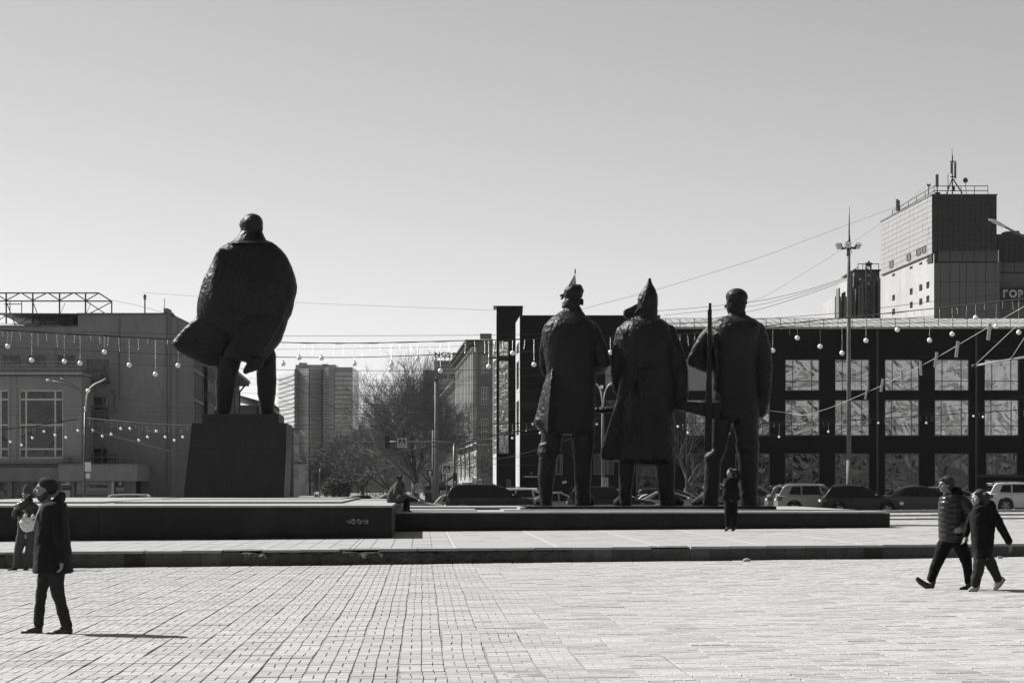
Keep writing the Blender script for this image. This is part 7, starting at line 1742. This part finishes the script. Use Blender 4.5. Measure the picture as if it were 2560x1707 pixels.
garland('small distant globe garland right of the street lamp toward the pedestal', [(218,1045,156),(300,1052,152),(380,1060,150),(480,1064,148),(560,1066,146)], [(232,1076),(256,1090),(278,1085),(302,1071),(325,1071),(347,1100),(369,1092),(391,1077),(413,1092),(436,1100),(457,1092)], 3.4, 9, (8,24), 0.03, 0.016)
garland('faint small globe garland behind the legs of the three figures', [(1230,1058,138),(1500,1056,138),(1700,1058,138),(1940,1057,138),(2100,1051,138),(2300,1040,138),(2640,1018,138)], [(1281,1095),(1332,1060),(1350,1082),(1492,1060),(1695,1066),(1720,1082),(1823,1083),(1948,1092),(2071,1079),(2196,1057),(2316,1057),(2434,1040),(2458,1042)], 3.0, 15, (8,24), 0.02, 0.015)

# lane signs hung on a slanting wire
lw = cable('bright wire carrying the row of lane arrow signs over the road', [(1925,1026,108),(1970,1032,108),(2012,1039,107),(2080,1018,106),(2205,964,104),(2340,895,101),(2480,812,98),(2640,720,95)], 0.012, 'metal_light')
for i, (cx, cy, w_, h_, lab) in enumerate(((2166,982,9,31,'lowest lane arrow sign on the slanting wire'),(2205,963,11,32,'second lowest lane arrow sign on the slanting wire'),(2255,941,11,34,'third lane arrow sign from below, before a mirrored window'),(2302,920,11.5,36,'middle of the seven lane arrow signs on the wire'),(2340,899,12,37,'third highest lane arrow sign on the slanting wire'),(2393,873,13.5,40,'second highest lane arrow sign on the slanting wire'),(2473,829,15,42,'topmost lane arrow sign, near the right edge below the roof'))):
    y, dd = interp(lw, cx); t = thing('lane_sign', lab, 'road sign', tuple(P(cx, cy, dd)), 'lane arrow signs on the wire')
    dd -= 0.05; s_ = F/dd; ang = math.radians(0); sk = (-2.2, 2.2)[0] if i not in (2,3) else 0.6
    wy_ = 0.55  # the board is turned: its far edge lies further back
    def q(u, v, off=0): # u -1..1, v -1..1
        p_ = P(cx+u*w_/2-v*(2.6 if i not in (2,3) else -0.6), cy+v*h_/2, dd); return p_+Vector((0, u*0.28+off, 0))
    m = MB(); m.poly([q(-1,-1), q(-1,1), q(1,1), q(1,-1)], Vector((0,0.03,0))); m.build('sign_border', M['sign_white'], t)
    m = MB(); m.poly([q(-.68,-.87,-.008), q(-.68,.87,-.008), q(.68,.87,-.008), q(.68,-.87,-.008)], Vector((0,0.006,0))); m.build('sign_field', M['sign_mid'], t)
    m = MB(); o_ = -.016
    m.poly([q(0,-.72,o_), q(-.5,-.35,o_), q(-.16,-.35,o_), q(-.16,.35,o_), q(.16,.35,o_), q(.16,-.35,o_), q(.5,-.35,o_)], Vector((0,0.005,0))); m.build('arrow', M['sign_white'], t)
    m = MB()
    for a in (-.45, .45):
        for b in (.1, .5): m.poly([q(a-.07,b,o_), q(a-.07,b+.25,o_), q(a+.07,b+.25,o_), q(a+.07,b,o_)], Vector((0,0.005,0)))
    m.build('lane_dashes', M['sign_white'], t)

# ------------------------------------------------------------------ trees
def branch(mt, mc, p, dv, ln, r, lev, tw, spread=0.5, up=0.12, minr=0.010):
    n = 4 if lev < 3 else 3; pts = [p]; rs = [r]; dcur = dv.normalized()
    for i in range(n):
        dcur = (dcur+Vector((rnd(-1,1), rnd(-1,1), rnd(-0.6,1)))*0.11+Vector((0,0,up*0.3))).normalized()
        pts.append(pts[-1]+dcur*ln/n); rs.append(max(minr*0.7, r*(1-0.5*(i+1)/n)))
    (mt if lev < 2 else mc).tube(pts, rs, 7 if lev < 2 else (4 if lev < 4 else 3))
    if lev >= tw: return
    k = (5, 6, 5, 4, 4, 3)[min(lev, 5)]
    for i in range(k):
        f = 0.35+0.65*(i+1)/k if lev > 0 else 0.7+0.3*(i+1)/k
        j = min(n-1, int(f*n-1e-6)); q = pts[j].lerp(pts[j+1], f*n-j)
        a = dcur.orthogonal().normalized(); a.rotate(Matrix.Rotation(rnd(0, 6.283), 3, dcur)); 
        nd = (dcur*(1-spread*rnd(0.6,1.1))+a*spread*rnd(0.7,1.3)+Vector((0,0,up))).normalized()
        branch(mt, mc, q, nd, ln*rnd(0.55,0.80), max(minr, r*rnd(0.42,0.6)*(1-0.25*f)), lev+1, tw, spread, up, minr)
def bare_tree(label, px, row, d, height, seed, lev=6, spread=0.55, name='bare_tree', trunk=None, r=None, group=None):
    random.seed(seed); t = thing(name, label, 'tree', tuple(P(px, row, d)), group)
    mt, mc = MB(), MB(); base = P(px, row, d); base.z = min(base.z, z_road(base.x))
    h0 = trunk or height*0.22; r = r or height*0.030
    mt.tube([base, base+Vector((0.05,0,h0*0.5)), base+Vector((0,0.1,h0))], [r*1.25, r, r*0.9], 10)
    return t, mt, mc, base, h0, r
t, mt, mc, base, h0, r = bare_tree('large bare spreading tree behind the seated woman and the crossing sign', 1037, 1245, 150, 10, 11)
hub = base+Vector((0,0.1,h0*1.15)); mt.tube([base+Vector((0,0.1,h0*0.95)), hub], [r*0.9, r*0.8], 8)
for (ax, ay, k) in ((920,1010,1.0),(965,950,1.0),(985,925,1.05),(1030,935,0.95),(1055,950,0.95),(1085,985,0.9),(1105,1040,0.8),(900,1080,0.8),(950,1110,0.7),(1100,1090,0.7)):
    tgt = P(ax, ay, 150+rnd(-3,3)); dv = tgt-hub; branch(mt, mc, hub-Vector((0,0,rnd(0,0.6))), dv, dv.length*0.50, 0.15*k, 1, 6, 0.46, 0.07, 0.0085)
mt.build('trunk', M['bark'], t, True); mc.build('crown', M['twig'], t)
for i, (px, row, d_, h_, top, lab) in enumerate(((905,1243,200,6.8,0,'lower bare tree left of the large one, before the far blocks'),(850,1243,215,5.0,0,'pale bare tree partly hiding the foot of the high-rise'),(970,1243,190,7,0,'twiggy bare tree behind the crown of the large one on its left'),(1075,1243,205,9,0,'bare tree in front of the office block with roof letters'))):
    t, mt, mc, base, h0, r = bare_tree(lab, px, row, d_, h_, 20+i)
    hub = base+Vector((0,0,h0*0.9))
    for k in range(9):
        a = 6.283*k/9+rnd(-.3,.3); el = rnd(0.45,1.25); dv = Vector((math.cos(a)*math.cos(el), math.sin(a)*math.cos(el), math.sin(el)))
        branch(mt, mc, hub, dv, h_*0.42, 0.09, 1, 5, 0.6, 0.08, 0.014)
    mt.build('trunk', M['bark'], t, True); mc.build('crown', M['twig'], t)
def leafy(label, px, row, d_, wpx, hpx, n, name='evergreen_bush', mm='leaf_dark', cat='bush'):
    t = thing(name, label, cat, (X(px,d_), d_, z_road(X(px,d_)))); m = MB(); c = P(px, row-hpx/2, d_); rx, rz = wpx/2*d_/F, hpx/2*d_/F
    lobes = [(Vector((rnd(-.6,.6)*rx, rnd(-.6,.6)*rx, rnd(-.5,.5)*rz)), rnd(0.4,0.65)) for _ in range(12)]
    for i in range(n):
        lc, lr = random.choice(lobes); v = Vector((rnd(-1,1),rnd(-1,1),rnd(-1,1))); v = v.normalized()*rnd(0.5,1)**0.4
        p_ = c+lc+Vector((v.x*rx*lr, v.y*rx*lr, v.z*rz*lr)); a = Vector((rnd(-1,1),rnd(-1,1),rnd(-1,1))).normalized()*rnd(0.05,0.11); b = a.orthogonal().normalized()*rnd(0.03,0.06)
        m.add([p_-a, p_+b, p_+a, p_-b], [(0,1,2,3)])
    m.build('foliage', M[mm], t); m = MB(); m.tube([(X(px,d_),d_,z_road(X(px,d_))), (c.x,c.y,c.z)], 0.1, 6); m.build('stem', M['bark'], t)
random.seed(5)
leafy('dense dark rounded bush right of the pedestal, left of the bare trees', 845, 1246, 165, 78, 52, 5200)
t, mt, mc, base, h0, r = bare_tree('small bare tree close to the mirrored windows beside the level rifle stock', 1716, 1245, 143, 6.0, 44)
for k in range(7):
    a = 6.283*k/7; el = rnd(0.6,1.3); branch(mt, mc, base+Vector((0,0,1.2+k*0.3)), Vector((math.cos(a)*math.cos(el), math.sin(a)*math.cos(el), math.sin(el))), 1.9, 0.05, 2, 5, 0.5, 0.08, 0.009)
mt.tube([base, base+Vector((0,0,4.2))], [0.11,0.04], 7); mt.build('trunk', M['bark'], t); mc.build('crown', M['bark'], t)
# leafless poplars beyond, one soft mass
random.seed(9); m = MB()
for k in range(26):
    px = rnd(815, 1120); d_ = rnd(230, 300); b_ = P(px, 1245, d_); b_.z = 0; hh_ = rnd(4.5, 9)
    for j in range(46):
        z0 = b_.z+hh_*rnd(0.05,0.9); a = rnd(0,6.283); q0 = Vector((b_.x+rnd(-.8,.8), b_.y+rnd(-.8,.8), z0)); q1 = q0+Vector((math.cos(a)*rnd(0.5,1.6), math.sin(a)*rnd(.5,1.6), rnd(0.5,1.8)))
        m.tube([q0, (q0+q1)/2+Vector((rnd(-.15,.15),0,rnd(0,.2))), q1], [0.05,0.035,0.015], 3)
tag(m.build('distant_thicket', M['twig']), 'soft mass of distant leafless trees at the end of the street', 'trees', kind='stuff')

# ------------------------------------------------------------------ what stands behind the photographer (seen only as reflections)
t = thing('opera_house', 'wide pale theatre with a colonnade and shallow dome facing the square', 'building', (8,-150,0))
m = MB(); m.box(-80, 100, -190, -160, -1, 24); m.build('side_wings', M['facade_white'], t)
m = MB(); m.box(-22, 38, -185, -152, -1, 32); m.build('centre_block', M['facade_white'], t)
m = MB(); m.box(-26, 42, -156, -144, 26, 31); m.build('portico_roof', M['facade_white'], t)
for i in range(10): m = MB(); m.tube([(-23+i*6.8,-146,0),(-23+i*6.8,-146,26)], 1.2, 12); m.build('column', M['facade_white'], t)
m = MB(); m.ell((8,-200,28), 40, 40, 30, 24, 12); m.build('dome', M['roof_metal'], t, True)
for i in range(14):
    m = MB(); x = -66+i*11.5; m.box(x, x+4, -159.9, -159.7, 3, 11); m.build('dark_window', M['win_dark'], t)
random.seed(31)
OR = ('first','second','third','fourth','fifth','sixth','seventh','eighth','ninth','tenth'); PT_ = ((-58,-70),(-44,-74),(-33,-66),(-22,-78),(34,-72),(46,-68),(57,-75),(70,-70),(84,-66),(96,-74))
CF = {p_: OR[i]+' dark conifer from the west in the theatre garden' for i, p_ in enumerate(PT_)}
for (x, y) in ((-58,-70),(-44,-74),(-33,-66),(-22,-78),(34,-72),(46,-68),(57,-75),(70,-70),(84,-66),(96,-74)):
    t = thing('conifer', CF[(x,y)], 'tree', (x,y,0), 'conifers in the garden behind')
    m = MB(); H_ = rnd(9,17)
    for k in range(6): m.tube([(x,y,1+H_*k/6.6),(x,y,1+H_*(k+1.6)/6.6)], [H_*0.24*(1-k/6.5), 0.05], 9)
    m.build('foliage', M['leaf_dark'], t); m = MB(); m.tube([(x,y,-0.5),(x,y,2)], 0.25, 8); m.build('trunk', M['bark'], t)

# ------------------------------------------------------------------ haze over the whole place
hm = bpy.data.materials.new('thin_haze'); hm.use_nodes = True; ht = hm.node_tree; ht.nodes.clear()
hv = ht.nodes.new('ShaderNodeVolumePrincipled'); ho = ht.nodes.new('ShaderNodeOutputMaterial')
hv.inputs['Color'].default_value = (0.95,0.95,0.95,1); hv.inputs['Density'].default_value = 0.00004; hv.inputs['Anisotropy'].default_value = 0.3
ht.links.new(hv.outputs[0], ho.inputs['Volume'])
m = MB(); m.box(-3100, 3100, -700, 5600, -2.7, 62)
tag(m.build('haze', hm), None, None, kind='stuff')
